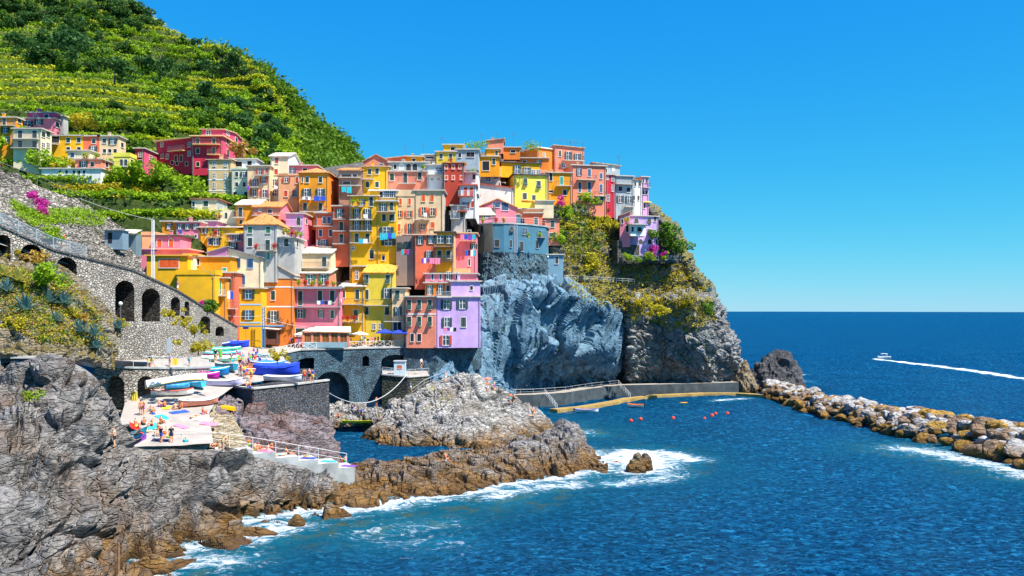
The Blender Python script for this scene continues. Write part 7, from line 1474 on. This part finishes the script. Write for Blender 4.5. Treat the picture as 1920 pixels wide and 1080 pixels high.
mb.box(xa, xb, -.1, .1, 2.28, 2.5, BRW); mb.build('frame', pv); mb = MB(); mb.box(xa+.2, xb-.2, 2.2, 4.2, 0, 2.45, M_IN); mb.box(xa+(xb-xa)*.1, xa+(xb-xa)*.5, .02, .06, .3, 2.25, M_GLASS); mb.build('windows', pv); mb = MB(); mb.box(xa+(xb-xa)*.55, xb, -.06, .04, 0, .95, BRW); mb.build('parapet', pv)
# restaurant veranda
ve = empty('veranda', 'orange restaurant veranda with a pale sloping roof before the pink house', 'veranda', ground(573,155)); o_ = ve.location; ORW = plain('orange_wood', (.50,.19,.04), .7, .2); xa, xb = P(576,583,155).x-o_.x, P(658,583,155).x-o_.x
mb = MB(); q = [(xa-.2,-3.2,2.75),(xb+.6,-3.2,2.55),(xb,-.2,3.5),(xa+1.0,-.2,3.5)]; mb.poly(q, plain('veranda_roof', (.66,.60,.48), .85, .12)); mb.poly([(x,y,z-.16) for x,y,z in q][::-1], ORW)
for i in range(4): j = (i+1)%4; mb.poly([q[i],q[j],(q[j][0],q[j][1],q[j][2]-.16),(q[i][0],q[i][1],q[i][2]-.16)], ORW)
mb.build('roof', ve); mb = MB()
for k in range(6): x = xa+(xb-xa)*k/5; mb.box(x-.18, x+.18, -3.0, -2.7, 0, 2.52, wall_mat(C['sal']))
mb.box(xa, xb, -3.02, -2.68, -.1, .85, wall_mat((.30,.45,.50))); mb.build('wall', ve)
for k in range(5):
    x0, x1 = xa+(xb-xa)*k/5+.2, xa+(xb-xa)*(k+1)/5-.2; mb = MB(); mb.box(x0, x1, -2.85, -2.8, .86, 2.45, M_GLASS); [mb.box(x0+(x1-x0)*t-.06, x0+(x1-x0)*t+.06, -2.93, -2.86, .86, 2.45, ORW) for t in (0.05,.28,.5,.72,.95)]; mb.build('window', ve)
# kiosk on the landing, crane, lamps, pole and cables
ki = empty('kiosk', 'small pale blue ticket kiosk with a poster on the landing', 'kiosk', P(750,703,150.5)); mb = MB(); kb = wall_mat((.50,.60,.66)); mb.box(-.95,.95,-.6,.8,0,2.3,kb); mb.build('booth', ki); mb = MB(); mb.box(-1.05,1.05,-.75,.95,2.304,2.45,M_RAILW); mb.build('roof', ki); mb = MB(); mb.box(-.4,.4,-.64,-.61,.95,1.7,plain('poster',(.50,.12,.06),.6,.5,6)); mb.build('poster', ki)
BLS = plain('blue_steel', lin((75,125,165)), .5, .15); cr = empty('crane', 'blue steel boat crane with a long horizontal arm and a counterweight box', 'crane', flat(494,149.5,13.7)); sc_ = 149.5/F
mb = MB(); [mb.tube([(x,0,0),(x,0,7.0)], .1, BLS, 6) for x in (-.22,.22)]; [mb.tube([(-.22,0,z),(.22,0,z+.5)], .05, BLS, 4) for z in np.arange(.3,6.8,.6)]; mb.build('mast', cr); mb = MB(); mb.box(-9.8,3.6,-.12,.12,3.6,3.85,BLS); mb.build('arm', cr); mb = MB(); mb.box(-9.9,-7.4,-.35,.35,3.0,3.95,BLS); mb.box(-9.8,-9.3,-.3,.3,.6,3.0,BLS); mb.box(-10.1,-9.0,-.6,.6,-.4,.6,BLS); mb.build('counterweight', cr); mb = MB(); mb.box(-3.4,-2.6,-.3,.3,3.25,3.6,PNV); mb.tube([(-3,0,3.25),(-3,0,.9)], .025, M_RAIL, 4); mb.tube([(-3,0,.9),(-2.9,0,.7),(-3,0,.6),(-3.1,0,.7)], .05, M_RAIL, 5); mb.build('trolley_hook', cr)
po = empty('lamp_pole', 'tall white lattice lamp pole rising above the ramp wall', 'pole', P(287,520,119)); mb = MB(); h = 108*119/F
for x, y in ((-.16,-.16),(.16,-.16),(.16,.16),(-.16,.16)): mb.tube([(x,y,-.6),(x*.7,y*.7,h)], .045, M_TRIM, 4)
for z in np.arange(0,h,.45): mb.tube([(-.15,-.15,z),(.15,-.15,z+.4)], .025, M_TRIM, 4)
mb.build('mast', po); mb = MB(); mb.tube([(-.1,0,h),(-.5,0,h+.15)], .05, M_RAILW, 5); mb.box(-.8,.55,-.12,.12,h*.46,h*.46+.16,PNV); mb.build('floodlight', po)
def cable(a, b, sag, lab, r=.028, m=None):
    a, b = Vector(a), Vector(b); mb = MB(); pts = [a.lerp(b,t)-Vector((0,0,sag*4*t*(1-t)))-a for t in np.linspace(0,1,17)]; mb.tube(pts, r, m or plain('cable_grey',(.55,.55,.55),.6,.1), 4); o = mb.build('cable', None, False, a); tag(o, lab, 'cable')
tp = P(287,412,119); cable(tp, P(150,372,134), .3, 'overhead cable from the lamp pole up to the left bank wall'); cable(tp, P(410,525,142), .5, 'overhead cable from the lamp pole down to the lower houses')
cable((P(494,592,149.5)), P(380,585,147), .4, 'white cable from the crane mast to the left'); cable((P(494,594,149.5)), P(578,613,150), .3, 'white cable from the crane mast to the pink house'); cable(P(617,737,121), P(762,703,147.4), 2.8, 'thick slack rope between the pier corner and the landing block', .06)
cable(P(1045,768,176)+Vector((0,0,.3)), Pz(1078,773,.5), .5, 'mooring rope of the white boat at the ledge')
for px, py, d, lab in ((226,604,101.5,'white globe lamp before the tallest ramp niche'),(1027,522,182,'thin grey lamp post beside the slim annex')):
    o = empty('street_lamp', lab, 'street lamp', P(px, py, d)); hh = 1.9 if px < 500 else 4.2; mb = MB(); mb.tube([(0,0,-.3),(0,0,hh)], .05, M_RAIL, 5); mb.build('post', o); mb = MB(); mb.grid([[(.24*math.sin(math.pi*i/6)*math.cos(6.2832*j/8), .24*math.sin(math.pi*i/6)*math.sin(6.2832*j/8), hh+.22-.24*math.cos(math.pi*i/6)) for j in range(8)] for i in range(7)], M_TRIM, True); mb.build('lamp_globe', o, True)
o = empty('sign', 'white information board on the small retaining wall', 'sign', P(317,672,104)); mb = MB(); mb.tube([(0,0,-1),(0,0,1.2)], .04, M_RAIL, 5); mb.build('post', o); mb = MB(); mb.box(-.28,.28,-.05,-.01,.6,2.3,M_RAILW); mb.build('panel', o)
o = empty('wooden_post', 'rusty wooden post standing in the rocks at the bottom edge', 'post', hit_or(222,1075,66)); mb = MB(); mb.tube([(0,0,-.8),(.02,0,2.2)], .08, plain('rust_wood',(.28,.13,.06),.9,.3), 7); mb.build('shaft', o)
o = empty('rope_bundle', 'yellow coiled rope bundle hanging beside the right vault', 'rope', P(254,768,103)); mb = MB()
for i in range(9): a = i*.7; mb.tube([(.25*math.cos(a),.25*math.sin(a)-.3,2.1),(.33*math.cos(a+.3),.33*math.sin(a+.3)-.3,1.0),(.25*math.cos(a+.1),.25*math.sin(a+.1)-.3,0)], .09, plain('yellow_rope',(.55,.42,.06),.9,.2), 5)
mb.build('coil', o)
o = empty('ladder', 'dark ladder fixed to the spit rocks above the water', 'ladder', P(815,915,101)); mb = MB(); [mb.tube([(x,-.3,-.3),(x,.1,2.6)], .05, M_RAIL, 4) for x in (-.3,.3)]; [mb.tube([(-.3,-.3+.12*z,z),(.3,-.3+.12*z,z)], .035, M_RAIL, 4) for z in np.arange(0,2.6,.35)]; mb.build('rungs', o)
# pergola shed at upper left, antennas on the roofs, pots
sh_ = empty('pergola_shed', 'low slate-blue lean-to overgrown by creepers above the ramp bend', 'shed', P(196,448,128)); mb = MB(); sb = wall_mat((.20,.30,.38)); mb.box(0,2.6,0,2,-1.5,1.2,sb); mb.box(.5,1.1,-.03,.0,-.6,.9,M_DARK); mb.build('wall', sh_); mb = MB(); mb.box(-.2,2.8,-.5,2.2,1.204,1.3,plain('slate',(.20,.26,.30),.8,.2)); mb.build('roof', sh_)
sh2 = empty('awning_hut', 'little terrace hut under a striped cream awning left of the peach house', 'hut', P(232,456,137)); mb = MB(); mb.box(0,1.9,0,2,-2,1.4,wall_mat((.16,.24,.27))); mb.build('wall', sh2); mb = MB(); mb.poly([(-.3,-.8,1.6),(2.2,-.8,1.5),(2.2,1.6,2.2),(-.2,1.6,2.3)], CRE); mb.build('awning', sh2)
for i, (px, py, d, h) in enumerate(((760,286,184,2.2),(794,283,186,2.4),(828,272,188,2.6),(902,262,186,2.0),(963,262,187,2.2),(1070,272,185,1.6),(1160,300,188,1.8),(930,262,188,2.4))):
    o = empty('antenna', 'thin rooftop aerial on the village skyline', 'antenna', P(px, py+8, d+2), 0, 'aerials on the skyline roofs'); mb = MB(); mb.tube([(0,0,-.4),(0,0,h)], .04, M_RAIL, 4); [mb.tube([(-.5+.1*k,0,h-.2*k),(.5-.1*k,0,h-.2*k)], .02, M_RAIL, 3) for k in range(3)]; mb.build('mast', o)
for i, (px, py, d) in enumerate(((1010,271,184),(1090,272,186))): pass
rail('railing', 'thin roof railing on top of the peach block', [P(x,y,187)+Vector((0,0,.3)) for x,y in ((1030,274),(1050,273),(1092,277))], 1.1, 1.6, M_RAIL, 'wire', r=.03)
FLW = [L_MAG, L_YEL, L_BRI, leaf_mat('bloom_red', (.5,.04,.03), (.7,.08,.04))]
TERRA = plain('terracotta', (.45,.16,.06), .85, .15)
for i, (px, py, d, k) in enumerate(((532,440,153.8,1),(540,441,153.8,1),(548,443,153.8,3),(556,444,154,1),(564,446,154,2),(395,443,155.6,1),(404,443,155.6,3),(415,443,155.6,1),(661,384,162.9,2),(672,384,162.9,1),(560,536,152,2),(572,536,152,3),(585,537,152,1),(600,537,152,2),(612,537,152,3),(625,538,152,1),(158,297,176.6,2),(163,297,176.6,1),(180,298,176.6,2),(640,602,157.8,3),(652,602,157.8,3),(665,602,157.8,3),(905,418,174,2),(930,418,173,3),(945,418,173,1),(990,446,179.2,2),(1012,446,180,2),(793,318,174,2),(887,326,173.4,2),(480,468,153,3),(514,468,153,3))):
    o = empty('flower_pot', ['magenta','yellow','green','red'][k]+' plant in a terracotta pot on a village balcony or terrace', 'flower pot', P(px, py, d-.4), 0, 'potted plants on the balconies'); mb = MB(); mb.tube([(0,0,0),(0,0,.35)], .16, TERRA, 7, .22); mb.build('pot', o); link('foliage', leaves_mesh('foliage', nrnd.normal(size=(70,3))*.2+np.array([0,0,.65]), .16, FLW[k]), o)
for i, (px, py, d, sz) in enumerate(((1044,270,0,0),)): pass
